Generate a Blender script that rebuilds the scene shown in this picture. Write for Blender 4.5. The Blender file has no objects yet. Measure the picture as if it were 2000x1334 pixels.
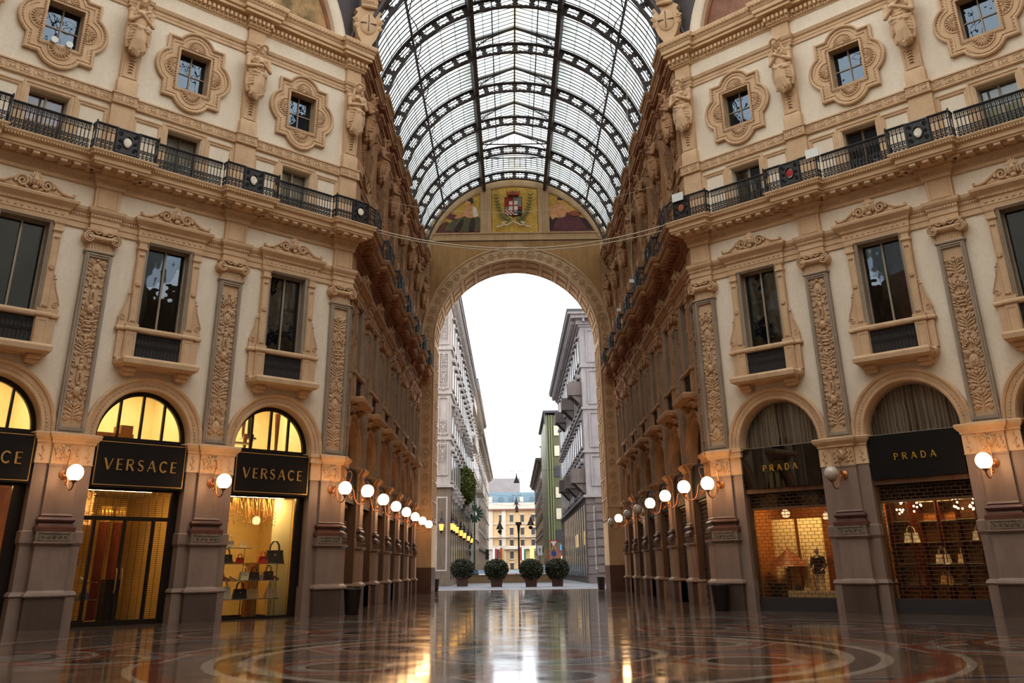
import bpy, bmesh, math, random
from mathutils import Vector, Matrix, geometry, noise
PI = math.pi
rnd = random.Random(7)
sc = bpy.context.scene
COL = sc.collection
# ------------------------------------------------------------------ mesh builder
class MB:
    def __init__(s): s.v = []; s.f = []
    def add(s, vs, fs):
        o = len(s.v); s.v.extend([tuple(p) for p in vs]); s.f.extend([tuple(i + o for i in f) for f in fs]); return s
    def box(s, x0, x1, y0, y1, z0, z1):
        return s.add([(x0,y0,z0),(x1,y0,z0),(x1,y1,z0),(x0,y1,z0),(x0,y0,z1),(x1,y0,z1),(x1,y1,z1),(x0,y1,z1)],
                     [(0,3,2,1),(4,5,6,7),(0,1,5,4),(1,2,6,5),(2,3,7,6),(3,0,4,7)])
    def merge(s, o, M=None):
        vs = o.v if M is None else [tuple(M @ Vector(p)) for p in o.v]
        return s.add(vs, o.f)
    def xz(s, outer, holes=(), y0=0.0, y1=0.1, back=True):
        """polygon in the XZ plane with holes, extruded from y0 (front) to y1"""
        loops = [list(outer)] + [list(h) for h in holes]
        flat = [p for l in loops for p in l]
        tris = geometry.tessellate_polygon([[Vector((p[0], p[1], 0)) for p in l] for l in loops])
        n = len(flat)
        vs = [(p[0], y0, p[1]) for p in flat] + [(p[0], y1, p[1]) for p in flat]
        fs = []
        for t in tris:
            a, b, c = [flat[i] for i in t]
            ar = (b[0]-a[0])*(c[1]-a[1]) - (c[0]-a[0])*(b[1]-a[1])
            t = tuple(t) if ar > 0 else (t[0], t[2], t[1])
            fs.append(t)
            if back: fs.append((t[0]+n, t[2]+n, t[1]+n))
        o = 0
        for k, l in enumerate(loops):
            m = len(l)
            ar = sum(l[i][0]*l[(i+1) % m][1] - l[(i+1) % m][0]*l[i][1] for i in range(m))
            ccw = ar > 0
            if k: ccw = not ccw
            for i in range(m):
                a, b = o+i, o+(i+1) % m
                fs.append((a, a+n, b+n, b) if ccw else (b, b+n, a+n, a))
            o += m
        return s.add(vs, fs)
    def lathe(s, prof, c=(0,0,0), seg=12, M=None):
        vs = []; fs = []
        for r, z in prof:
            for i in range(seg):
                a = 2*PI*i/seg; vs.append((r*math.cos(a), r*math.sin(a), z))
        for j in range(len(prof)-1):
            for i in range(seg):
                k = (i+1) % seg
                fs.append((j*seg+i, j*seg+k, (j+1)*seg+k, (j+1)*seg+i))
        fs.append(tuple(reversed(range(seg)))); fs.append(tuple(range((len(prof)-1)*seg, len(prof)*seg)))
        M = (Matrix.Translation(c) @ (M or Matrix()))
        return s.add([M @ Vector(p) for p in vs], fs)
    def ell(s, c, r, seg=10, rings=6, M=None):
        if not hasattr(r, '__len__'): r = (r, r, r)
        vs = [(0,0,-1)]; fs = []
        for j in range(1, rings):
            t = -PI/2 + PI*j/rings
            for i in range(seg):
                a = 2*PI*i/seg; vs.append((math.cos(t)*math.cos(a), math.cos(t)*math.sin(a), math.sin(t)))
        vs.append((0,0,1))
        for i in range(seg):
            k = (i+1) % seg
            fs.append((0, 1+k, 1+i)); 
            for j in range(rings-2):
                a = 1+j*seg; b = a+seg
                fs.append((a+i, a+k, b+k, b+i))
            fs.append((len(vs)-1, 1+(rings-2)*seg+i, 1+(rings-2)*seg+k))
        MM = Matrix.Translation(c) @ (M or Matrix()) @ Matrix.Diagonal((r[0], r[1], r[2], 1))
        return s.add([MM @ Vector(p) for p in vs], fs)
    def tube(s, pts, r, seg=6, closed=False):
        pts = [Vector(p) for p in pts]; n = len(pts)
        rr = r if hasattr(r, '__len__') else [r]*n
        up = None; rings = []
        for i, p in enumerate(pts):
            if closed: t = pts[(i+1) % n] - pts[i-1]
            else: t = pts[min(i+1, n-1)] - pts[max(i-1, 0)]
            if t.length < 1e-9: t = Vector((0,0,1))
            t.normalize()
            if up is None: up = Vector((0,0,1)) if abs(t.z) < .9 else Vector((1,0,0))
            a = t.cross(up)
            if a.length < 1e-6: a = t.cross(Vector((0,1,0)))
            a.normalize(); b = a.cross(t); up = b
            rings.append([p + rr[i]*(math.cos(2*PI*k/seg)*a + math.sin(2*PI*k/seg)*b) for k in range(seg)])
        vs = [q for g in rings for q in g]; fs = []
        for i in range(n if closed else n-1):
            j = (i+1) % n
            for k in range(seg):
                l = (k+1) % seg
                fs.append((i*seg+k, j*seg+k, j*seg+l, i*seg+l))
        if not closed: fs += [tuple(range(seg)), tuple(reversed(range((n-1)*seg, n*seg)))]
        return s.add(vs, fs)
    def bar(s, a, b, w, h=None):
        """rectangular bar between two points; w across (horizontal), h the other way"""
        h = h or w; a = Vector(a); b = Vector(b); t = (b-a).normalized()
        u = t.cross(Vector((0,0,1)))
        if u.length < 1e-4: u = Vector((1,0,0))
        u.normalize(); v = u.cross(t)
        vs = [p + i*u*w/2 + j*v*h/2 for p in (a, b) for i, j in ((-1,-1),(1,-1),(1,1),(-1,1))]
        return s.add(vs, [(0,1,2,3),(7,6,5,4),(0,4,5,1),(1,5,6,2),(2,6,7,3),(3,7,4,0)])
    def stack(s, hw, yf, yb, prof):
        """rectangular plan block: prof = [(offset, z)...]; front at yf-offset, back plane fixed at yb"""
        vs = []; n = len(prof)
        for o, z in prof: vs += [(-hw-o, yf-o, z), (hw+o, yf-o, z), (hw+o, yb, z), (-hw-o, yb, z)]
        fs = [(0,3,2,1), (4*n-4, 4*n-3, 4*n-2, 4*n-1)]
        for i in range(n-1):
            a = 4*i; b = a+4
            for k in range(4):
                l = (k+1) % 4; fs.append((a+k, a+l, b+l, b+k))
        return s.add(vs, fs)
    def arc(s, cx, cz, prof, a0, a1, n):
        """moulding swept round an arc in XZ; prof = closed [(r, y)]"""
        m = len(prof); vs = []; fs = []
        for i in range(n+1):
            a = a0 + (a1-a0)*i/n
            for r, y in prof: vs.append((cx + r*math.cos(a), y, cz + r*math.sin(a)))
        for i in range(n):
            for k in range(m):
                l = (k+1) % m
                fs.append((i*m+k, i*m+l, (i+1)*m+l, (i+1)*m+k))
        fs.append(tuple(reversed(range(m)))); fs.append(tuple(range(n*m, (n+1)*m)))
        return s.add(vs, fs)
    def rib(s, pts, prof, closed=False):
        """moulding swept along a polyline in XZ (mitred); prof = closed [(d, y)], d = distance to the left of travel"""
        n = len(pts); m = len(prof); vs = []; fs = []
        for i in range(n):
            p = Vector(pts[i])
            a = Vector(pts[i-1]) if (i or closed) else None
            b = Vector(pts[(i+1) % n]) if (i < n-1 or closed) else None
            d1 = (p-a).normalized() if a is not None else None
            d2 = (b-p).normalized() if b is not None else None
            if d1 is None: d1 = d2
            if d2 is None: d2 = d1
            n1 = Vector((-d1.y, d1.x)); n2 = Vector((-d2.y, d2.x)); mm = n1+n2
            if mm.length < 1e-6: mm = n1
            else: mm = mm.normalized() / max(.35, mm.normalized().dot(n1))
            for d, y in prof: vs.append((p.x + mm.x*d, y, p.y + mm.y*d))
        for i in range(n if closed else n-1):
            j = (i+1) % n
            for k in range(m):
                l = (k+1) % m; fs.append((i*m+k, i*m+l, j*m+l, j*m+k))
        if not closed: fs.append(tuple(reversed(range(m)))); fs.append(tuple(range((n-1)*m, n*m)))
        return s.add(vs, fs)
    def mesh(s, name, smooth=True, angle=40, fix=True):
        me = bpy.data.meshes.new(name); me.from_pydata(s.v, [], s.f)
        if fix:
            bm = bmesh.new(); bm.from_mesh(me); bmesh.ops.recalc_face_normals(bm, faces=bm.faces); bm.to_mesh(me); bm.free()
        me.validate(clean_customdata=False)
        if smooth:
            me.shade_smooth(); me.set_sharp_from_angle(angle=math.radians(angle))
        me.materials.append(None)
        return me
def sweep(path, prof, seg_range=None):
    """plan path [(x,y)] with profile closed [(out, z)]; out is to the RIGHT of travel; mitred joints"""
    mb = MB(); n = len(path); m = len(prof)
    lo, hi = seg_range or (0, n-1)
    for i in range(lo, hi+1):
        p = Vector(path[i]); d1 = (p-Vector(path[i-1])).normalized() if i else None
        d2 = (Vector(path[i+1])-p).normalized() if i < n-1 else None
        d1 = d1 or d2; d2 = d2 or d1
        n1 = Vector((d1.y, -d1.x)); n2 = Vector((d2.y, -d2.x)); mm = (n1+n2).normalized(); mm = mm / mm.dot(n1)
        mb.v += [(p.x+mm.x*o, p.y+mm.y*o, z) for o, z in prof]
    k = hi-lo
    for i in range(k):
        for a in range(m):
            b = (a+1) % m; mb.f.append((i*m+a, i*m+b, (i+1)*m+b, (i+1)*m+a))
    mb.f.append(tuple(reversed(range(m)))); mb.f.append(tuple(range(k*m, (k+1)*m)))
    return mb
def remesh(mb, vox, smooth=2, name='tmp'):
    me = bpy.data.meshes.new(name); me.from_pydata(mb.v, [], mb.f)
    o = bpy.data.objects.new(name, me); COL.objects.link(o)
    r = o.modifiers.new('r', 'REMESH'); r.mode = 'VOXEL'; r.voxel_size = vox
    if smooth:
        t = o.modifiers.new('s', 'SMOOTH'); t.iterations = smooth; t.factor = .5
    dg = bpy.context.evaluated_depsgraph_get(); dg.update()
    out = bpy.data.meshes.new_from_object(o.evaluated_get(dg)); out.name = name
    bpy.data.objects.remove(o); bpy.data.meshes.remove(me)
    out.shade_smooth(); out.materials.clear(); out.materials.append(None)
    return out
def arcpts(cx, cz, r, a0, a1, n, rz=None):
    rz = rz or r
    return [(cx+r*math.cos(a0+(a1-a0)*i/n), cz+rz*math.sin(a0+(a1-a0)*i/n)) for i in range(n+1)]
# ------------------------------------------------------------------ objects
def setmat(o, mat):
    if mat is None or not o.material_slots: return
    o.material_slots[0].link = 'OBJECT'; o.material_slots[0].material = mat
def part(name, me, mat, parent, loc=None, rz=None, label=None, M=None):
    o = bpy.data.objects.new(name, me); COL.objects.link(o); o.parent = parent; setmat(o, mat)
    if loc: o.location = loc
    if rz is not None: o.rotation_euler = (0,0,rz)
    if M is not None: o.matrix_local = M
    if label: o['label'] = label
    return o
def tag(o, label, cat, group=None, kind=None):
    if label: o['label'] = label
    if cat: o['category'] = cat
    if group: o['group'] = group
    if kind: o['kind'] = kind
    return o
def thing(name, label, cat, loc=(0,0,0), rz=0.0, group=None):
    o = bpy.data.objects.new(name, None); COL.objects.link(o); o.empty_display_size = .2
    o.location = loc; o.rotation_euler = (0,0,rz)
    return tag(o, label, cat, group)
def solo(name, me, mat, label, cat, loc=(0,0,0), rz=0.0, group=None):
    o = bpy.data.objects.new(name, me); COL.objects.link(o); setmat(o, mat); o.location = loc; o.rotation_euler = (0,0,rz)
    return tag(o, label, cat, group)
def struct(name, me, mat, loc=(0,0,0), rz=0.0, label=None):
    o = bpy.data.objects.new(name, me); COL.objects.link(o); setmat(o, mat); o.location = loc; o.rotation_euler = (0,0,rz)
    o['kind'] = 'structure'
    if label: o['label'] = label
    return o
ORD = ['first','second','third','fourth','fifth','sixth','seventh','eighth','ninth','tenth','eleventh','twelfth']
# ------------------------------------------------------------------ plan of the place
q = math.sqrt(.5)
BD, BA = 4.82, 4.66            # bay pitch on the octagon faces and in the arm
XC = .55
NA = 6                         # bays in the arm
YE = 66.5                      # end wall
class Fac:                     # a facade: local X to the right as seen, local Y into the wall
    def __init__(s, key, o, ang, pitch, sgn, n, side, kind):
        s.key, s.o, s.ang, s.pitch, s.sgn, s.n, s.side, s.kind = key, Vector(o), ang, pitch, sgn, n, side, kind
        s.X = Vector((math.cos(ang), math.sin(ang))); s.Y = Vector((-s.X.y, s.X.x))
    def pt(s, d, off=0.0):      # d = distance from the corner pilaster's centre, off = towards the viewer
        p = s.o + s.X*(d*s.sgn) - s.Y*off; return (p.x, p.y)
    def loc(s, d, z=0.0, off=0.0):
        p = s.pt(d, off); return (p[0], p[1], z)
FDL = Fac('dl', (-6.64,36.0), PI/4, BD, -1, 3, 'left', 'octagon')
FDR = Fac('dr', (7.74,36.0), -PI/4, BD, 1, 3, 'right', 'octagon')
FAL = Fac('al', (-6.30,36.82), PI/2, BA, 1, NA, 'left', 'arm')
FAR = Fac('ar', (7.40,36.82), -PI/2, BA, -1, NA, 'right', 'arm')
FACS = [FDL, FDR, FAL, FAR]
WY = .18                       # wall plane behind the pilaster front
# ------------------------------------------------------------------ camera
cam = bpy.data.cameras.new('camera'); co = bpy.data.objects.new('camera', cam); COL.objects.link(co); sc.camera = co
F, CX, CY, PITCH, ROLL, HC = 1818.0, 990.3, 347.83, .398, -.0131, 1.42
cam.sensor_width = 36.0; cam.lens = F/2000*36.0; cam.sensor_fit = 'HORIZONTAL'
cam.shift_x = (1000-CX)/2000; cam.shift_y = (CY-667)/2000
cam.clip_start = .1; cam.clip_end = 3000
co.location = (0, 0, HC)
co.rotation_mode = 'XYZ'
co.matrix_world = Matrix.Translation((0,0,HC)) @ Matrix.Rotation(PI/2+PITCH, 4, 'X') @ Matrix.Rotation(ROLL, 4, 'Z')
sc.view_settings.view_transform = 'Standard'; sc.view_settings.look = 'None'
sc.view_settings.gamma = 1.0; sc.view_settings.use_curve_mapping = False; sc.view_settings.exposure = 0.42
sc.cycles.use_denoising = True
sc.cycles.max_bounces = 7; sc.cycles.diffuse_bounces = 4; sc.cycles.glossy_bounces = 3; sc.cycles.transmission_bounces = 4
sc.cycles.transparent_max_bounces = 12; sc.cycles.sample_clamp_indirect = 4.0; sc.cycles.caustics_reflective = False; sc.cycles.caustics_refractive = False
# ------------------------------------------------------------------ materials
def lin(r, g, b): 
    f = lambda c: ((c/255+.055)/1.055)**2.4 if c/255 > .04045 else c/255/12.92
    return (f(r), f(g), f(b), 1)
class NT:
    def __init__(s, name):
        s.m = bpy.data.materials.new(name); s.m.use_nodes = True; s.t = s.m.node_tree; s.t.nodes.clear()
        s.out = s.n('ShaderNodeOutputMaterial')
    def n(s, typ, **kw):
        x = s.t.nodes.new(typ)
        for k, v in kw.items(): setattr(x, k, v)
        return x
    def L(s, a, b): s.t.links.new(a, b)
    def put(s, sock, v):
        if hasattr(v, 'is_output'): s.L(v, sock)
        else: sock.default_value = v
    def math(s, op, *a, clamp=False):
        x = s.n('ShaderNodeMath', operation=op, use_clamp=clamp)
        for i, v in enumerate(a): s.put(x.inputs[i], v)
        return x.outputs[0]
    def mix(s, fac, a, b, mode='MIX'):
        x = s.n('ShaderNodeMix', data_type='RGBA', blend_type=mode); s.put(x.inputs[0], fac); s.put(x.inputs[6], a); s.put(x.inputs[7], b); return x.outputs[2]
    def pos(s): return s.n('ShaderNodeNewGeometry').outputs['Position']
    def objc(s): return s.n('ShaderNodeTexCoord').outputs['Object']
    def noise(s, vec, scale, detail=4, rough=.6, which=0):
        x = s.n('ShaderNodeTexNoise'); s.L(vec, x.inputs['Vector']); x.inputs['Scale'].default_value = scale; x.inputs['Detail'].default_value = detail; x.inputs['Roughness'].default_value = rough
        return x.outputs[which]
    def scalev(s, vec, sx, sy, sz):
        x = s.n('ShaderNodeMapping'); s.L(vec, x.inputs[0]); x.inputs['Scale'].default_value = (sx, sy, sz); return x.outputs[0]
    def ramp(s, fac, stops):
        x = s.n('ShaderNodeValToRGB'); s.L(fac, x.inputs[0]); e = x.color_ramp.elements
        while len(e) < len(stops): e.new(.5)
        for el, (p, c) in zip(e, stops): el.position = p; el.color = c if len(c) == 4 else (*c, 1)
        return x.outputs[0]
    def mapr(s, v, a, b, c=0, d=1):
        x = s.n('ShaderNodeMapRange'); s.put(x.inputs[0], v)
        for i, k in enumerate((a, b, c, d)): x.inputs[i+1].default_value = k
        return x.outputs[0]
    def bump(s, h, strength=.3, dist=.02):
        x = s.n('ShaderNodeBump'); s.L(h, x.inputs['Height']); x.inputs['Strength'].default_value = strength; x.inputs['Distance'].default_value = dist; return x.outputs[0]
    def bsdf(s, col, rough=.6, metal=0, normal=None, spec=.5, coat=0, emit=None, estr=0):
        x = s.n('ShaderNodeBsdfPrincipled'); s.put(x.inputs['Base Color'], col); s.put(x.inputs['Roughness'], rough); s.put(x.inputs['Metallic'], metal)
        x.inputs['Specular IOR Level'].default_value = spec; x.inputs['Coat Weight'].default_value = coat
        if normal is not None: s.L(normal, x.inputs['Normal'])
        if emit is not None: s.put(x.inputs['Emission Color'], emit); s.put(x.inputs['Emission Strength'], estr)
        s.L(x.outputs[0], s.out.inputs[0]); return x
def stone(name, a, b, scale=1.2, rough=.75, bump=.25, streak=.35, fine=18, spec=.3, veins=None):
    t = NT(name); p = t.pos()
    n1 = t.noise(p, scale, 5, .65); n2 = t.noise(t.scalev(p, 1, 1, .18), 2.6, 4, .7); n3 = t.noise(p, fine, 3, .6)
    f = t.mapr(t.math('ADD', t.math('MULTIPLY', n1, 1-streak), t.math('MULTIPLY', n2, streak)), .32, .68)
    c = t.mix(f, a, b); c = t.mix(t.mapr(n3, .3, .75, 0, .22), c, (b[0]*.6, b[1]*.6, b[2]*.6, 1))
    if veins:
        w = t.n('ShaderNodeTexWave'); t.L(p, w.inputs[0]); w.inputs['Scale'].default_value = 1.1; w.inputs['Distortion'].default_value = 9; w.inputs['Detail'].default_value = 4
        c = t.mix(t.mapr(w.outputs[1], .86, 1, 0, .55), c, veins)
    t.bsdf(c, rough, 0, t.bump(t.math('ADD', n3, n1), bump, .01), spec); return t.m
def plain(name, c, rough=.5, metal=0, spec=.5, var=.0, coat=0):
    t = NT(name); 
    col = c
    if var: col = t.mix(t.mapr(t.noise(t.pos(), 3, 4), .3, .7), tuple(x*(1-var) for x in c[:3])+(1,), tuple(min(1, x*(1+var)) for x in c[:3])+(1,))
    t.bsdf(col, rough, metal, None, spec, coat); return t.m
def glow(name, c, st):
    t = NT(name); e = t.n('ShaderNodeEmission'); e.inputs[0].default_value = c; e.inputs[1].default_value = st; t.L(e.outputs[0], t.out.inputs[0]); return t.m
def glass(name, tint, refl=1.0, wave=0.0, rough=.02, opaque=0.0, ocol=(0,0,0,1), gcol=(.8,.9,1,1)):
    """thin window glass: transmits straight through, mirrors by Fresnel, optional dirt film"""
    t = NT(name); tr = t.n('ShaderNodeBsdfTransparent'); tr.inputs[0].default_value = tint
    gl = t.n('ShaderNodeBsdfGlossy'); gl.inputs['Roughness'].default_value = rough; gl.inputs[0].default_value = gcol
    fr = t.n('ShaderNodeFresnel'); fr.inputs[0].default_value = 1.5
    if wave:
        nz = t.noise(t.pos(), 1.3, 2, .5); b = t.bump(nz, wave, .12); t.L(b, gl.inputs['Normal'])
    a = tr.outputs[0]
    if opaque:
        d = t.n('ShaderNodeBsdfDiffuse'); d.inputs[0].default_value = ocol
        mx = t.n('ShaderNodeMixShader'); mx.inputs[0].default_value = opaque; t.L(a, mx.inputs[1]); t.L(d.outputs[0], mx.inputs[2]); a = mx.outputs[0]
    mx = t.n('ShaderNodeMixShader'); t.L(t.math('MULTIPLY', fr.outputs[0], refl, clamp=True), mx.inputs[0]); t.L(a, mx.inputs[1]); t.L(gl.outputs[0], mx.inputs[2])
    t.L(mx.outputs[0], t.out.inputs[0]); return t.m
M = {}
M['cream'] = stone('cream_plaster', lin(234,219,196), lin(218,200,174), .5, .85, .12, .4, 9)
M['tan'] = stone('ochre_stone', lin(216,182,144), lin(192,156,118), 1.6, .8, .3, .3, 22)
M['tan2'] = stone('carved_ochre_stone', lin(212,178,140), lin(180,144,108), 3, .85, .4, .3, 26)
M['grey'] = stone('grey_marble_frame', lin(168,152,132), lin(140,122,104), 1.5, .5, .2, .5, 14)
M['pink'] = stone('rosy_granite', lin(150,127,112), lin(124,103,90), 1.1, .45, .12, .5, 60)
M['plinth'] = stone('polished_dark_granite', lin(98,81,71), lin(76,62,54), 1.1, .3, .1, .5, 70)  # both granites darkened to carry the light's fall-off towards the floor
M['redst'] = stone('dark_red_marble', lin(108,70,56), lin(76,48,40), 2, .35, .15, .3, 30)
M['frz'] = stone('grey_carved_stone', lin(140,124,106), lin(104,90,76), 4, .8, .4, .2, 30)
# browner stones for the arm: its grime plus part of its shade, in the colour
M['a_cream'] = stone('aged_brown_plaster', lin(192,156,120), lin(152,120,90), .6, .9, .3, .5, 9)
M['a_tan'] = stone('aged_ochre_stone', lin(188,144,104), lin(142,104,72), 1.4, .85, .4, .5, 22)
M['a_tan2'] = stone('aged_carved_stone', lin(176,136,98), lin(128,94,66), 2.4, .9, .5, .4, 26)
M['a_grey'] = stone('aged_grey_marble', lin(162,140,116), lin(124,102,80), 1.5, .7, .3, .5, 14)
M['a_pink'] = stone('aged_rosy_granite', lin(172,138,112), lin(136,104,82), 1.1, .5, .15, .5, 50)
M['a_plinth'] = stone('aged_dark_granite', lin(104,72,56), lin(76,50,40), 1.1, .35, .1, .5, 60)
M['a_redst'] = stone('aged_red_marble', lin(98,64,48), lin(66,42,32), 2, .45, .15, .3, 30)
M['a_frz'] = stone('aged_frieze_stone', lin(118,94,72), lin(84,64,48), 4, .85, .4, .2, 30)
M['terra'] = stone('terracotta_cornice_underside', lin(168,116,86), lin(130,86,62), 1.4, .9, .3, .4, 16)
M['tanc'] = stone('ochre_cornice', lin(222,188,146), lin(200,164,124), 1.2, .8, .25, .3, 18)
M['iron'] = plain('black_cast_iron', lin(38,34,33), .45, .3, .5, .2)
M['roofiron'] = plain('dark_roof_iron', lin(74,66,64), .6, .2, .4, .15)
M['bronze'] = plain('dark_bronze_frame', lin(34,24,18), .4, .5)
M['copper'] = plain('copper_lamp_arm', lin(176,112,66), .4, .7)
M['brass'] = plain('gold_letter', lin(190,150,86), .35, .6)
M['goldp'] = plain('bright_gold_letter', lin(214,170,60), .3, .6)
M['black'] = plain('black_sign_board', lin(20,16,14), .6, 0, .15)
M['blackgloss'] = plain('black_polished_sign', lin(12,10,10), .02, 0, 1.0)
M['blackcloth'] = plain('dark_perforated_grille', lin(46,40,38), .8, .1)
M['grille'] = None
M['bin'] = plain('dark_metal_bin', lin(44,36,34), .5, .3)
M['white'] = plain('white_card', lin(220,220,214), .6)
M['cable'] = plain('pale_steel_cable', lin(196,182,160), .5, .3)
M['wood'] = stone('worn_brown_wood', lin(112,78,50), lin(78,52,34), 3, .5, .2, .8, 30)
M['winglass'] = glass('window_glass', (.55,.58,.6,1), 1.6, .08, .01)
M['mirrorglass'] = glass('sky_reflecting_window_glass', (.05,.06,.08,1), 2.6, .12, .01, gcol=(.62,.76,.9,1))
M['shopglass'] = glass('shop_window_glass', (.96,.96,.94,1), .8, 0, .01)
M['curtain'] = None
M['globe'] = glow('lit_opal_glass_globe', (1.0,.56,.25,1), 17.0)
def _g():
    t = NT('unlit_opal_glass_globe'); t.bsdf(lin(196,182,164), .12, 0, None, .5, .5); return t.m
M['globeoff'] = _g()
def _curtain():
    t = NT('grey_brown_curtain'); p = t.objc(); w = t.n('ShaderNodeTexWave'); t.L(p, w.inputs[0]); w.bands_direction = 'X'; w.inputs['Scale'].default_value = 2.4; w.inputs['Distortion'].default_value = 2.5; w.inputs['Detail'].default_value = 2
    w.inputs['Detail Scale'].default_value = .6
    c = t.mix(w.outputs[1], lin(150,132,114), lin(206,186,164)); t.bsdf(c, .95, 0, t.bump(w.outputs[1], .8, .08)); return t.m
M['curtain'] = _curtain()
M['palecurtain'] = plain('pale_green_blind', lin(176,172,150), .9, 0, .2, .1)
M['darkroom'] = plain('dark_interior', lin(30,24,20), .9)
M['redcurtain'] = plain('orange_curtain', lin(176,84,46), .9, 0, .2, .3)
M['bluecurtain'] = plain('dark_blue_grey_curtain', lin(70,74,84), .9, 0, .2, .3)
# shop interiors
M['shopwall'] = plain('warm_cream_shop_wall', lin(244,228,180), .7, 0, .3, .05)
M['shopgold'] = plain('gold_shop_wall', lin(214,176,104), .45, .1, .4, .08)
M['shopwood'] = plain('amber_shop_wood', lin(166,104,48), .45, 0, .4, .25)
M['shopfloor'] = plain('polished_shop_floor', lin(150,112,66), .2, 0, .5, .1)
M['redcol'] = stone('dark_red_marble_column', lin(96,36,22), lin(62,22,14), 4, .3, .1, .6, 20)
M['shopglow'] = glow('warm_shop_ceiling_light', (1.0,.76,.36,1), 110.0)
M['shopglow2'] = glow('amber_shop_ceiling_light', (1.0,.64,.25,1), 60.0)
M['shopglow3'] = glow('pale_yellow_upper_room_light', (1.0,.84,.56,1), 4.6)
M['bulb'] = glow('small_warm_lamp', (1.0,.72,.36,1), 9.0)
M['steel'] = plain('pale_metal_shelf', lin(206,196,170), .25, .8)
M['clearshelf'] = glass('clear_shelf_glass', (.92,.94,.9,1), 1.0)
for k, c in dict(bagwhite=(236,226,204), bagblack=(34,26,22), bagred=(170,30,26), bagbrown=(122,66,34), bagtan=(196,156,110), bagbeige=(222,196,156), boxgreen=(44,120,72), shoeblue=(60,86,150)).items():
    M[k] = plain(k.replace('bag','leather_').replace('box','').replace('shoe','leather_'), lin(*c), .4, 0, .5, .08)
# mosaics
def goldmos():
    t = NT('gold_mosaic'); p = t.pos(); v = t.n('ShaderNodeTexVoronoi'); t.L(p, v.inputs[0]); v.inputs['Scale'].default_value = 16
    n = t.noise(p, 1.5, 4); c = t.mix(t.mapr(n, .3, .7), lin(232,186,84), lin(196,148,58)); sp = t.n('ShaderNodeSeparateColor'); t.L(v.outputs['Color'], sp.inputs[0]); c = t.mix(t.mapr(sp.outputs[0], 0, 1, 0, .45), c, lin(120,84,26))
    t.bsdf(c, .42, .35, t.bump(v.outputs[0], .3, .02)); return t.m
M['goldmos'] = goldmos()
M['golddull'] = stone('dull_gold_spandrel', lin(196,150,94), lin(152,114,70), .6, .7, .2, .6, 30)
M['endstone'] = stone('buff_end_wall_stone', lin(212,178,136), lin(176,142,104), .8, .8, .25, .5, 20)
for k, c in dict(mred=(158,36,34), mwhite=(226,214,196), mgreen=(64,92,62), molive=(96,88,58), mbrown=(98,62,44), mskin=(214,150,104), mdark=(58,42,34), mgrey=(138,136,124), mpurple=(104,58,62), mrust=(150,84,52), mblack=(30,28,32)).items():
    M[k] = plain('mosaic_'+k[1:], lin(*c), .6, 0, .3, .25)
# roof glass: dirty wired panes, lapped joints across the bars
def roofglass():
    t = NT('old_roof_glass'); p = t.pos()
    s = t.n('ShaderNodeSeparateXYZ'); t.L(p, s.inputs[0])
    x = t.math('SUBTRACT', s.outputs[0], XC); z = t.math('SUBTRACT', s.outputs[2], 21.9)
    ang = t.math('ARCTAN2', x, z); al = t.math('MULTIPLY', ang, 7.35/.86)
    fr = t.math('FRACT', al); lap = t.math('LESS_THAN', fr, .07)
    # pane index for per-pane tint
    cx_ = t.math('FLOOR', al); cy_ = t.math('FLOOR', t.math('DIVIDE', s.outputs[1], BA/12))
    cv = t.n('ShaderNodeCombineXYZ'); t.L(cx_, cv.inputs[0]); t.L(cy_, cv.inputs[1])
    wn = t.n('ShaderNodeTexWhiteNoise'); wn.noise_dimensions = '2D'; t.L(cv.outputs[0], wn.inputs[0])
    cs = t.mapr(wn.outputs[0], 0, 1, .62, 1.0)
    n = t.noise(p, .7, 4, .7)
    dirt = t.mapr(n, .45, .75, 0, .7)
    base = t.mix(dirt, (.52,.58,.60,1), (.40,.37,.26,1))
    base = t.mix(lap, base, (.11,.11,.10,1))
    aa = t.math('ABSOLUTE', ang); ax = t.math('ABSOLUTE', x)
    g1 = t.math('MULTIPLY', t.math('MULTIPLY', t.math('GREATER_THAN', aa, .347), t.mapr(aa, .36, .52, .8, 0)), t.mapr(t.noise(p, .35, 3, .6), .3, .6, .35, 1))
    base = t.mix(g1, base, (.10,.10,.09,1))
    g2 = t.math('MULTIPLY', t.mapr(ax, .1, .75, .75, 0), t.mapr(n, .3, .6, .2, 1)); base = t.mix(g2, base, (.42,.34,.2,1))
    v = t.n('ShaderNodeVectorMath', operation='SCALE'); t.L(base, v.inputs[0]); t.L(cs, v.inputs[3])
    tr = t.n('ShaderNodeBsdfTransparent'); t.L(v.outputs[0], tr.inputs[0])
    df = t.n('ShaderNodeBsdfTranslucent'); df.inputs[0].default_value = (.5,.5,.44,1)
    mx = t.n('ShaderNodeMixShader'); mx.inputs[0].default_value = .25; t.L(tr.outputs[0], mx.inputs[1]); t.L(df.outputs[0], mx.inputs[2])
    gl = t.n('ShaderNodeBsdfGlossy'); gl.inputs['Roughness'].default_value = .1
    m2 = t.n('ShaderNodeMixShader'); m2.inputs[0].default_value = .05; t.L(mx.outputs[0], m2.inputs[1]); t.L(gl.outputs[0], m2.inputs[2])
    t.L(m2.outputs[0], t.out.inputs[0]); return t.m
M['roofglass'] = roofglass()
M['dimglass'] = glass('darkened_roof_glass', (.30,.30,.28,1), .6)  # roofs of the unseen arms, tinted dark to hold back skylight
M['domeglass'] = glass('clear_dome_glass', (.93,.95,.95,1), .6)  # unseen dome, kept clearer than the vault to let more skylight in
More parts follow.
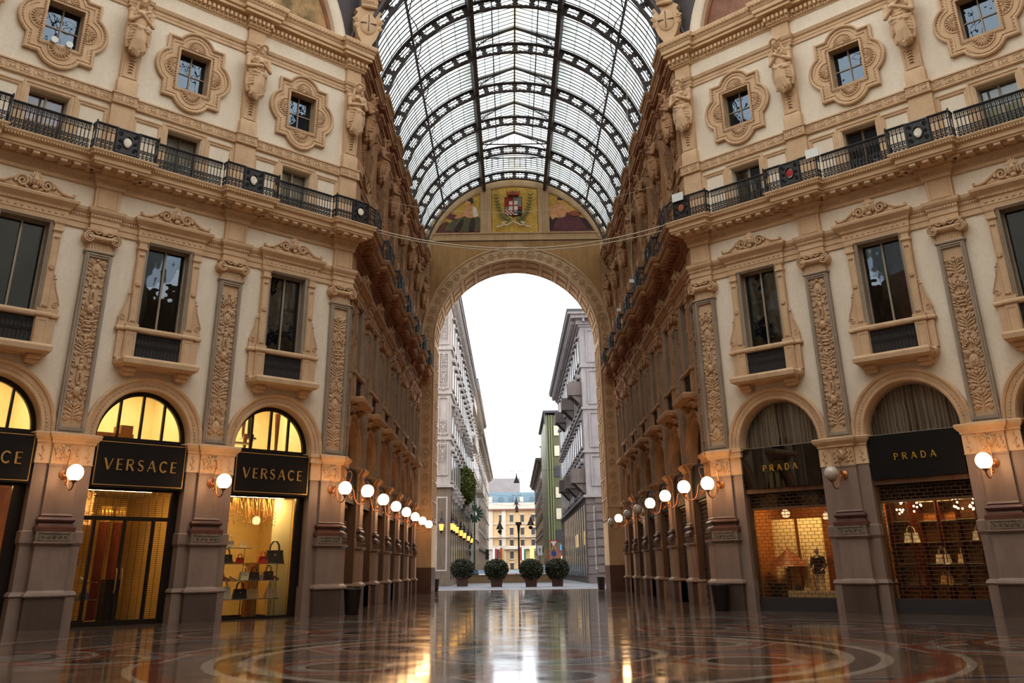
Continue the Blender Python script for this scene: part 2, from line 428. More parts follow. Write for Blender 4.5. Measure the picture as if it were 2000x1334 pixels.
# floor
def floormat():
    t = NT('polished_marble_mosaic_floor'); p = t.pos(); s = t.n('ShaderNodeSeparateXYZ'); t.L(p, s.inputs[0]); X, Y = s.outputs[0], s.outputs[1]
    cx, cy = XC, 18.92
    x = t.math('SUBTRACT', X, cx); y = t.math('SUBTRACT', Y, cy)
    r = t.math('SQRT', t.math('ADD', t.math('MULTIPLY', x, x), t.math('MULTIPLY', y, y)))
    a = t.math('ARCTAN2', y, x)
    def ring(d, lo, hi): return t.math('MULTIPLY', t.math('GREATER_THAN', d, lo), t.math('LESS_THAN', d, hi))
    base1, base2, red, grey, dark, white, blue = lin(108,86,70), lin(82,65,52), lin(124,66,48), lin(122,112,102), lin(46,37,33), lin(156,141,122), lin(100,100,104)
    nb = t.noise(p, 1.1, 6, .7)
    base = t.mix(t.mapr(nb, .35, .65), base1, base2)
    # arm: square framed panels set diagonally, slabs
    def lines(v, pitch, w, off=0.0): return t.math('LESS_THAN', t.math('ABSOLUTE', t.math('SUBTRACT', t.math('FRACT', t.math('DIVIDE', t.math('ADD', v, off), pitch)), .5)), w/pitch/2)
    arm = t.math('GREATER_THAN', Y, 36.0)
    u = t.math('ADD', x, y); v = t.math('SUBTRACT', x, y)
    c = base
    c = t.mix(t.math('MULTIPLY', arm, t.math('MAXIMUM', lines(u, 3.3, .35), lines(v, 3.3, .35))), c, grey)
    c = t.mix(t.math('MULTIPLY', arm, t.math('MAXIMUM', lines(u, 3.3, .12), lines(v, 3.3, .12))), c, red)
    c = t.mix(lines(Y, BA, .5, 2.1), c, blue); c = t.mix(lines(Y, BA, .2, 2.1), c, dark)
    # octagon: big rings
    inoct = t.math('LESS_THAN', Y, 35.0)
    for lo, hi, cc in ((0,1.15,red),(1.15,1.3,white),(1.3,1.9,blue),(1.9,2.05,dark),(2.05,2.25,white),(5.1,5.35,white),(5.35,5.75,dark),(5.75,5.95,white),(6.6,7.0,red),(7.0,7.15,white),(9.2,9.5,grey),(9.5,9.9,red),(9.9,10.1,white),(12.4,12.7,dark),(12.7,13.1,grey)):
        c = t.mix(t.math('MULTIPLY', inoct, ring(r, lo, hi)), c, cc)
    # petals / rays between 2.25 and 5.1
    k = PI/3
    def fold(aa, off): return t.math('SUBTRACT', t.math('MULTIPLY', t.math('FRACT', t.math('DIVIDE', t.math('ADD', aa, off+10*k), k)), k), k/2)
    for off, R0, sc_ in ((0.0, 3.78, 1.0), (k/2, 8.1, 1.15)):
        af = fold(a, off)
        lx = t.math('SUBTRACT', t.math('MULTIPLY', r, t.math('COSINE', af)), R0); ly = t.math('MULTIPLY', r, t.math('SINE', af))
        d = t.math('SQRT', t.math('ADD', t.math('MULTIPLY', lx, lx), t.math('MULTIPLY', ly, ly)))
        hx = t.math('MAXIMUM', t.math('ABSOLUTE', lx), t.math('ADD', t.math('MULTIPLY', t.math('ABSOLUTE', lx), .5), t.math('MULTIPLY', t.math('ABSOLUTE', ly), .866)))
        for dd, lo, hi, cc in ((hx,0,1.28*sc_,white),(hx,0,1.2*sc_,red),(d,0,.98*sc_,grey),(d,0,.78*sc_,white),(d,0,.66*sc_,dark),(d,0,.5*sc_,base2)):
            c = t.mix(t.math('MULTIPLY', inoct, t.math('LESS_THAN', dd, hi)), c, cc)
    # side medallions near the faces, concentric
    for mx_, my_ in ((-6.8,26.2),(7.9,26.2),(-5.0,31.5),(6.1,31.5),(XC,30.6),(-9.5,19.5),(10.6,19.5)):
        dx = t.math('SUBTRACT', X, mx_); dy = t.math('SUBTRACT', Y, my_); d = t.math('SQRT', t.math('ADD', t.math('MULTIPLY', dx, dx), t.math('MULTIPLY', dy, dy)))
        for lo, hi, cc in ((1.5,1.62,white),(1.62,1.85,red),(1.85,1.95,dark),(0,.8,grey),(.8,.92,dark),(2.5,2.62,grey)):
            c = t.mix(ring(d, lo, hi), c, cc)
    vn = t.noise(p, 5, 6, .75); c = t.mix(t.mapr(vn, .35, .75, 0, .4), c, dark)
    # tessera grain
    vo = t.n('ShaderNodeTexVoronoi'); t.L(p, vo.inputs[0]); vo.inputs['Scale'].default_value = 22; vo.feature = 'DISTANCE_TO_EDGE'
    c = t.mix(t.mapr(vo.outputs[0], 0, .04, .35, 0), c, dark)
    wn = t.noise(p, .9, 3, .6); rough = t.mapr(wn, .3, .7, .04, .13)
    bmp = t.bump(t.math('ADD', t.math('MULTIPLY', t.noise(p, .55, 2, .5), 1.0), t.math('MULTIPLY', t.noise(p, 3.2, 2, .5), .12)), .055, .05)
    t.bsdf(c, rough, 0, bmp, .5, .0); return t.m
M['floor'] = floormat()
M['street'] = stone('grey_street_paving', lin(108,108,114), lin(86,86,92), 1.2, .6, .2, .2, 8)
M['asphalt'] = stone('grey_asphalt', lin(110,108,108), lin(90,90,92), 1, .8, .2, .2, 30)
M['bgL'] = stone('pale_grey_street_stone', lin(184,174,168), lin(150,142,136), .4, .85, .2, .6, 3)
M['bgL2'] = stone('cream_street_stone', lin(200,186,170), lin(166,152,138), .4, .85, .2, .6, 3)
M['bgR'] = stone('cool_grey_street_plaster', lin(158,152,152), lin(128,122,124), .4, .85, .2, .6, 3)
M['bgRd'] = stone('rusticated_grey_stone', lin(118,108,104), lin(90,82,80), .8, .85, .3, .4, 3)
M['bgbase'] = stone('brown_grey_street_stone', lin(126,110,96), lin(98,84,72), .5, .85, .2, .6, 3)
M['bgfar'] = stone('cream_far_facade', lin(214,180,134), lin(196,160,114), .2, .9, .1, .3, 1)
M['bgfarw'] = stone('white_far_stone', lin(216,204,188), lin(198,184,168), .2, .9, .1, .3, 1)
M['olive'] = plain('olive_green_cladding', lin(88,86,58), .55, .1, .4, .2)
M['olivelight'] = plain('light_green_fin', lin(128,134,94), .5, .1, .4, .15)
M['redgran'] = plain('red_brown_shop_cladding', lin(124,76,58), .5, 0, .4, .2)
M['slate'] = plain('blue_grey_mansard', lin(90,112,124), .5, .1, .4, .2)
M['windark'] = plain('dark_window_pane', lin(64,66,70), .15, 0, .6, .2)
M['winpale'] = plain('pale_window_blind', lin(206,196,170), .6, 0, .4, .1)
M['roofdark'] = plain('dark_roof_edge', lin(62,60,66), .6)
M['lantern'] = glow('lit_amber_lantern_glass', (1.0,.46,.1,1), 1.7)
M['signblue'] = glow('lit_blue_sign', (.1,.5,.9,1), 1.2)
M['signyellow'] = glow('lit_yellow_sign', (1.0,.85,.2,1), 1.6)
M['shoplit'] = glow('lit_shop_window', (1.0,.62,.2,1), 1.3)
M['paintgreen'] = plain('green_painted_post', lin(58,84,64), .5)
M['carred'] = plain('dark_red_car_paint', lin(110,40,36), .25, .3, .5); M['cargrey'] = plain('silver_car_paint', lin(150,152,158), .25, .5)
M['vanwhite'] = plain('white_van_paint', lin(214,222,224), .35); M['carglass'] = plain('pale_car_window', lin(150,168,186), .08, .0, .8)
M['rubber'] = plain('black_rubber', lin(22,22,24), .8); M['tail'] = glow('red_tail_lamp', (1,.08,.04,1), .8)
M['flagred'] = plain('red_flag_cloth', lin(140,36,34), .8); M['flagyel'] = plain('yellow_flag_cloth', lin(170,136,56), .8); M['flaggrn'] = plain('green_flag_cloth', lin(40,110,70), .8); M['flagwht'] = plain('white_flag_cloth', lin(226,222,216), .8); M['flagblk'] = plain('black_flag_cloth', lin(40,36,40), .8)
M['leaf'] = plain('dark_green_leaf', lin(44,48,30), .6, 0, .3, .5); M['leaf2'] = plain('olive_green_leaf', lin(92,98,46), .6, 0, .3, .4)
M['planter'] = plain('rusty_brown_planter', lin(64,44,36), .7, .1, .3, .2); M['bench'] = plain('tan_low_wall_stone', lin(128,104,76), .8, 0, .3, .15)
M['signwhite'] = plain('white_sign_face', lin(224,224,220), .5); M['signred'] = plain('red_sign_border', lin(190,40,36), .5); M['signbluep'] = plain('blue_sign_face', lin(40,70,130), .5)
A = lambda fac, k: M['a_'+k] if fac.kind == 'arm' and ('a_'+k) in M else M[k]
# ------------------------------------------------------------------ ornament
def spiral(cx, cz, r, turns, a0, hand, y, n=26, rend=.12):
    return [(cx + hand*(r*(1-(1-rend)*i/n))*math.cos(a0+2*PI*turns*i/n), y - .02*i/n, cz + (r*(1-(1-rend)*i/n))*math.sin(a0+2*PI*turns*i/n)) for i in range(n+1)]
def leafm(mb, x, z, ang, ln, w, y, t=.03):
    MM = Matrix.Rotation(-ang, 4, 'Y')
    mb.ell((x+math.cos(ang)*ln*.5, y, z+math.sin(ang)*ln*.5), (ln*.5, t, w*.5), 6, 4, MM)
def arabesque(H, hw, seed, y=.05):
    """mirror-symmetric grotesque relief: urns, scrolls, leaf sprays, masks and small figures up a stem"""
    r = random.Random(seed); mb = MB(); z = .1
    kinds = ['urn','scroll','spray','mask','figure','shield','scroll','spray']
    i = r.randrange(8)
    mb.tube([(0, y, .05), (0, y, H-.15)], .018, 5)
    while z < H-.5:
        k = kinds[i % 8]; i += r.choice((1,1,3))
        if k == 'scroll':
            h = .55
            for sd in (-1, 1):
                mb.tube(spiral(sd*hw*.5, z+.25, hw*.42, 1.6, -PI/2, sd, y-.02, 20), [.03-.012*q_/20 for q_ in range(21)], 5)
                for a in (.3, 1.1, 2.0): leafm(mb, sd*hw*.5+sd*math.cos(a)*hw*.3, z+.25+math.sin(a)*hw*.3, (a if sd > 0 else PI-a), .15, .07, y-.01)
            mb.ell((0, y, z+.28), (.05,.05,.1), 8, 5)
        elif k == 'urn':
            h = .62
            for zz, rx in ((.04,.14),(.1,.05),(.22,.15),(.34,.17),(.44,.09),(.5,.16)): mb.ell((0, y, z+zz), (min(rx, hw*.8), .055, .05), 8, 4)
            for sd in (-1, 1):
                mb.tube(spiral(sd*hw*.55, z+.33, hw*.28, 1.1, 0, sd, y, 12), .02, 4); leafm(mb, sd*.05, z+.55, PI/2-sd*.6, .2, .08, y)
        elif k == 'spray':
            h = .6
            for t in range(5):
                for sd in (-1, 1): leafm(mb, sd*.03, z+.06+t*.1, PI/2-sd*(1.15-t*.12), hw*.95-t*.02, .075, y)
            mb.ell((0, y-.01, z+.5), (.06,.05,.08), 8, 5)
        elif k == 'mask':
            h = .5
            mb.ell((0, y-.02, z+.25), (.12,.09,.16), 10, 7); mb.ell((0, y-.1, z+.24), (.025,.04,.05), 6, 4)
            for sd in (-1, 1):
                mb.ell((sd*.045, y-.09, z+.29), (.025,.02,.018), 6, 4); leafm(mb, sd*.08, z+.34, PI/2-sd*.9, .22, .09, y); leafm(mb, sd*.08, z+.15, -PI/2+sd*.7, .2, .08, y)
                mb.tube(spiral(sd*hw*.7, z+.25, .08, 1.2, 0, sd, y, 10), .02, 4)
            mb.ell((0, y-.08, z+.15), (.05,.02,.015), 6, 4)
        elif k == 'figure':
            h = .78
            mb.ell((0, y-.02, z+.66), (.055,.055,.07), 8, 6); mb.ell((0, y-.02, z+.48), (.085,.06,.12), 8, 6); mb.ell((0, y-.02, z+.32), (.075,.055,.08), 8, 5)
            for sd in (-1, 1):
                mb.tube([(sd*.04, y-.02, z+.3), (sd*.07, y-.03, z+.15), (sd*.06, y-.02, z+.02)], [.045,.035,.022], 6)
                mb.tube([(sd*.08, y-.02, z+.55), (sd*.17, y-.02, z+.5), (sd*.19, y-.02, z+.66)], [.03,.025,.018], 5)
                leafm(mb, sd*.19, z+.66, PI/2-sd*.3, .14, .07, y)
        else:
            h = .55
            mb.ell((0, y-.01, z+.25), (.14,.05,.2), 4, 6); mb.ell((0, y-.05, z+.25), (.06,.03,.09), 8, 5)
            for sd in (-1, 1): leafm(mb, sd*.06, z+.02, sd and (PI/2-sd*1.3), .26, .08, y); leafm(mb, sd*.06, z+.46, PI/2-sd*1.0, .24, .08, y)
        for sd in (-1, 1):
            for j in range(4):
                zz = z+h*(j+.3)/4; a = PI/2-sd*r.uniform(.5,1.6); leafm(mb, sd*hw*.62, zz, a, hw*.62, .07, y)
            if k in ('mask','urn','shield','spray'): mb.tube(spiral(sd*hw*.72, z+h*.8, hw*.26, 1.3, r.uniform(0,3), sd, y-.01, 12), [.026]*13, 4); mb.tube(spiral(sd*hw*.72, z+h*.12, hw*.24, 1.3, r.uniform(0,3), -sd, y-.01, 12), [.024]*13, 4)
        mb.ell((0, y-.02, z+h), (.06,.05,.05), 7, 5)
        z += h + .03
    return mb
def pilaster_meshes():
    D = {}
    hw, yb = .48, WY+.3
    D['plinth'] = MB().stack(.53, -.12, yb, [(.03,0),(.03,.84)]).mesh('plinth', False)
    D['pedestal'] = MB().stack(.50, -.09, yb, [(.1,.84),(.12,.88),(.1,.94),(.04,.97),(0,1.02),(0,2.2),(.05,2.24),(.09,2.28),(.09,2.33)]).mesh('pedestal', False)
    m = MB().stack(.52, -.11, yb, [(.02,2.33),(.02,2.6)]); m.box(-.45,.45,-.15,-.12,2.35,2.38); m.box(-.45,.45,-.15,-.12,2.55,2.58); m.box(-.45,-.42,-.15,-.12,2.35,2.58); m.box(.42,.45,-.15,-.12,2.35,2.58)
    for i in range(5):
        x = -.32+.16*i; m.tube(spiral(x, 2.46, .055, 1.3, 0, 1 if i % 2 else -1, -.14, 9), .014, 4)
    D['pedestal_frieze'] = m.mesh('pedestal_frieze')
    D['base'] = MB().stack(.46, 0, yb, [(.12,2.6),(.12,2.72),(.05,2.76),(.02,2.8),(.02,2.85),(.07,2.88),(.09,2.93),(.07,2.98),(.0,3.02),(0,3.05)]).mesh('base')
    D['lower_shaft'] = MB().stack(.44, .0, yb, [(.02,3.05),(0,3.1),(0,4.42),(.02,4.46),(.02,4.5)]).mesh('lower_shaft', False)
    m = MB().stack(.42, .02, yb, [(0,4.5),(0,5.1)])
    for x in (-.3, -.15, .15, .3):
        for t, a in enumerate((.5, 1.2, 1.9, 2.6)): leafm(m, x, 4.62+.1*t, a, .13, .06, .0)
        m.tube(spiral(x, 4.93, .06, 1.2, 0, 1 if x > 0 else -1, -.0, 8), .016, 4)
    m.ell((0, -.02, 4.86), (.1,.07,.15), 10, 6); m.tube(arcpts3(0, 4.86, .14, -.03, 0, 2*PI, 14), .018, 4)
    for sd in (-1, 1): m.tube(spiral(sd*.16, 4.66, .06, 1.2, 0, sd, -.0, 8), .016, 4); leafm(m, sd*.08, 4.98, PI/2-sd*.8, .16, .06, -.01)
    D['carved_block'] = m.mesh('carved_block')
    D['impost'] = MB().stack(.44, .0, yb, [(0,5.1),(.04,5.12),(.04,5.18),(.08,5.22),(.15,5.3),(.17,5.38),(.13,5.42),(.02,5.43)]).mesh('impost', False)
    # upper shaft: grey moulded frame round a carved panel
    m = MB(); m.box(-.44,.44,.1,WY+.02,5.43,11.2)
    out = [(-.44,5.43),(.44,5.43),(.44,11.2),(-.44,11.2)]; hole = [(-.31,5.6),(.31,5.6),(.31,11.03),(-.31,11.03)]
    m.xz(out, [hole], .0, .1); m.rib([(-.36,5.52),(.36,5.52),(.36,11.12),(-.36,11.12)], [(-.02,.01),(.02,.01),(.02,-.03),(-.02,-.03)], True)
    m.stack(.46, -.02, WY, [(.0,11.17),(.03,11.19),(.03,11.24)])
    D['upper_shaft'] = m.mesh('upper_shaft', False)
    for v in range(3):
        m = MB(); m.box(-.31,.31,.07,.1,5.6,11.03); a = arabesque(5.2, .28, 11+v*5, .05); m.merge(a, Matrix.Translation((0,0,5.7)))
        D['relief%d' % v] = m.mesh('relief_panel')
    # ionic capital
    m = MB().stack(.41, .02, WY+.05, [(.03,11.24),(0,11.3),(0,11.52),(.03,11.55),(.05,11.6)])
    for i in range(9): m.tube([(-.36+.09*i, .0, 11.3), (-.36+.09*i, .0, 11.5)], .018, 4)
    m.tube([(-.46,-.03,11.7),(-.2,-.06,11.66),(.2,-.06,11.66),(.46,-.03,11.7)], .09, 8)
    for i in range(7): m.ell((-.27+.09*i, -.12, 11.66), (.035,.05,.06), 6, 5)
    for i in range(9): m.ell((-.36+.09*i, -.08, 11.56), (.025,.03,.02), 6, 4)
    for sd in (-1, 1):
        MM = Matrix.Rotation(PI/2, 4, 'X')
        m.lathe([(.18,-.2),(.19,-.18),(.19,.04),(.16,.06)], (sd*.44, 0.0, 11.66), 18, MM)
        m.tube(spiral(sd*.44, 11.66, .185, 2.4, PI/2, -sd, -.1, 44, .14), [.03-.014*i/44 for i in range(45)], 5)
        m.ell((sd*.44, -.13, 11.66), .04, 8, 5)
        for i in range(14): a = 2*PI*i/14; m.ell((sd*.44+.13*math.cos(a), -.1, 11.66+.13*math.sin(a)), .017, 5, 3)
        m.tube([(sd*.3,-.1,11.84),(sd*.18,-.12,11.78),(sd*.06,-.12,11.86)], .03, 5)
    m.ell((0,-.12,11.84), (.1,.07,.1), 8, 6)
    for a in (-.9,-.45,0,.45,.9): leafm(m, 0, 11.8, PI/2+a, .17, .06, -.16)
    m.stack(.5, -.04, WY+.05, [(0,11.84),(.06,11.88),(.07,11.94)])
    D['capital'] = m.mesh('capital')
    m = MB().stack(.43, .03, WY+.02, [(0,12.66),(0,13.56)]); m.rib([(-.33,12.78),(.33,12.78),(.33,13.44),(-.33,13.44)], [(-.015,.04),(.015,.04),(.015,.01),(-.015,.01)], True)
    D['attic_block'] = m.mesh('attic_block', False)
    for kind, phw in (('octagon', BD/2-1.56), ('arm', BA/2-1.56)):
        D['pier_'+kind] = MB().stack(phw, .1, WY+.52, [(.06,0),(.06,.84),(.1,.88),(.06,.97),(0,1.0),(0,2.2),(.05,2.3),(.05,2.6),(0,2.64),(0,5.1)]).mesh('pier_body', False)
        m = MB().stack(phw, .1, WY+.52, [(0,5.1),(.04,5.12),(.04,5.18),(.08,5.22),(.14,5.3),(.16,5.38),(.12,5.42),(.0,5.43)])
        m.stack(phw+.01, .09, WY+.4, [(0,4.5),(.02,4.52),(0,4.55),(0,5.1)])
        for sd in (-1, 1):
            xx = sd*(.5+phw)/2
            for t, a in enumerate((.6, 2.5, 1.0, 2.1)): leafm(m, xx, 4.62+.1*t, a, .12, .05, .08)
            m.tube([(xx, .08, 4.58), (xx, .08, 5.05)], .015, 4)
        D['pier_impost_'+kind] = m.mesh('pier_impost')
    return D
def arcpts3(cx, cz, r, y, a0, a1, n): return [(p[0], y, p[1]) for p in arcpts(cx, cz, r, a0, a1, n)]
# ------------------------------------------------------------------ caryatids
def statue(female, seed):
    r = random.Random(seed); mb = MB()
    def cap(a, b, ra, rb, seg=10):
        mb.tube([a, b], [ra, rb], seg); mb.ell(a, ra, 10, 6); mb.ell(b, rb, 10, 6)
    t = .1 if female else -.08
    mb.ell((0,-.27,1.02), (.34,.25,.3), 14, 9)
    mb.ell((0,-.27,1.4), (.26 if female else .3,.21,.4), 14, 9)
    mb.ell((0,-.29,1.68), (.33 if female else .39,.24,.24), 14, 9)
    if female:
        for sd in (-1,1): mb.ell((sd*.15,-.48,1.66), (.105,.1,.105), 10, 7)
    else:
        for sd in (-1,1): mb.ell((sd*.16,-.45,1.74), (.15,.09,.11), 10, 7)
        for z in (1.3,1.42,1.54):
            for sd in (-1,1): mb.ell((sd*.08,-.47,z), (.075,.04,.055), 8, 5)
    for sd in (-1,1):
        sh = (sd*(.36 if female else .42), -.26, 1.8)
        mb.ell(sh, (.15,.15,.14), 10, 7)
        el = (sd*(.43 if female else .5), -.36, 1.36)
        cap(sh, el, .11 if female else .13, .085)
        hand = ((-sd*.1*(1 if sd > 0 else 1.3)), -.56, 1.66 if sd > 0 else 1.42)
        if seed % 3 == 1: hand = (sd*.05, -.57, 1.5+.08*sd)
        if seed % 3 == 2 and sd < 0: hand = (.12, -.58, 1.78)
        cap(el, hand, .085, .05)
        hx, hy, hz = hand
        mb.ell((hx-sd*.05, hy-.01, hz+.02), (.07,.04,.05), 8, 5)
        for k in range(4): mb.tube([(hx-sd*.08, hy-.02, hz+.045-.028*k), (hx-sd*(.165-.008*k), hy-.0, hz+.04-.028*k)], [.017,.012], 5)
        mb.tube([(hx-sd*.03, hy-.02, hz+.05), (hx-sd*.07, hy-.03, hz+.1)], [.018,.013], 5)
    cap((0,-.28,1.85), (0,-.32,2.08), .11, .1)
    hd = Vector((.04*(1 if seed % 2 else -1), -.4, 2.2)); MM = Matrix.Rotation(.35, 4, 'X') @ Matrix.Rotation(.25*(1 if seed % 2 else -1), 4, 'Z')
    def H(c, rr, s=8, g=6): mb.ell(hd + (MM @ Vector(c)), rr, s, g, MM)
    H((0,0,0), (.165,.18,.22), 14, 10); H((0,-.03,-.12), (.12,.14,.1), 10, 7)
    H((0,-.19,-.02), (.028,.055,.065)); H((0,-.16,-.09), (.05,.03,.02)); H((0,-.15,-.14), (.045,.04,.03))
    for sd in (-1,1):
        H((sd*.06,-.155,.06), (.045,.025,.015)); H((sd*.055,-.145,.03), (.028,.02,.02)); H((sd*.15,0,.0), (.03,.04,.05))
    for k in range(30):
        a = r.uniform(0, PI); b = r.uniform(-.2, 1.3)
        H((.19*math.cos(a), .06+.14*math.sin(a)*r.uniform(.2,1), .06+.18*math.sin(b)), (.065,.065,.055), 7, 5)
    for k in range(9): a = PI*k/8; H((.18*math.cos(a), -.11, .1+.12*math.sin(a)), (.055,.055,.05), 7, 5)
    if female:
        for sd in (-1,1): mb.tube([hd+Vector((sd*.15,.02,.0)), hd+Vector((sd*.2,.02,-.2)), (sd*.26,-.4,1.85), (sd*.22,-.46,1.74)], [.06,.05,.045,.02], 6)
    else:
        for k in range(14): H((r.uniform(-.09,.09), -.13+r.uniform(-.03,.02), -.13-r.uniform(0,.14)), (.045,.045,.05), 6, 4)
        for k in range(5): H((.1*math.cos(PI*k/4), -.12, -.06-.02*k % .05), (.035,.03,.05), 6, 4)
    # drapery: wrapped mass with fanned folds, narrowing into the pier
    for z, rx, ry in ((1.12,.38,.29),(1.0,.42,.31),(.85,.42,.31),(.7,.4,.29),(.55,.36,.26),(.4,.31,.22),(.25,.26,.18)): mb.ell((0,-.2,z), (rx,ry,.17), 14, 8)
    mb.tube([(-.4,-.25,1.22),(-.2,-.5,1.14),(.08,-.54,1.08),(.4,-.28,1.2)], [.07,.075,.08,.07], 8)
    mb.tube([(-.38,-.3,1.12),(-.12,-.52,.98),(.22,-.5,1.02),(.4,-.26,1.12)], .05, 7)
    kx = .1 if seed % 2 else -.1
    mb.ell((kx,-.55,1.05), (.1,.08,.1), 8, 6)
    n = 8
    for i in range(n):
        u = -1+2*i/(n-1); x1 = u*.33; x0 = kx+(x1-kx)*.22
        yy = -.2-.24*math.sqrt(max(0,1-(x1/.42)**2))
        mb.tube([(x0,-.56,1.04),((x0+x1)/2,yy-.12,.62),(x1*.86,yy-.02,.14+.12*abs(math.sin(i*1.9)))], [.03,.036,.05], 6)
    for sd in (-1, 1):
        for j in range(4): mb.tube([(kx,-.56,1.02),(sd*.22,-.46,.98-.12*j),(sd*.39,-.24,1.1-.17*j)], [.034,.04,.034], 6)
        mb.tube([(sd*.4,-.26,1.1),(sd*.42,-.22,.7),(sd*.33,-.2,.3)], [.07,.07,.05], 6)
    for i in range(7):
        u = -1+2*i/6; x = u*.25; z0 = .02+.16*abs(u); yy = -.2-.18*math.sqrt(max(0,1-(x/.36)**2))
        mb.tube([(x,yy,z0+.35),(x,yy-.06,z0+.12),(x,yy,z0-.08)], [.04,.06,.02], 6)
    return remesh(mb, .02, 1, 'caryatid_body')
def herm_meshes():
    D = {}
    m = MB().stack(.31, .0, WY+.02, [(.05,17.08),(.05,17.62),(.02,17.68),(0,17.7),(.02,18.6),(.03,20.72)])
    m.box(-.22,.22,-.03,.0,17.55,17.6); m.rib([(-.24,17.76),(.24,17.76),(.24,18.5),(-.24,18.5)], [(-.015,.01),(.015,.01),(.015,-.03),(-.015,-.03)], True)
    for k in range(5):
        z = 18.5-.12*k; w = .11-.012*k
        for sd in (-1,1): leafm(m, 0, z, -PI/2+sd*.9, w+.05, .05, -.04)
        m.ell((0,-.05,z-.02), (.035,.035,.04), 6, 4)
    D['herm'] = m.mesh('herm_pier')
    m = MB().stack(.37, .03, WY+.02, [(0,21.09),(0,21.8)]); D['head_block'] = m.mesh('head_block', False)
    m = MB().stack(.42, .02, WY+.02, [(0,14.4),(0,16.7)]); D['door_pier'] = m.mesh('door_pier', False)
    return D
# ------------------------------------------------------------------ bay parts (local x = 0 at the bay's centre, Y = 0 the pilaster front)
def rect(x0, x1, z0, z1): return [(x0,z0),(x1,z0),(x1,z1),(x0,z1)]
def window_meshes():
    D = {}
    W = WY
    # archivolt
    prof = [(1.56,W+.5),(1.56,W-.0),(1.6,W-.05),(1.66,W-.06),(1.7,W-.03),(1.86,W-.05),(1.88,W-.1),(1.95,W-.13),(2.0,W-.1),(2.0,W+.02)]
    m = MB().arc(0, 5.43, prof, 0, PI, 40)
    for i in range(48):
        a = PI*(i+.5)/48; m.box(-.02,.02,-.02,.02,-.02,.02) if 0 else m.ell((1.74*math.cos(a), W-.06, 5.43+1.74*math.sin(a)), (.03,.02,.03), 5, 3)
    D['archivolt'] = m.mesh('archivolt')
    D['arch_frame'] = MB().arc(0, 5.43, [(1.42,W+.3),(1.57,W+.3),(1.57,W+.42),(1.42,W+.42)], 0, PI, 40).merge(MB().box(-1.56,1.56,W+.28,W+.44,5.37,5.49)).mesh('arch_frame')
    for x in (-.75, 0, .75):
        h = math.sqrt(1.44**2-x*x); D['mull%.2f' % x] = MB().box(x-.035,x+.035,W+.31,W+.41,5.49,5.43+h).mesh('mullion', False)
    D['arch_glass'] = MB().xz([(1.45*math.cos(a), 5.47+1.41*math.sin(a)) for a in [PI*i/28 for i in range(29)]], (), W+.35, W+.37).mesh('glass_pane', False)
    D['arch_thin_frame'] = MB().arc(0, 5.43, [(1.5,W+.3),(1.57,W+.3),(1.57,W+.38),(1.5,W+.38)], 0, PI, 40).merge(MB().box(-1.56,1.56,W+.25,W+.4,5.36,5.42)).mesh('arch_frame')
    # gently folded curtain behind the lunette
    m = MB(); n = 60; vs = []; 
    for i in range(n+1):
        x = -1.6+3.2*i/n; y = W+.62+.05*math.sin(x*19)+.03*math.sin(x*43+1)
        vs += [(x,y,5.3),(x,y,7.1)]
    m.add(vs, [(2*i,2*i+2,2*i+3,2*i+1) for i in range(n)]); D['arch_curtain'] = m.mesh('curtain')
    D['backing'] = MB().box(-1.6,1.6,W+.7,W+.74,0,7.2).mesh('backing', False)
    # ---- tall window of the first floor
    prof_f = [(-.09,W+.02),(-.09,.05),(-.04,.02),(.0,.05),(.03,.05),(.03,.14),(.05,W+.5),(-.0,W+.5)]
    m = MB().rib([(.78,8.92),(.78,11.92),(-.78,11.92),(-.78,8.92)], [(-.1,W+.02),(-.1,.06),(-.04,.04),(0,.08),(.03,.1),(.03,W+.4),(0,W+.4)])
    D['tw_frame'] = m.mesh('stone_frame', False)
    # jambs (small pilasters) with capital, rosette and foot
    m = MB().stack(.13, .02, W+.02, [(0,9.05),(0,11.62)])
    m.stack(.13, .0, W, [(0,11.6),(.04,11.64),(.04,11.7),(0,11.72)]); m.stack(.14, .0, W, [(0,11.86),(.05,11.92),(.05,11.96)]); m.box(-.13,.13,.0,W,11.7,11.88)
    m.rib([(-.1,11.42),(.1,11.42),(.1,9.12),(-.1,9.12)], [(-.008,.02),(.008,.02),(.008,.005),(-.008,.005)], True)
    m.lathe([(.1,0),(.1,.02),(.07,.03),(.03,.05)], (0,.02,10.42), 14, Matrix.Rotation(PI/2, 4, 'X'))
    for k in range(8): a = k*PI/4; m.ell((.065*math.cos(a), -.02, 10.42+.065*math.sin(a)), (.025,.02,.025), 6, 4)
    for a in (-.7,0,.7): leafm(m, 0, 11.5, -PI/2+a, .14, .06, .0); leafm(m, 0, 9.12, PI/2+a, .12, .05, .0)
    m.tube(arcpts3(0, 9.12, .09, .0, 0, PI, 8), .015, 4)
    D['tw_jamb'] = m.mesh('jamb')
    # side scroll leaning on the jamb
    for sd in (-1, 1):
        pts = [(sd*.14,9.1),(sd*.42,9.1),(sd*.44,9.25),(sd*.36,9.5),(sd*.24,9.8),(sd*.2,10.0),(sd*.14,10.05)]
        m = MB().xz(pts if sd > 0 else list(reversed(pts)), (), .07, W+.02)
        m.tube([(sd*.22,.06,10.0),(sd*.25,.06,9.8),(sd*.37,.06,9.5),(sd*.45,.06,9.26)]+[(x,.06,z) for x,_,z in spiral(sd*.33, 9.24, .12, 1.4, 0, sd, 0, 16)], .02, 5)
        m.ell((sd*.2,.06,10.08), (.06,.05,.05), 7, 5); m.ell((sd*.17,.06,10.17), (.035,.04,.06), 6, 4)
        D['tw_scroll%d' % sd] = m.mesh('side_scroll')
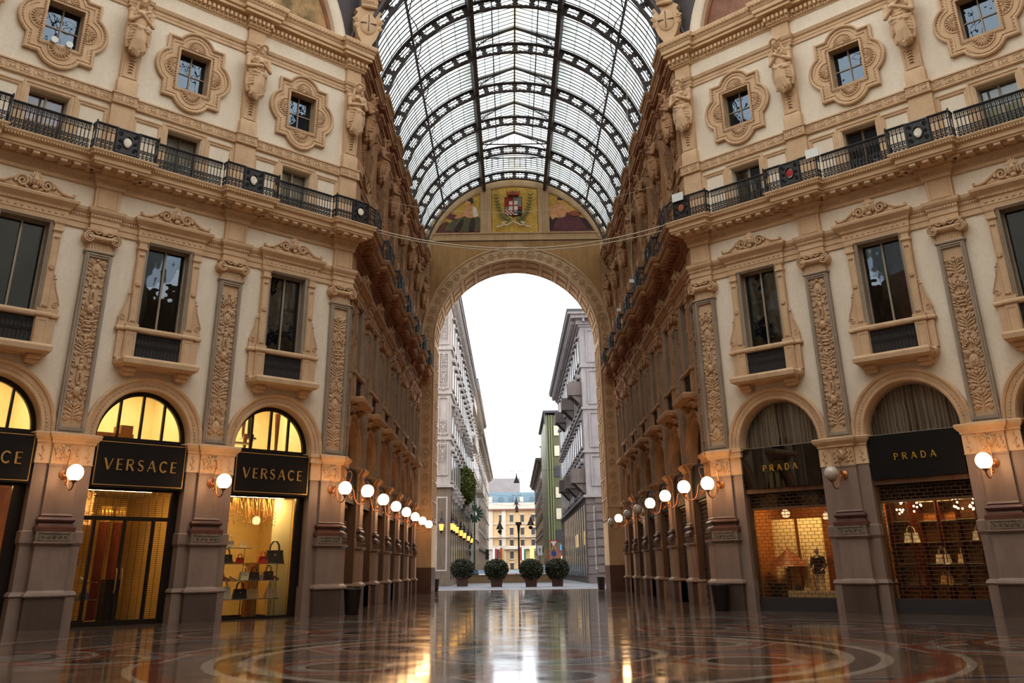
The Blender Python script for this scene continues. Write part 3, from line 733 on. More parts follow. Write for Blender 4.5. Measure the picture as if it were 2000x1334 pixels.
    m = MB().stack(1.2, .03, W+.02, [(-.02,11.96),(0,12.1),(.02,12.12),(.02,12.34),(.06,12.38),(.1,12.46),(.18,12.54),(.24,12.6),(.26,12.68),(.22,12.72)])
    for i in range(30): m.box(-1.16+.08*i-.025, -1.16+.08*i+.025, -.06, .0, 12.37, 12.43)
    for i in range(11): m.ell((-1.05+.21*i, .0, 12.23), (.05,.03,.045), 7, 4)
    D['tw_cornice'] = m.mesh('cornice', False)
    # cresting: mask between two big scrolls
    m = MB(); y = -.1
    for sd in (-1, 1):
        m.tube(spiral(sd*.38, 12.98, .21, 1.8, -PI*.1, sd, y, 30, .15), [.05-.02*i/30 for i in range(31)], 6)
        m.tube([(sd*.56,y,13.1),(sd*.7,y,12.98),(sd*.9,y,12.85),(sd*1.15,y,12.8),(sd*1.3,y,12.86)], [.06,.055,.05,.05,.03], 6)
        m.tube(spiral(sd*1.27, 12.86, .07, 1.2, -PI/2, -sd, y, 10), .025, 5)
        for a, l in ((.5,.3),(1.0,.26),(.15,.34)): leafm(m, sd*.62, 12.78, PI/2-sd*(PI/2-a), l, .09, y+.02)
        leafm(m, sd*.16, 12.76, PI/2-sd*.9, .2, .08, y)
    pts = [(-1.36,12.72),(1.36,12.72),(1.3,12.82),(.95,12.85),(.62,13.02),(.4,13.18),(.15,13.15),(-.15,13.15),(-.4,13.18),(-.62,13.02),(-.95,12.85),(-1.3,12.82)]
    m.xz(pts, (), -.06, .1)
    m.ell((0,y-.06,13.02), (.13,.12,.18), 12, 8); m.ell((0,y-.2,13.01), (.025,.04,.05), 6, 4)
    for sd in (-1,1): m.ell((sd*.045,y-.17,13.06), (.03,.02,.02), 6, 4); m.ell((sd*.14,y-.02,13.0), (.05,.07,.14), 7, 5)
    m.ell((0,y-.16,12.93), (.045,.03,.015), 6, 4); m.ell((0,y-.1,12.82), (.1,.06,.08), 7, 5)
    for a in (-1.2,-.8,-.4,0,.4,.8,1.2): leafm(m, 0, 13.16, PI/2+a, .24, .08, y-.03)
    m.ell((0,y-.04,13.2), (.1,.08,.06), 8, 5)
    D['tw_crest'] = m.mesh('scroll_cresting')
    # balcony front: sill rail, side pedestals, dark grille, base slab, consoles
    m = MB().stack(1.15, .0, W+.02, [(0,8.8),(.05,8.83),(.07,8.9),(.05,8.96),(0,8.99)]); 
    for sd in (-1,1):
        m.merge(MB().stack(.2, -.02, W+.02, [(.02,8.82),(.06,8.86),(.06,8.92),(.02,8.97),(.02,9.06)]), Matrix.Translation((sd*1.0,0,0)))
        m.merge(MB().stack(.34, .04, W+.02, [(.02,8.82),(.05,8.86),(.05,8.92),(.0,8.97),(.0,9.1)]), Matrix.Translation((sd*1.12,0,0)))
    D['tw_sill'] = m.mesh('sill_rail', False)
    m = MB().stack(.19, -.02, W+.02, [(0,7.92),(0,8.8)]); m.rib([(-.13,8.0),(.13,8.0),(.13,8.72),(-.13,8.72)], [(-.012,.0),(.012,.0),(.012,-.035),(-.012,-.035)], True)
    D['tw_ped'] = m.mesh('side_pedestal', False)
    D['tw_pedb'] = MB().stack(.31, .05, W+.02, [(0,7.92),(0,8.8)]).mesh('side_pedestal', False)
    m = MB().stack(1.3, .0, W+.02, [(-.1,7.6),(-.02,7.62),(.02,7.68),(.08,7.72),(.1,7.8),(.1,7.86),(.04,7.92)])
    m.stack(.9+.0, -.06, W, [(.3,7.64),(.4,7.7),(.42,7.84),(.36,7.92)]); D['tw_base'] = m.mesh('base_slab', False)
    m = MB()
    m.xz([(-.22,7.42),(.22,7.42),(.22,7.66),(-.22,7.66)], (), -.02, W)
    m.tube([(-.2,-.06,7.58),(.2,-.06,7.58)], .1, 12); m.tube([(-.2,.02,7.44),(.2,.02,7.44)], .075, 12); m.box(-.2,.2,-.12,W,7.6,7.66); m.box(-.1,.1,.0,W,7.36,7.46)
    D['tw_console'] = m.mesh('console')
    # grille of the balcony: fine cast plate
    m = MB(); m.box(-.78,.78,.08,.1,8.0,8.8)
    for i in range(13):
        x = -.72+.12*i; m.tube([(x,.06,8.02),(x,.06,8.78)], .012, 4); m.tube(arcpts3(x+.0, 8.4, .055, .06, 0, 2*PI, 8), .012, 4); m.tube(arcpts3(x+.0, 8.65, .045, .06, 0, 2*PI, 8), .01, 4)
    D['tw_grille'] = m.mesh('grille')
    D['tw_glass'] = MB().box(-.76,.76,W+.26,W+.28,8.95,11.9).mesh('glass_pane', False)
    D['tw_sash'] = MB().box(-.03,.03,W+.2,W+.3,8.95,11.9).merge(MB().box(-.76,-.7,W+.2,W+.3,8.95,11.9)).merge(MB().box(.7,.76,W+.2,W+.3,8.95,11.9)).merge(MB().box(-.76,.76,W+.2,W+.3,11.84,11.9)).mesh('sash', False)
    m = MB(); vs = []; n = 30
    for i in range(n+1):
        x = .05+.7*i/n; y = W+.55+.04*math.sin(x*40); vs += [(x,y,8.9),(x,y,11.95)]
    m.add(vs, [(2*i,2*i+2,2*i+3,2*i+1) for i in range(n)]); D['tw_curtain'] = m.mesh('curtain')
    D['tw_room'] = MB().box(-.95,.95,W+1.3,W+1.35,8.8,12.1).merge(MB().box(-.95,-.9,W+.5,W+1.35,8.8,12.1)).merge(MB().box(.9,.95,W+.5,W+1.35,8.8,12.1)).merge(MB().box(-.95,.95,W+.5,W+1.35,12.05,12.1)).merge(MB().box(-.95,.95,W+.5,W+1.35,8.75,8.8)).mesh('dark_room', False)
    # ---- balcony door and its white side panels
    D['door_surround'] = MB().rib([(.66,14.4),(.66,16.34),(-.66,16.34),(-.66,14.4)], [(-.2,W+.02),(-.2,W-.08),(-.14,W-.08),(-.12,W-.05),(-.04,W-.05),(0,W-.02),(0,W+.5),(-.05,W+.5)]).mesh('door_surround', False)
    D['door_leaf'] = MB().xz(rect(-.66,.66,14.4,16.34), [rect(-.6,-.04,14.5,16.26), rect(.04,.6,14.5,16.26)], W+.3, W+.36).mesh('door_leaf', False)
    D['door_glass'] = MB().box(-.62,.62,W+.32,W+.34,14.45,16.3).mesh('glass_pane', False)
    D['door_blind'] = MB().box(-.64,.64,W+.5,W+.52,14.4,16.34).mesh('blind', False)
    D['side_panel'] = MB().rib([(-.4,14.62),(.4,14.62),(.4,16.27),(-.4,16.27)], [(-.0,W+.01),(-.0,W-.02),(-.04,W-.05),(-.09,W-.05),(-.12,W-.08),(-.17,W-.08),(-.17,W+.01)], True).mesh('side_panel', False)
    # ---- quatrefoil window
    def quat(k):      # outline scaled outwards by k
        a, b, r = 1.12+k, 1.24+k, .74+k
        rr = .76+k; c = .70
        pts = []
        for (cx, cz, a0) in ((0, b-.52+.03, 0), (-(a-.5+.0), 0, PI/2), (0, -(b-.52+.03), PI), ((a-.5+.0), 0, -PI/2)):
            pass
        hx, hz = 1.14+k, 1.26+k
        def lobe(cx, cz, R, edge, ax):
            # arc of circle beyond the rectangle's edge
            if ax == 'z': d = abs(edge-cz); w = math.sqrt(max(.01, R*R-d*d)); return w, math.atan2(d, w)
            d = abs(edge-cx); w = math.sqrt(max(.01, R*R-d*d)); return w, math.atan2(d, w)
        R = .78+k*.9; cz = .88; cx = .72
        w, t = lobe(0, cz, R, hz, 'z'); out = []
        out += [(hx, hz)]
        out += arcpts(0, cz, R, t, PI-t, 14)
        out += [(-hx, hz)]
        w2, t2 = lobe(cx, 0, R, hx, 'x')
        out += arcpts(-cx, 0, R, PI/2+t2, PI*1.5-t2, 14)
        out += [(-hx, -hz)]
        out += arcpts(0, -cz, R, PI+t, 2*PI-t, 14)
        out += [(hx, -hz)]
        out += arcpts(cx, 0, R, -PI/2+t2, PI/2-t2, 14)
        return out
    C = 18.93
    sh = lambda pts: [(x, z+C) for x, z in pts]
    m = MB().xz(sh(quat(.0)), [rect(-.66,.66,C-.84,C+.84)], W-.07, W+.03)
    m.rib(sh(quat(-.03)), [(-.05,W-.06),(.05,W-.06),(.05,W-.13),(.0,W-.16),(-.05,W-.13)], True)
    m.rib(sh(quat(-.2)), [(-.03,W-.06),(.03,W-.06),(.03,W-.1),(-.03,W-.1)], True)
    pts = sh(quat(-.115)); L_ = 0
    for i in range(len(pts)):
        a = Vector(pts[i]); b = Vector(pts[(i+1) % len(pts)]); d = (b-a).length
        k = max(1, int(d/.13))
        for j in range(k): c = a+(b-a)*(j+.5)/k; m.ell((c.x, W-.08, c.y), (.04,.02,.03), 5, 3)
    D['q_surround'] = m.mesh('quatrefoil_surround')
    m = MB()
    for cx_, cz_, a0 in ((0,C+.9,PI/2),(0,C-.9,-PI/2),(.72,C,0),(-.72,C,PI)):
        break
    def shell():
        s_ = MB()
        for k in range(9):
            a = PI*(k+.5)/9; leafm(s_, .04*math.cos(a), .04*math.sin(a), a, .32, .085, 0, .06)
        s_.tube([(.38*math.cos(PI*i/12), 0, .38*math.sin(PI*i/12)) for i in range(13)], .03, 5); s_.ell((0,0,.03), (.08,.05,.06), 7, 5)
        return s_
    D['shell'] = shell().mesh('shell')
    m = MB().rib(rect(-.66,.66,C-.84,C+.84), [(-.04,W+.4),(-.04,W-.08),(-.0,W-.1),(.05,W-.1),(.05,W-.02),(.02,W+.4)], True)
    loop = rect(-.72,.72,C-.9,C+.9)
    for i in range(4):
        a = Vector(loop[i]); b = Vector(loop[(i+1) % 4]); n = int((b-a).length/.09)
        for j in range(n): c = a+(b-a)*(j+.5)/n; m.ell((c.x, W-.11, c.y), (.04,.035,.035), 5, 3)
    D['q_rope'] = m.mesh('rope_border')
    D['q_glass'] = MB().box(-.64,.64,W+.3,W+.32,C-.82,C+.82).mesh('glass_pane', False)
    D['q_sash'] = MB().box(-.025,.025,W+.26,W+.34,C-.82,C+.82).merge(MB().box(-.64,.64,W+.26,W+.34,C-.04,C+.0)).merge(MB().rib(rect(-.63,.63,C-.81,C+.81), [(-.0,W+.24),(.04,W+.24),(.04,W+.34),(0,W+.34)], True)).mesh('sash', False)
    return D
# ---- railings
def rail_meshes():
    D = {}
    def section(L, curve=0.0, posts=True, name='scrollwork'):
        """balusters with palmette heads above a band of scrolls; L long, bowed out by curve"""
        yf = lambda x: -curve*(1-(2*x/L)**4)
        rails = MB(); fill = MB(); n = max(2, int(L/.125))
        xs = [-L/2+L*i/24 for i in range(25)]
        for z, r in ((15.9,.03),(15.04,.02),(15.68,.012),(15.36,.012)): rails.tube([(x, yf(x), z) for x in xs], r, 5)
        rails.tube([(x, yf(x), 15.94) for x in xs], .035, 5)
        for i in range(n):
            x = -L/2+L*(i+.5)/n; y = yf(x)
            fill.tube([(x,y,15.04),(x,y,15.9)], .017, 4); fill.ell((x,y,15.7), (.03,.02,.05), 5, 4); fill.ell((x,y,15.3), (.035,.02,.06), 5, 4)
            for sd in (-1,1):
                fill.tube([(x,y,15.66),(x+sd*.04,y,15.7),(x+sd*.062,y,15.78),(x+sd*.045,y,15.87)], .013, 3); fill.tube([(x,y,15.72),(x+sd*.03,y,15.84)], .012, 3)
                fill.tube([(x,y,15.32),(x+sd*.06,y,15.36),(x+sd*.06,y,15.26),(x+sd*.02,y,15.24)], .02, 3)
                fill.tube([(x,y,15.06),(x+sd*.055,y,15.12),(x+sd*.045,y,15.2),(x,y,15.16)], .022, 3)
        return rails, fill
    for kind, L in (('octagon', BD-2.3), ('arm', BA-2.3)):
        r, f = section(L); D['rails_'+kind] = r.mesh('rail_frame'); D['fill_'+kind] = f.mesh('scrollwork', fix=False)
    r, f = section(.72); 
    D['side_rails'] = r.mesh('rail_frame'); D['side_fill'] = f.mesh('scrollwork', fix=False)
    m = MB().xz(rect(-.42,.42,15.04,15.95), [[(.13*math.cos(-2*PI*i/20), 15.5+.18*math.sin(-2*PI*i/20)) for i in range(20)]], -.02, .02)
    m.rib(rect(-.38,.38,15.08,15.91), [(-.015,.0),(.015,0),(.015,-.05),(-.015,-.05)], True)
    for sd in (-1,1):
        for zz in (15.25,15.75): m.tube(spiral(sd*.26, zz, .09, 1.5, 0, sd, -.03, 14), .018, 4)
        m.tube(spiral(sd*.25, 15.5, .07, 1.5, PI/2, -sd, -.03, 12), .018, 4)
    m.tube([(.17*math.cos(2*PI*i/20), -.04, 15.5+.22*math.sin(2*PI*i/20)) for i in range(20)], .025, 5, True)
    D['plate'] = m.mesh('iron_plate')
    D['medallion'] = MB().lathe([(.14,0),(.14,.012),(.13,.014)], (0,0,0), 20, Matrix.Rotation(PI/2, 4, 'X')).mesh('medallion')
    D['post'] = MB().box(-.02,.02,-.02,.02,15.0,15.98).merge(MB().ell((0,0,16.0), .035, 6, 4)).mesh('post', False)
    m = MB()
    r_, f_ = section(.34)
    D['return_fill'] = f_.merge(r_).mesh('end_return', fix=False)
    return D
# ---- wall lamp: rose, S arm, cup and opal globe (globe centre at z 4.2, .9 m off the wall)
def lamp_meshes():
    D = {}; m = MB()
    m.lathe([(.13,0),(.14,.02),(.1,.05),(.06,.07),(.05,.12)], (0,0,4.2), 14, Matrix.Rotation(PI/2, 4, 'X'))
    D['rose'] = m.mesh('wall_rose')
    m = MB()
    pts = [(0,-.1,4.2),(0,-.25,4.3),(0,-.36,4.24),(0,-.4,4.05),(0,-.47,3.84),(0,-.6,3.74),(0,-.76,3.74),(0,-.87,3.82),(0,-.9,3.93)]
    m.tube(smooth_pts(pts, 4), .022, 6); m.tube(smooth_pts([(0,-.34,4.02),(0,-.25,3.96),(0,-.22,4.06),(0,-.29,4.1)], 4), .018, 5); m.ell((0,-.3,3.92), (.03,.03,.05), 6, 4)
    m.tube(smooth_pts([(0,-.12,4.1),(0,-.2,4.04),(0,-.3,4.1)], 3), .016, 5)
    D['arm'] = m.mesh('scrolled_arm')
    m = MB(); m.tube(smooth_pts([(0,-.06,4.88),(0,-.2,4.92),(0,-.28,4.8),(0,-.2,4.5),(0,-.12,4.25)], 4), .016, 5); D['rod'] = m.mesh('stay_rod')
    m = MB().lathe([(.02,3.86),(.03,3.9),(.05,3.93),(.11,3.97),(.12,3.985)], (0,-.9,0), 14); D['cup'] = m.mesh('cup')
    D['globe'] = MB().ell((0,-.9,4.2), .235, 24, 16).mesh('globe')
    return D
def smooth_pts(p, k):
    p = [Vector(a) for a in p]; out = []
    for i in range(len(p)-1):
        a, b, c, d = p[max(i-1,0)], p[i], p[i+1], p[min(i+2,len(p)-1)]
        for j in range(k):
            t = j/k; out.append(.5*((2*b)+(c-a)*t+(2*a-5*b+4*c-d)*t*t+(3*b-a-3*c+d)*t**3))
    out.append(p[-1]); return out
# ---- lettering drawn from strokes (thick verticals, thin diagonals)
def glyph(ch, serif):
    tk, tn = (.17, .07) if not serif else (.16, .08)
    def ln(*pts, w=tk): return (pts, w)
    C = lambda cx, cz, rx, rz, a0, a1, n=14: [(cx+rx*math.cos(a0+(a1-a0)*i/n), cz+rz*math.sin(a0+(a1-a0)*i/n)) for i in range(n+1)]
    if ch == 'V': return .86, [ln((.06,1),(.42,0)), ln((.8,1),(.44,0), w=tn)]
    if ch == 'E': return .62, [ln((.1,0),(.1,1)), ln((.1,.96),(.56,.96), w=tn), ln((.1,.52),(.5,.52), w=tn), ln((.1,.04),(.58,.04), w=tn)]
    if ch == 'R': return .74, [ln((.1,0),(.1,1)), ln((.1,.96),(.36,.96),*C(.38,.74,.24,.22,PI/2,-PI/2),(.1,.52), w=tn*1.3), ln((.34,.52),(.7,0))]
    if ch == 'S': return .66, [ln(*C(.33,.74,.22,.22,.5,PI*1.1), w=tn*1.3), ln((.13,.7),(.2,.57),(.46,.45),(.53,.3)), ln(*C(.32,.27,.24,.24,.1,-PI*.95), w=tn*1.3)]
    if ch == 'A': return .86, [ln((.06,0),(.42,1), w=tn), ln((.42,1),(.8,0)), ln((.2,.34),(.68,.34), w=tn)]
    if ch == 'C': return .82, [ln(*C(.44,.5,.36,.46,.75,2*PI-.75,22), w=tk*.85)]
    if ch == 'P': return .7, [ln((.12,0),(.12,1)), ln((.12,.96),(.36,.96),*C(.38,.73,.25,.23,PI/2,-PI/2),(.12,.5), w=tn*1.4)]
    if ch == 'D': return .82, [ln((.12,0),(.12,1)), ln((.12,.96),(.34,.96),*C(.36,.5,.36,.46,PI/2,-PI/2,18),(.12,.04), w=tn*1.5)]
def letter_mesh(ch, h, serif):
    w, st = glyph(ch, serif); m = MB()
    for pts, t in st:
        pts = [(p[0]*h, p[1]*h) for p in pts]; t = t*h
        m.rib(pts, [(-t/2,0),(t/2,0),(t/2,-.03),(-t/2,-.03)])
    if serif:
        feet = dict(P=[(.12,0),(.12,1)], R=[(.1,0),(.1,1),(.7,0)], A=[(.06,0),(.8,0)], D=[(.12,0),(.12,1)])[ch]
        for x, z in feet: m.box(x*h-.09*h, x*h+.09*h, -.03, 0, z*h-(.05*h if z else 0), z*h+(.05*h if not z else 0))
    return w*h, m.mesh('letter', False)
# ------------------------------------------------------------------ facades
PM = pilaster_meshes(); WM = window_meshes(); HM = herm_meshes(); RM = rail_meshes(); LM = lamp_meshes()
STAT = [statue(True, 0), statue(False, 1), statue(True, 2), statue(False, 5)]
def where(f, k, what):
    """words that single out the k-th one of a kind on a facade"""
    if f.kind == 'octagon':
        return {'pil': ['at the %s corner of the arm', 'second from the arm, %s octagon face', 'third from the arm, %s octagon face', 'outermost on the %s octagon face'],
                'bay': ['bay beside the arm, %s octagon face', 'middle bay, %s octagon face', 'outermost bay, %s octagon face']}[what][k] % f.side
    return {'pil': '%s along the %s arm wall', 'bay': '%s bay along the %s arm wall'}[what] % (ORD[k], f.side)
def plan_path(side, base, jog, hw, ends=True):
    fo, fa = (FDL, FAL) if side == 'left' else (FDR, FAR)
    o = [fo.pt(fo.n*fo.pitch+hw+.4, base)] if base != jog else [fo.pt(fo.n*fo.pitch+hw+.4, jog)]
    def dd(f, k, s): return (f.pt(k*f.pitch+s*hw, base), f.pt(k*f.pitch+s*hw, jog))
    if base != jog: o.append(fo.pt(fo.n*fo.pitch+hw, base)); o.append(fo.pt(fo.n*fo.pitch+hw, jog))
    if base != jog:
        for k in range(fo.n, 0, -1):
            if k != fo.n: o += [fo.pt(k*fo.pitch+hw, base), fo.pt(k*fo.pitch+hw, jog)]
            o += [fo.pt(k*fo.pitch-hw, jog), fo.pt(k*fo.pitch-hw, base)]
        o += [fo.pt(hw, base), fo.pt(hw, jog)]
    # corner
    a = Vector(fo.pt(0, jog)); b = Vector(fo.pt(1, jog)); c = Vector(fa.pt(0, jog)); d = Vector(fa.pt(1, jog))
    X = geometry.intersect_line_line_2d(a*1+(a-b)*30, b, c+(c-d)*30, d) if False else None
    u = a-b; v = c-d; w = a-c
    det = u.x*v.y-u.y*v.x; t = (-w.x*v.y+w.y*v.x)/det
    cr = a+u*t; o.append((cr.x, cr.y)); ci = len(o)-1
    if base != jog:
        o += [fa.pt(hw, jog), fa.pt(hw, base)]
        for k in range(1, fa.n+1):
            o += [fa.pt(k*fa.pitch-hw, base), fa.pt(k*fa.pitch-hw, jog), fa.pt(k*fa.pitch+hw, jog), fa.pt(k*fa.pitch+hw, base)]
    endd = abs(YE-fa.o.y)
    o.append(fa.pt(endd, base if base != jog else jog))
    if side == 'right': o = o[::-1]; ci = len(o)-1-ci
    return o, ci
def two(name, side, base, jog, hw, prof, mo, ma):
    """one moulding per side, cut at the corner into the cleaned octagon stretch and the brown arm stretch"""
    p, ci = plan_path(side, base, jog, hw); n = len(p)-1
    rng = ((0, ci), (ci, n)) if side == 'left' else ((ci, n), (0, ci))
    for r, m in zip(rng, (mo, ma)): struct(name, sweep(p, prof, r).mesh(name, False), m)
    return p, ci
def off_path(p, off):
    o = []
    for i, c in enumerate(p):
        c = Vector(c); d1 = (c-Vector(p[i-1])).normalized() if i else None; d2 = (Vector(p[i+1])-c).normalized() if i < len(p)-1 else None
        d1 = d1 or d2; d2 = d2 or d1; n1 = Vector((d1.y, -d1.x)); n2 = Vector((d2.y, -d2.x)); mm = (n1+n2).normalized(); mm = mm/mm.dot(n1); o.append(tuple(c+mm*off))
    return o
def along(p, ci, side, spacing, module, off, minlen=.2):
    """repeat a small module along every stretch; two meshes (octagon, arm)"""
    out = [MB(), MB()]; p = off_path(p, off); off = 0
    for i in range(len(p)-1):
        a, b = Vector(p[i]), Vector(p[i+1]); L = (b-a).length
        if L < minlen: continue
        oct_ = (i < ci) if side == 'left' else (i >= ci)
        d = (b-a)/L; n = max(1, int(L/spacing)); sp = L/n
        for j in range(n):
            c = a+d*sp*(j+.5)+Vector((d.y, -d.x))*off
            MM = Matrix(((d.x, -d.y, 0, c.x), (d.y, d.x, 0, c.y), (0,0,1,0), (0,0,0,1)))
            out[0 if oct_ else 1].merge(module, MM)
    return out
def key_unit():
    m = MB(); w = .02
    P = [(-.17,0),(-.17,.2),(.09,.2),(.09,.06),(-.05,.06),(-.05,.12)]
    for a, b in zip(P, P[1:]): m.box(min(a[0],b[0])-w, max(a[0],b[0])+w, -.018, .0, 16.79+min(a[1],b[1])-w, 16.79+max(a[1],b[1])+w)
    m.box(-.17,.19,-.018,0,16.77,16.81); return m
for side in ('left', 'right'):
    # middle entablature
    pr = [(-.4,11.95),(0,11.95),(0,12.13),(.03,12.15),(.03,12.31),(.05,12.33),(.05,12.43),(.1,12.48),(.15,12.56),(.17,12.66),(-.4,12.66)]
    p, ci = two('trim_1', side, -.12, .03, .46, pr, M['tan'], M['a_tan'])
    for m, mat in zip(along(p, ci, side, .085, MB().box(-.025,.025,-.03,.03,12.36,12.43), .06), (M['tan'], M['a_tan'])): struct('trim_2', m.mesh('bead', False, fix=False), mat)
    # great balcony
    pr = [(-.5,13.46),(.02,13.46),(.04,13.49),(.04,13.58),(.08,13.61),(.1,13.7),(.16,13.76),(.19,13.82),(.19,13.88),(-.5,13.88)]
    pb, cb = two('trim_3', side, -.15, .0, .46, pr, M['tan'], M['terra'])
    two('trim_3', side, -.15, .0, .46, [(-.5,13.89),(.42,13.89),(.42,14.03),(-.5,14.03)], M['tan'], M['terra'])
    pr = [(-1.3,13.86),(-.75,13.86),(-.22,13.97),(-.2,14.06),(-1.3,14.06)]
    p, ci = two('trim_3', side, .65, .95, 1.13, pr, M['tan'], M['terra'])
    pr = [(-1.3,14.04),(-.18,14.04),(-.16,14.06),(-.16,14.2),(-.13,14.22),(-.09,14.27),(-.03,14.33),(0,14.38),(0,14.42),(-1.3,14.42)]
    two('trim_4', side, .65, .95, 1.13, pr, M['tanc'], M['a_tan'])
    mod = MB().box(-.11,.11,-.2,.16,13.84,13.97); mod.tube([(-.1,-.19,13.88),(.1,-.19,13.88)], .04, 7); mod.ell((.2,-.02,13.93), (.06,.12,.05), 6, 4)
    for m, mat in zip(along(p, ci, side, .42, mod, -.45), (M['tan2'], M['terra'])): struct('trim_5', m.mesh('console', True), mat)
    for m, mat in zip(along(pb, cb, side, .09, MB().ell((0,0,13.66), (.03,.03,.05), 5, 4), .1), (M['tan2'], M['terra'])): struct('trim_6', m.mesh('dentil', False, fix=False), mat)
    for m, mat in zip(along(p, ci, side, .09, MB().ell((0,0,14.275), (.036,.045,.045), 6, 4), -.06), (M['tanc'], M['a_tan'])): struct('trim_7', m.mesh('egg', True, fix=False), mat)
    # greek key band
    pr = [(-.4,16.66),(.03,16.66),(.05,16.7),(.0,16.75),(0,17.02),(.04,17.05),(.04,17.1),(-.4,17.1)]
    p, ci = two('trim_8', side, -.12, .03, .42, pr, M['tan'], M['a_tan'])
    for m, mat in zip(along(p, ci, side, .4, key_unit(), .0, .5), (M['tan2'], M['a_tan2'])): struct('trim_9', m.mesh('key_pattern', False, fix=False), mat)
    # string course behind the heads
    pr = [(-.4,20.66),(.0,20.66),(.0,20.78),(.02,20.8),(.02,20.92),(.05,20.96),(.08,21.03),(.1,21.09),(-.4,21.09)]
    p, ci = two('trim_10', side, -.13, .02, .42, pr, M['tan'], M['a_tan'])
    for m, mat in zip(along(p, ci, side, .1, MB().ell((0,0,20.96), (.035,.035,.035), 5, 3), .06), (M['tan2'], M['a_tan2'])): struct('trim_11', m.mesh('bead', True, fix=False), mat)
    # crowning cornice
    pr = [(-.6,21.78),(.02,21.78),(.05,21.83),(.05,21.92),(.09,21.95),(.09,22.2),(.12,22.24),(.36,22.28),(.36,22.42),(-.6,22.42)]
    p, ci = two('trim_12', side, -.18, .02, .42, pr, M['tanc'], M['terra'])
    pr = [(-.6,22.42),(.42,22.42),(.44,22.44),(.44,22.6),(.47,22.62),(.52,22.72),(.58,22.82),(.6,22.92),(.56,22.97),(-.6,22.97)]
    two('trim_13', side, -.18, .02, .42, pr, M['tanc'], M['a_tan'])
    for m, mat in zip(along(p, ci, side, .19, MB().box(-.055,.055,-.07,.07,22.0,22.16), .16), (M['tanc'], M['a_tan'])): struct('trim_14', m.mesh('dentil', False, fix=False), mat)
    for m, mat in zip(along(p, ci, side, .11, MB().box(-.035,.035,-.04,.04,21.86,21.92), .08), (M['tanc'], M['a_tan'])): struct('trim_15', m.mesh('dentil', False, fix=False), mat)
    for m, mat in zip(along(p, ci, side, .16, MB().ell((0,0,22.79), (.062,.07,.075), 6, 4), .56), (M['tanc'], M['a_tan'])): struct('trim_16', m.mesh('egg', True, fix=False), mat)
# walls
def wall_mesh(f):
    L = f.n*f.pitch; ext = .9 if f.kind == 'octagon' else abs(YE-f.o.y)-L
    lo, hi = (-.3, L+ext); z1 = 22.9
    out = [(lo*1.0, 5.43)]; cs = [(k+.5)*f.pitch for k in range(f.n)]; holes = []
    for c in cs:
        out += [(c-1.57, 5.43)] + [(c+1.57*math.cos(a), 5.43+1.57*math.sin(a)) for a in [PI-PI*i/24 for i in range(1, 24)]] + [(c+1.57, 5.43)]
        holes += [rect(c-.79, c+.79, 8.93, 11.93), rect(c-.64, c+.64, 14.44, 16.33), rect(c-.65, c+.65, 18.1, 19.76)]
    out += [(hi, 5.43), (hi, z1), (lo, z1)]
    if f.sgn < 0: out = [(-x, z) for x, z in out]; holes = [[(-x, z) for x, z in h] for h in holes]
    return MB().xz(out, holes, WY, WY+.45).mesh('wall', False)
for f in FACS:
    struct('wall_%s' % f.side, wall_mesh(f), A(f, 'cream'), (f.o.x, f.o.y, 0), f.ang)
    if f.kind == 'arm':
        L0 = f.n*f.pitch+.7; L1 = abs(YE-f.o.y); m = MB().box(min(f.sgn*L0, f.sgn*L1), max(f.sgn*L0, f.sgn*L1), .1, WY+.5, 0, 5.43)
        struct('wall_%s' % f.side, m.mesh('wall', False), M['a_pink'], (f.o.x, f.o.y, 0), f.ang)
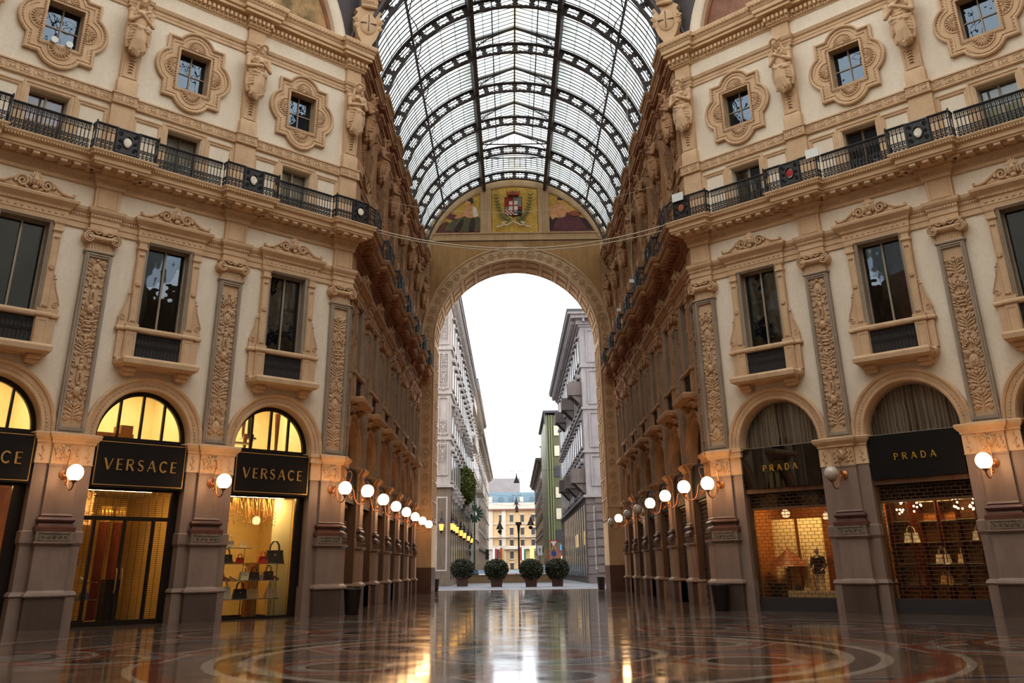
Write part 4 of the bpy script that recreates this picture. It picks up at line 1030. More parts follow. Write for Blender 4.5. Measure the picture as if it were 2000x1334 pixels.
# pilasters
LIT = dict(dl=[1,1,1,1], dr=[1,0,1,1], al=[1]*7, ar=[1,1,1,0,0,1,0])
MEDAL = [('mred','red'), ('mwhite','white'), ('mrust','brown'), ('mwhite','white')]
for f in FACS:
    for k in range(f.n+1):
        d = k*f.pitch; loc = f.loc(d); w = where(f, k, 'pil'); age = 'cleaned ochre' if f.kind == 'octagon' else 'sooty brown'
        grp = '%s pilasters of the %s %s' % (age, f.side, 'octagon face' if f.kind == 'octagon' else 'arm wall')
        t = thing('pilaster', '%s carved pilaster on a pedestal, %s' % ('ochre and grey' if f.kind == 'octagon' else 'sooty brown', w), 'pilaster', loc, f.ang, grp)
        part('plinth', PM['plinth'], A(f,'plinth'), t); part('pedestal', PM['pedestal'], A(f,'pink'), t); part('pedestal_frieze', PM['pedestal_frieze'], A(f,'frz'), t)
        part('base', PM['base'], A(f,'redst'), t, label='dark red moulded base'); part('lower_shaft', PM['lower_shaft'], A(f,'pink'), t); part('carved_block', PM['carved_block'], A(f,'tan2'), t)
        part('impost', PM['impost'], A(f,'tan'), t); part('upper_shaft', PM['upper_shaft'], A(f,'grey'), t); part('relief_panel', PM['relief%d' % ((k+(f.sgn > 0)) % 3)], A(f,'tan2'), t, label='panel of carved urns, scrolls and figures')
        part('capital', PM['capital'], A(f,'tan'), t, label='capital with two spiral volutes'); part('attic_block', PM['attic_block'], A(f,'tan'), t)
        if 0 < k < f.n or f.kind == 'arm' or k == f.n:
            if not (k == 0): part('pier_body', PM['pier_'+f.kind], A(f,'pink'), t); part('pier_impost', PM['pier_impost_'+f.kind], A(f,'tan'), t)
        if k == 0:      # corner pier keeps only its half away from the corner
            hwp = f.pitch/2-1.56; s = f.sgn; key = 'cp_%s' % (f.kind + str(s))
            if key not in PM:
                m = MB(); a, b = (.3, hwp) if s > 0 else (-hwp, -.3); m.box(a-(.06 if s<0 else 0), b+(.06 if s>0 else 0), .04, WY+.5, 0, .95); m.box(a, b, .1, WY+.5, .95, 5.1); PM[key] = m.mesh('pier_body', False)
                m = MB(); m.box(a-(.02 if s<0 else 0), b+(.02 if s>0 else 0), .07, WY+.4, 4.5, 5.1); m.box(a-(.1 if s<0 else 0), b+(.1 if s>0 else 0), -.02, WY+.5, 5.1, 5.3); m.box(a-(.14 if s<0 else 0), b+(.14 if s>0 else 0), -.06, WY+.5, 5.3, 5.43); PM[key+'i'] = m.mesh('pier_impost', False)
            part('pier_body', PM[key], A(f,'pink'), t); part('pier_impost', PM[key+'i'], A(f,'tan'), t)
        # upper order: herm pier with a half figure
        v = (k + (0 if f.side == 'left' else 1) + (1 if f.kind == 'arm' else 0)) % 2 + 2*((k+(f.kind == 'arm')) % 2 and 1)
        v = (k*1 + (f.sgn > 0)*1 + (f.kind == 'arm')*2) % 4
        sex = 'draped woman' if v % 2 == 0 else 'bearded man'
        s_ = thing('statue', 'stone half figure of a %s, arms folded, %s' % (sex, w), 'statue', f.loc(d), f.ang, 'half figures under the crowning cornice')
        part('figure', STAT[v], A(f,'tan'), s_, (0,-.0,18.5)); part('herm_pier', HM['herm'], A(f,'tan'), s_); part('head_block', HM['head_block'], A(f,'tan'), s_); part('door_pier', HM['door_pier'], A(f,'tan'), s_)
        # lamp
        lit = LIT[f.key][k]
        l = thing('wall_lamp', '%s globe lamp on curled arm, %s' % ('glowing white' if lit else 'unlit pale', w), 'wall lamp', f.loc(d), f.ang, 'globe lamps of the %s %s' % (f.side, f.kind))
        part('wall_rose', LM['rose'], M['copper'], l); part('scrolled_arm', LM['arm'], M['copper'], l); part('stay_rod', LM['rod'], M['copper'], l); part('cup', LM['cup'], M['copper'], l)
        part('globe', LM['globe'], M['globe'] if lit else M['globeoff'], l)
# balcony railings
for f in FACS:
    for k in range(f.n+1):
        d = k*f.pitch; w = where(f, k, 'pil'); c = {'dl': ('mwhite','white'), 'dr': [('mrust','brown'),('mred','red'),('mwhite','white'),('mwhite','white')][k % 4]}.get(f.key, MEDAL[k % 4])
        t = thing('balcony_railing', 'bowed iron railing with %s medallion, over pilaster %s' % (c[1], w), 'railing', f.loc(d, -.58), f.ang, 'bowed railing panels of the great balcony')
        off = -.84
        e = .0
        for sd in (-1, 1):
            corner = (k == 0 and sd == -f.sgn)
            if corner: continue
            part('scrollwork', RM['side_fill'], M['iron'], t, (sd*.72, off, 0)); part('rail_frame', RM['side_rails'], M['iron'], t, (sd*.72, off, 0)); part('post', RM['post'], M['iron'], t, (sd*1.08, off, 0))
            part('end_return', RM['return_fill'], M['iron'], t, (sd*1.08, off+.15, 0), PI/2)
        x = 0 if k else -f.sgn*0.08
        part('iron_plate', RM['plate'], M['iron'], t, (x, off, 0)); part('medallion', RM['medallion'], M[c[0]], t, (x, off-.02, 15.5), label='%s oval medallion' % c[1])
    for k in range(f.n):
        t = thing('balcony_railing', 'straight length of black iron railing, %s' % where(f, k, 'bay'), 'railing', f.loc((k+.5)*f.pitch, -.58, .56), f.ang, 'straight railing lengths of the great balcony')
        part('scrollwork', RM['fill_'+f.kind], M['iron'], t); part('rail_frame', RM['rails_'+f.kind], M['iron'], t)
for side, fo, fa in (('left', FDL, FAL), ('right', FDR, FAR)):      # piece that turns the corner
    P = [Vector(fo.pt(.34, .84)), None, Vector(fa.pt(.34, .84))]
    a = Vector(fo.pt(0, .84)); u = a-Vector(fo.pt(1, .84)); c = Vector(fa.pt(0, .84)); v = c-Vector(fa.pt(1, .84)); w_ = a-c; tt = (-w_.x*v.y+w_.y*v.x)/(u.x*v.y-u.y*v.x); P[1] = a+u*tt
    m = MB(); g = MB(); pts = []
    for i in range(13): s_ = i/12; q0 = P[0].lerp(P[1], s_); q1 = P[1].lerp(P[2], s_); pts.append(q0.lerp(q1, s_))
    for z, r_ in ((15.95,.035),(15.04,.02),(15.68,.012),(15.36,.012)): m.tube([(p_.x, p_.y, z) for p_ in pts], r_, 5)
    for p_ in pts[1:-1]:
        g.tube([(p_.x,p_.y,15.04),(p_.x,p_.y,15.9)], .014, 4); g.ell((p_.x,p_.y,15.66), .035, 5, 4); g.ell((p_.x,p_.y,15.2), .05, 5, 4); g.ell((p_.x,p_.y,15.8), .04, 5, 3)
    t = thing('balcony_railing', 'short black iron railing turning the corner from the %s octagon face into the arm' % side, 'railing', (0,0,-.58), 0)
    part('rail_frame', m.mesh('rail_frame'), M['iron'], t); part('scrollwork', g.mesh('scrollwork'), M['iron'], t)
# windows
for f in FACS:
    for k in range(f.n):
        d = (k+.5)*f.pitch; L = f.loc(d); w = where(f, k, 'bay'); oc = f.kind == 'octagon'
        st = 'ochre' if oc else 'brown'
        t = thing('tall_window', 'tall %s stone window with scrolled cresting, %s' % (st, w), 'window', L, f.ang, 'tall first-floor windows of the %s %s' % (f.side, f.kind))
        part('stone_frame', WM['tw_frame'], A(f,'grey'), t)
        for sd in (-1, 1):
            part('jamb', WM['tw_jamb'], A(f,'tan'), t, (sd*1.0, 0, 0)); part('side_scroll', WM['tw_scroll%d' % sd], A(f,'tan'), t, (sd*1.0, 0, 0))
            part('side_pedestal', WM['tw_ped'], A(f,'tan'), t, (sd*1.0,0,0)); part('side_pedestal', WM['tw_pedb'], A(f,'tan'), t, (sd*1.1,0,0)); part('console', WM['tw_console'], A(f,'tan'), t, (sd*.92,0,0))
        part('cornice', WM['tw_cornice'], A(f,'tan'), t); part('scroll_cresting', WM['tw_crest'], A(f,'tan2'), t); part('sill_rail', WM['tw_sill'], A(f,'tan'), t); part('base_slab', WM['tw_base'], A(f,'tan'), t)
        part('grille', WM['tw_grille'], M['blackcloth'], t, label='dark cast-iron balcony grille'); part('glass_pane', WM['tw_glass'], M['winglass'], t); part('sash', WM['tw_sash'], A(f,'grey') if oc else M['wood'], t); part('dark_room', WM['tw_room'], M['darkroom'], t)
        cm = {('dr',1): M['redcurtain'], ('dr',0): M['shopgold'], ('dl',0): M['bluecurtain'], ('dr',2): M['redcurtain']}.get((f.key, k))
        if cm: part('curtain', WM['tw_curtain'], cm, t)
        t = thing('quatrefoil_window', 'square window in four-lobed %s frame, %s' % (st, w), 'window', L, f.ang, 'four-lobed windows of the %s %s' % (f.side, f.kind))
        part('quatrefoil_surround', WM['q_surround'], A(f,'tan'), t); part('rope_border', WM['q_rope'], A(f,'tan2'), t); part('glass_pane', WM['q_glass'], M['mirrorglass'], t, label='pane reflecting the glass roof'); part('sash', WM['q_sash'], A(f,'grey'), t)
        for (x, z, a) in ((0,.93,0),(0,-.93,PI),(.76,0,-PI/2),(-.76,0,PI/2)):
            part('shell', WM['shell'], A(f,'tan2'), t, M=Matrix.Translation((x, WY-.08, 18.93+z)) @ Matrix.Rotation(-a, 4, 'Y'))
        t = thing('balcony_door', 'low glazed door behind the balcony railing, %s' % w, 'balcony door', L, f.ang, 'doors onto the great balcony, %s %s' % (f.side, f.kind))
        part('door_surround', WM['door_surround'], A(f,'tan'), t); part('door_leaf', WM['door_leaf'], M['wood'] if (k % 2) else A(f,'grey'), t); part('glass_pane', WM['door_glass'], M['shopglass'] if oc else M['winglass'], t)
        part('blind', WM['door_blind'], {0: M['palecurtain'], 1: M['palecurtain'], 2: M['shopwood']}[k % 3] if f.key != 'dr' else {0: M['darkroom'], 1: M['darkroom'], 2: M['palecurtain']}[k % 3], t)
        for sd in (-1, 1): part('side_panel', WM['side_panel'], A(f,'tan'), t, (sd*1.42,0,0))
        # arched window over the shop
        lit = f.key == 'dl'
        t = thing('arched_window', {'dl': 'brightly lit half-round window with black bars, %s', 'dr': 'half-round window with drawn grey curtain, %s', 'al': 'brown stone half-round window, %s', 'ar': 'brown stone half-round window, %s'}[f.key] % w, 'arched window', L, f.ang, 'half-round shop windows of the %s %s' % (f.side, f.kind))
        part('archivolt', WM['archivolt'], A(f,'tan'), t)
        part('glass_pane', WM['arch_glass'], M['shopglass'] if (lit or oc) else M['winglass'], t)
        if lit:
            part('arch_frame', WM['arch_frame'], M['bronze'], t)
            for x in (-.75,0,.75): part('mullion', WM['mull%.2f' % x], M['bronze'], t)
        else:
            part('arch_frame', WM['arch_thin_frame'], A(f,'grey') if oc else M['wood'], t); part('curtain', WM['arch_curtain'], M['curtain'], t)
# ------------------------------------------------------------------ shop fronts
W = WY
def frame_mesh(holes, x0=-1.57, x1=1.57, z0=0.0, z1=3.93, y0=.42, y1=.52): return MB().xz(rect(x0,x1,z0,z1), holes, y0, y1).mesh('door_frame', False)
def room(f, k, name, depth, z0, z1, wallm, floorm, ceilm, hw=1.75, side='octagon'):
    """interior behind a shop window: its own walls, floor, ceiling"""
    o = f.loc((k+.5)*f.pitch); y0 = WY+.5
    m = MB(); m.box(-hw-.1,-hw,y0,y0+depth,z0,z1); struct('wall_shop', m.mesh('wall', False), wallm, o, f.ang)
    m = MB(); m.box(hw,hw+.1,y0,y0+depth,z0,z1); struct('wall_shop', m.mesh('wall', False), wallm, o, f.ang)
    m = MB(); m.box(-hw-.1,hw+.1,y0+depth,y0+depth+.1,z0,z1); struct('wall_shop', m.mesh('wall', False), wallm, o, f.ang)
    m = MB(); m.box(-hw-.1,hw+.1,y0-.3,y0+depth+.1,z0-.06,z0+.0); struct('floor_shop', m.mesh('floor', False), floorm, o, f.ang)
    m = MB(); m.box(-hw-.1,hw+.1,y0-.02,y0+depth+.1,z1,z1+.06); struct('ceiling_shop', m.mesh('ceiling', False), ceilm, o, f.ang)
def area_panel(f, k, x, y, z, sx, sy, mat, what='ceiling_light', word=''):
    m = MB().box(-sx/2,sx/2,-sy/2,sy/2,-.03,0) if sy > 1.75 else MB().box(-sx/2,sx/2,-.06,.06,-.03,0)
    p = f.pt((k+.5)*f.pitch); v = Vector((p[0], p[1])) + f.X*x + f.Y*y
    return solo(what, m.mesh('ceiling_light', False), mat, 'warm glowing ceiling panel inside the %s' % word, 'ceiling light', (v.x, v.y, z), f.ang)
def at(f, k, x, y, z):
    p = f.pt((k+.5)*f.pitch); v = Vector((p[0], p[1])) + f.X*x + f.Y*y; return (v.x, v.y, z)
def sign(f, k, word, label, h, serif, mat, lmat, tw, z0=3.93, z1=5.36, zt=4.47, border=True):
    t = thing('shop_sign', label, 'shop sign', f.loc((k+.5)*f.pitch), f.ang)
    part('sign_board', MB().box(-1.51,1.51,.12,W+.3,z0,z1).mesh('sign_board', False), mat, t)
    if border: part('border', MB().rib(rect(-1.46,1.46,z0+.07,z1-.07), [(-.012,.12),(.012,.12),(.012,.105),(-.012,.105)], True).mesh('border', False), lmat, t, label='thin gold border line')
    ws = [letter_mesh(c, h, serif) for c in word]; tot = sum(w for w, _ in ws); gap = (tw-tot)/(len(word)-1); x = -tw/2
    for c, (w_, me) in zip(word, ws):
        part('letter', me, lmat, t, (x, .118, zt), label='gold letter %s' % c); x += w_+gap
def bag(f, k, x, y, z, s, mat, label, clutch=False, tall=1.0):
    t = thing('handbag', label, 'handbag', at(f,k,x,y,z), f.ang + rnd.uniform(-.3,.3), 'bags on display in the bright shop window')
    w, h, d = .19*s, .24*s*tall, .07*s
    m = MB(); m.add([(-w,-d,0),(w,-d,0),(w,d,0),(-w,d,0),(-w*.8,-d*.5,h),(w*.8,-d*.5,h),(w*.8,d*.5,h),(-w*.8,d*.5,h)], [(0,3,2,1),(4,5,6,7),(0,1,5,4),(1,2,6,5),(2,3,7,6),(3,0,4,7)])
    part('body', m.mesh('body', False), mat, t); part('flap', MB().box(-w*.84,w*.84,-d*.75,-d*.2,h*.62,h*.98).mesh('flap', False), mat, t)
    for sd in (-1, 1): part('handle', MB().tube([(sd*0+x_*w*.5, sd*d*.4, h*.95+z_*s) for x_, z_ in ((-1,0),(-.9,.1),(-.4,.17),(.4,.17),(.9,.1),(1,0))], .012*s, 5).mesh('handle'), mat, t)
    part('clasp', MB().box(-.02*s,.02*s,-d-.012,-d*.7,h*.6,h*.7).mesh('clasp', False), M['brass'], t)
def shoe(f, k, x, y, z, s, mat, label, boot=0.0, rz=0.0):
    t = thing('boot' if boot else 'shoe', label, 'boot' if boot else 'shoe', at(f,k,x,y,z), f.ang+rz, 'boots in the lit half-round window' if boot else 'shoes on display in the bright shop window')
    m = MB(); m.tube([(-.12*s,0,.11*s),(-.05*s,0,.08*s),(.05*s,0,.035*s),(.12*s,0,.02*s),(.15*s,0,.015*s)], [.03*s,.035*s,.035*s,.03*s,.01*s], 8)
    m.tube([(-.12*s,0,.14*s),(-.11*s,0,.08*s)], [.032*s,.034*s], 8)
    part('upper', m.mesh('upper'), mat, t); part('heel', MB().tube([(-.12*s,0,.1*s),(-.125*s,0,0)], [.022*s,.008*s], 6).mesh('heel'), mat, t)
    if boot: part('boot_shaft', MB().tube([(-.11*s,0,.12*s),(-.11*s,0,.3*boot*s),(-.1*s,0,.9*boot*s)], [.04*s,.045*s,.07*s], 10).mesh('boot_shaft'), mat, t)
# ======== left face: three bright shops with black boards
for k in range(3):
    sign(FDL, k, 'VERSACE', 'black board with gold letters and thin gold border, %s' % where(FDL, k, 'bay'), .34, False, M['black'], M['brass'], 2.4, zt=4.45)
FR = {}
# bay 0: one big undivided window
k = 0; f = FDL
t = thing('shop_window', 'tall undivided bright shop window full of handbags, in the octagon bay beside the arm', 'shop window', f.loc(.5*BD), f.ang)
part('door_frame', frame_mesh([rect(-1.5,1.24,.07,3.86)]), M['bronze'], t); part('glass_pane', MB().box(-1.5,1.24,.46,.47,.07,3.86).mesh('glass_pane', False), M['shopglass'], t)
room(f, 0, 'shop', 3.0, .0, 3.95, M['shopgold'], M['shopfloor'], M['shopwall'])
area_panel(f, 0, 0, 1.0, 3.93, 2.2, 1.6, M['shopglow'], word='bright handbag shop beside the arm')
struct('wall_shop', MB().box(1.0,1.72,1.4,1.5,0,3.9).mesh('wall', False), M['shopwall'], f.loc(.5*BD), f.ang)
# glass shelves on thin posts
sh = [(-.55, 2.22, .9), (-.6, 1.72, 1.0), (.75, 1.72, 1.0), (-.1, 1.18, 2.3), (-.1, .6, 2.4)]
for i, (x, z, L) in enumerate(sh):
    t = thing('glass_shelf', ['short topmost', 'upper left', 'upper right', 'long middle', 'long lowest'][i] + ' clear glass display shelf in the bright handbag window', 'shelf', at(f,0,x,1.1,z), f.ang, 'glass shelves in the handbag window')
    part('shelf_board', MB().box(-L/2,L/2,-.2,.2,-.02,0).mesh('shelf_board', False), M['clearshelf'], t)
    part('edge_strip', MB().box(-L/2,L/2,-.21,-.2,-.025,.005).mesh('edge_strip', False), M['steel'], t)
    for sd in (-1,1):
        part('post', MB().box(-.012,.012,-.012,.012,-z,.0).mesh('post', False), M['steel'], t, (sd*(L/2-.08), .15, 0))
items = [(-.9,2.22,.8,'bagwhite','white handbag with arched handles on the topmost glass shelf'),(-.35,2.22,.6,'bagbeige','small beige handbag on the topmost glass shelf'),
 (-.95,1.72,1.0,'bagblack','black shoulder bag with long strap on the upper shelf'),(-.45,1.72,.65,'bagred','small round red bag on the upper shelf'),(.45,1.72,.8,'bagred','narrow dark red bag at the end of the upper shelf'),
 (.9,1.72,1.5,'bagblack','large black and gold quilted bag on the upper shelf'),(-.2,1.18,.9,'bagwhite','white handbag with black trim on the middle shelf'),(.15,1.18,.9,'bagblack','black flap bag on the middle shelf'),
 (.75,1.18,1.0,'bagblack','black handbag near the end of the middle shelf'),(.45,1.18,.6,'bagbeige','small beige pouch on the middle shelf'),(-.95,.6,1.35,'bagwhite','large white tote on the lowest shelf'),
 (-.3,.6,1.1,'bagblack','black tote on the lowest shelf'),(.15,.6,1.0,'bagtan','tan scarf-tied bag on the lowest shelf'),(.9,.6,1.1,'bagbeige','pale beige tote on the lowest shelf'),(-1.15,1.18,.8,'bagred','red bag at the far end of the middle shelf')]
for x, z, s, c, lb in items: bag(f, 0, x, 1.1+rnd.uniform(-.05,.05), z, s*1.2, M[c], lb)
for x, z, c, lb in ((-.85,1.18,'bagbrown','brown high-heeled shoe on the middle glass shelf'),(-.6,1.18,'bagtan','tan high-heeled shoe beside the brown one'),(1.05,1.2,'bagbrown','dark ankle-strap shoe at the end of the middle shelf'),(-.7,1.72,'bagred','red pump on the upper shelf')):
    shoe(f, 0, x, 1.1, z, 1.0, M[c], lb)
solo('display_plinth', MB().box(-.2,.2,-.15,.15,0,1.75).mesh('display_plinth', False), M['shopwood'], 'slatted bronze display column in the handbag window', 'display stand', at(f,0,.35,1.55,0), f.ang)
m = MB()
for i in range(70):
    a = rnd.uniform(-1.4,.9); m.tube([(a,rnd.uniform(0,.5),0),(a,.2,-rnd.uniform(.3,.9))], .006, 3); m.ell((a, .2, -rnd.uniform(.3,.9)), .025, 5, 3)
tag(solo('hanging_leaves', m.mesh('hanging_leaves'), M['shopwood'], 'curtain of small dangling gold leaves at the top of the handbag window', 'decoration', at(f,0,0,.9,3.86), f.ang), None, None, None, 'stuff')
# bay 1: door with grille
k = 1
t = thing('shop_door', 'black framed glass shop door with transom, middle bay of the left octagon face', 'shop door', f.loc(1.5*BD), f.ang)
def X(s, k): return (k+.5)*BD - s       # face distance -> local x in the bay (left face)
ms = [X(8.31,1), X(7.35,1), X(6.41,1)]; xr = X(5.93,1)
hs = [rect(-1.5,xr,3.1,3.86)]; xs = [-1.5]+ms+[xr]
hs += [rect(xs[i]+.045, xs[i+1]-.045 if i < 3 else xr, .14, 2.98) for i in range(4)]
part('door_frame', frame_mesh(hs), M['bronze'], t); part('glass_pane', MB().box(-1.5,xr,.46,.47,.1,3.86).mesh('glass_pane', False), M['shopglass'], t)
for x in (ms[1]-.09, ms[1]+.09): part('handle', MB().tube([(x,.38,.9),(x,.34,1.0),(x,.34,1.5),(x,.38,1.6)], .018, 6).mesh('handle'), M['brass'], t)
m = MB()
for i in range(62): m.box(-1.5,xr,.55,.56,.16+.06*i,.168+.06*i)
for i in range(12): m.box(-1.48+.235*i,-1.472+.235*i,.55,.565,.14,3.86)
part('roller_grille', m.mesh('roller_grille', False, fix=False), M['bronze'], t)
room(f, 1, 'shop', 4.0, .0, 3.95, M['shopgold'], M['shopfloor'], M['shopwall'])
area_panel(f, 1, -.3, 1.0, 3.93, 2.4, 1.6, M['shopglow2'], word='shop behind the gold-lettered middle board')
for i, x in enumerate((-.05,.5)):
    t = thing('marble_column', '%s dark red marble column standing inside the middle shop' % ('nearer' if i else 'farther'), 'column', at(f,1,x,2.2+.2*i,0), f.ang, 'red columns inside the middle shop')
    part('column_shaft', MB().lathe([(.17,.1),(.16,.2),(.15,3.0)], (0,0,0), 16).mesh('column_shaft'), M['redcol'], t)
    m = MB().lathe([(.15,3.0),(.18,3.05),(.17,3.2),(.24,3.5)], (0,0,0), 16)
    for j in range(10): a = j*PI/5; m.ell((.19*math.cos(a),.19*math.sin(a),3.28), (.05,.05,.14), 6, 4)
    part('capital', m.mesh('capital'), M['brass'], t); part('base', MB().lathe([(.22,0),(.22,.06),(.17,.1)], (0,0,0), 16).mesh('base'), M['brass'], t)
m = MB().box(-.32,.32,-.04,.05,-.1,.9); a = arabesque(1.2,.28,44,-.06); m.merge(a, Matrix.Translation((0,0,-.15)))
solo('carved_panel', m.mesh('carved_panel'), M['tan2'], 'carved scroll capital seen through the transom of the middle shop', 'relief', at(f,1,-.95,1.9,3.0), f.ang)
solo('display_podium', MB().box(-.22,.22,-.2,.2,0,1.28).mesh('display_podium', False), M['blackcloth'], 'dark podium just inside the middle shop door', 'podium', at(f,1,-.1,.95,0), f.ang)
for i, (x, z, L) in enumerate(((-1.3,1.72,.7),(-1.1,1.22,1.2),(-1.0,.72,1.4))):
    t = thing('glass_shelf', ['top', 'middle', 'bottom'][i]+' clear glass shelf at the side of the middle shop', 'shelf', at(f,1,x+.15,1.5,z), f.ang, 'glass shelves in the middle shop')
    part('shelf_board', MB().box(-L/2,L/2,-.2,.2,-.02,0).mesh('shelf_board', False), M['clearshelf'], t); part('edge_strip', MB().box(-L/2,L/2,-.21,-.2,-.025,.005).mesh('edge_strip', False), M['steel'], t)
bag(f,1,-1.3,1.5,1.22,.9,M['boxgreen'],'green bag on a glass shelf in the middle shop'); bag(f,1,-.65,1.5,.72,.8,M['shoeblue'],'blue bag on the bottom shelf in the middle shop'); bag(f,1,-1.2,1.5,1.72,1.3,M['bagbrown'],'big brown bag on the top shelf in the middle shop'); bag(f,1,-1.3,1.5,.72,.8,M['bagred'],'red bag on the bottom shelf in the middle shop')
shoe(f,1,-.72,1.5,1.22,1.1,M['bagwhite'],'white heeled shoe on a glass shelf in the middle shop')
# bay 2: seen only at the photo's edge
k = 2
t = thing('shop_window', 'amber shop window with broad black frame, in the outermost bay of the left octagon face', 'shop window', f.loc(2.5*BD), f.ang)
part('door_frame', frame_mesh([rect(-1.5,1.2,.07,3.86)]), M['bronze'], t); part('glass_pane', MB().box(-1.5,1.2,.46,.47,.07,3.86).mesh('glass_pane', False), M['shopglass'], t)
room(f, 2, 'shop', 3.0, .0, 3.95, M['shopwood'], M['shopfloor'], M['shopwall']); area_panel(f, 2, 0, 1.0, 3.93, 2.0, 1.4, M['shopglow2'], word='outermost shop of the left face')
t = thing('marble_column', 'dark red marble column inside the outermost shop window', 'column', at(f,2,.5,1.3,0), f.ang); part('column_shaft', MB().lathe([(.15,.0),(.14,3.4)], (0,0,0), 14).mesh('column_shaft'), M['redcol'], t); part('capital', MB().lathe([(.14,3.4),(.22,3.8)], (0,0,0), 14).mesh('capital'), M['brass'], t)
# upper rooms behind the lunettes
for k in range(3):
    room(f, k, 'upper', 3.2, 5.35, 7.6, M['shopwall'], M['shopwall'], M['shopwall'], 1.9)
    area_panel(f, k, 0, 2.0, 7.56, 2.6, 1.8, M['shopglow3'], word='upper room over the %s' % ['handbag shop','middle shop','outermost shop'][k])
z = 5.45
t = thing('glass_shelf', 'white lit shelf at the bottom of the half-round window with the boots', 'shelf', at(f,0,-.9,1.4,5.75), f.ang)
part('shelf_board', MB().box(-.6,.6,-.2,.2,-.03,0).mesh('shelf_board', False), M['white'], t); part('edge_strip', MB().box(-.6,.6,-.21,-.2,-.03,.03).mesh('edge_strip', False), M['brass'], t)
solo('wall_shelf', MB().box(-.28,.28,-.12,.12,-.03,0).mesh('wall_shelf', False), M['white'], 'small white ledge carrying the tall brown boots', 'shelf', at(f,0,-.2,1.7,5.98), f.ang)
bag(f,0,-.95,1.6,6.26,1.1,M['bagbrown'],'reddish brown doctor bag on a ledge in the half-round window'); solo('wall_shelf', MB().box(-.28,.28,-.12,.12,-.03,0).mesh('wall_shelf', False), M['white'], 'small white ledge carrying the brown doctor bag', 'shelf', at(f,0,-.95,1.6,6.26), f.ang)
shoe(f,0,-.28,1.7,5.98,1.3,M['bagbrown'],'tall brown boot leaning outward on the white ledge',1.1); shoe(f,0,-.05,1.7,5.98,1.3,M['bagblack'],'tall dark boot, twin of the brown one on the white ledge',1.1)
shoe(f,0,-.3,1.5,5.36,1.2,M['bagbrown'],'short brown boot below the white ledge',.7); shoe(f,0,-.05,1.5,5.36,1.2,M['bagblack'],'short dark boot below the white ledge',.7)
shoe(f,0,.65,1.4,5.45,1.5,M['bagbrown'],'single tall brown boot standing apart in the half-round window',1.1,PI)
solo('display_counter', MB().box(-.8,.8,-.3,.3,0,.35).merge(MB().box(.35,.75,-.3,.3,.35,.62)).mesh('display_counter', False), M['shopwood'], 'stepped brown display counter in the half-round window over the middle shop', 'counter', at(f,1,-.7,1.5,5.36), f.ang)
solo('display_counter', MB().box(-.35,.35,-.3,.3,0,1.0).mesh('display_counter', False), M['bagbrown'], 'tall brown cabinet in the outermost half-round window', 'counter', at(f,2,.2,1.5,5.36), f.ang)
# ======== right face
for k in range(3):
    g = FDR; bright = k == 0
    sign(g, k, 'PRADA', ('glossy black board with small gold letters, %s' if bright else 'matt black board with small gold letters, %s') % where(g, k, 'bay'), .21, True, M['blackgloss'] if bright else M['black'], M['goldp'], 1.36, z0=3.98, border=False, zt=4.54)
    # brick-pattern roller shutter
    t = thing('roller_shutter', 'brick-pattern shutter over a lit shop window, %s' % where(g, k, 'bay'), 'shutter', g.loc((k+.5)*BD), g.ang, 'roller shutters of the right octagon face')
    m = MB(); r = 0; z = .42
    while z < 3.98:
        m.box(-1.48,1.48,.36,.375,z,z+.014); x = -1.48+(.0 if r % 2 else .13)
        while x < 1.48: m.box(x,x+.012,.36,.372,z,z+.115); x += .26
        z += .115; r += 1
    part('shutter_lattice', m.mesh('shutter_lattice', False, fix=False), M['wood'], t)
    part('shutter_box', MB().box(-1.5,1.5,.5,.56,3.3,3.95).mesh('shutter_box', False), M['darkroom'], t); part('head_beam', MB().box(-1.56,1.56,.2,.5,3.82,3.98).mesh('head_beam', False), M['wood'], t)
    part('rail', MB().box(-1.52,1.52,.34,.42,3.26,3.34).mesh('rail', False), M['wood'], t)
    for sd in (-1,1): part('guide_rail', MB().box(sd*1.52-.05,sd*1.52+.05,.3,.5,0,3.9).mesh('guide_rail', False), M['wood'], t)
    part('threshold', MB().box(-1.5,1.5,.3,.5,0,.42).mesh('threshold', False), M['blackcloth'], t); part('glass_pane', MB().box(-1.5,1.5,.47,.48,.42,3.8).mesh('glass_pane', False), M['shopglass'], t)
    room(g, k, 'shop', 3.0, .3, 3.95, [M['shopwood'], M['shopwood'], M['shopwood']][k], M['shopfloor'], M['shopwood'])
    area_panel(g, k, 0, 1.0, 3.93, 2.2, 1.2, M['shopglow2'], word='%s shuttered shop of the right face' % ORD[k])
g = FDR
# bay 0: pale screen with branch pattern, parasol, table, mannequin
t = thing('display_screen', 'pale screen patterned with bare branches inside the first shuttered shop', 'screen', at(g,0,-.75,2.1,.3), g.ang)
part('screen_panel', MB().box(-1.0,-.1,0,.05,0,2.7).mesh('screen_panel', False), M['shopwall'], t); part('screen_panel', MB().box(.05,1.0,0,.05,0,2.7).mesh('screen_panel', False), M['shopwall'], t)
def branch(m, p, a, L, r):
    b = (p[0]+math.cos(a)*L, p[1], p[2]+math.sin(a)*L); m.tube([p, b], [r, r*.7], 4)
    if L > .14:
        for s_ in (-1, 1): branch(m, b, a+s_*rnd.uniform(.3,.7), L*rnd.uniform(.6,.8), r*.65)
m = MB(); branch(m, (-.6,-.03,.3), PI/2-.1, .6, .025); branch(m, (.5,-.03,.3), PI/2+.1, .65, .025); branch(m, (-.3,-.03,1.2), PI/2+.5, .4, .015)
part('branches', m.mesh('branches'), M['bagbrown'], t)
t = thing('parasol', 'half-open brown parasol tilted in the first shuttered shop', 'parasol', at(g,0,-.9,1.5,.3), g.ang)
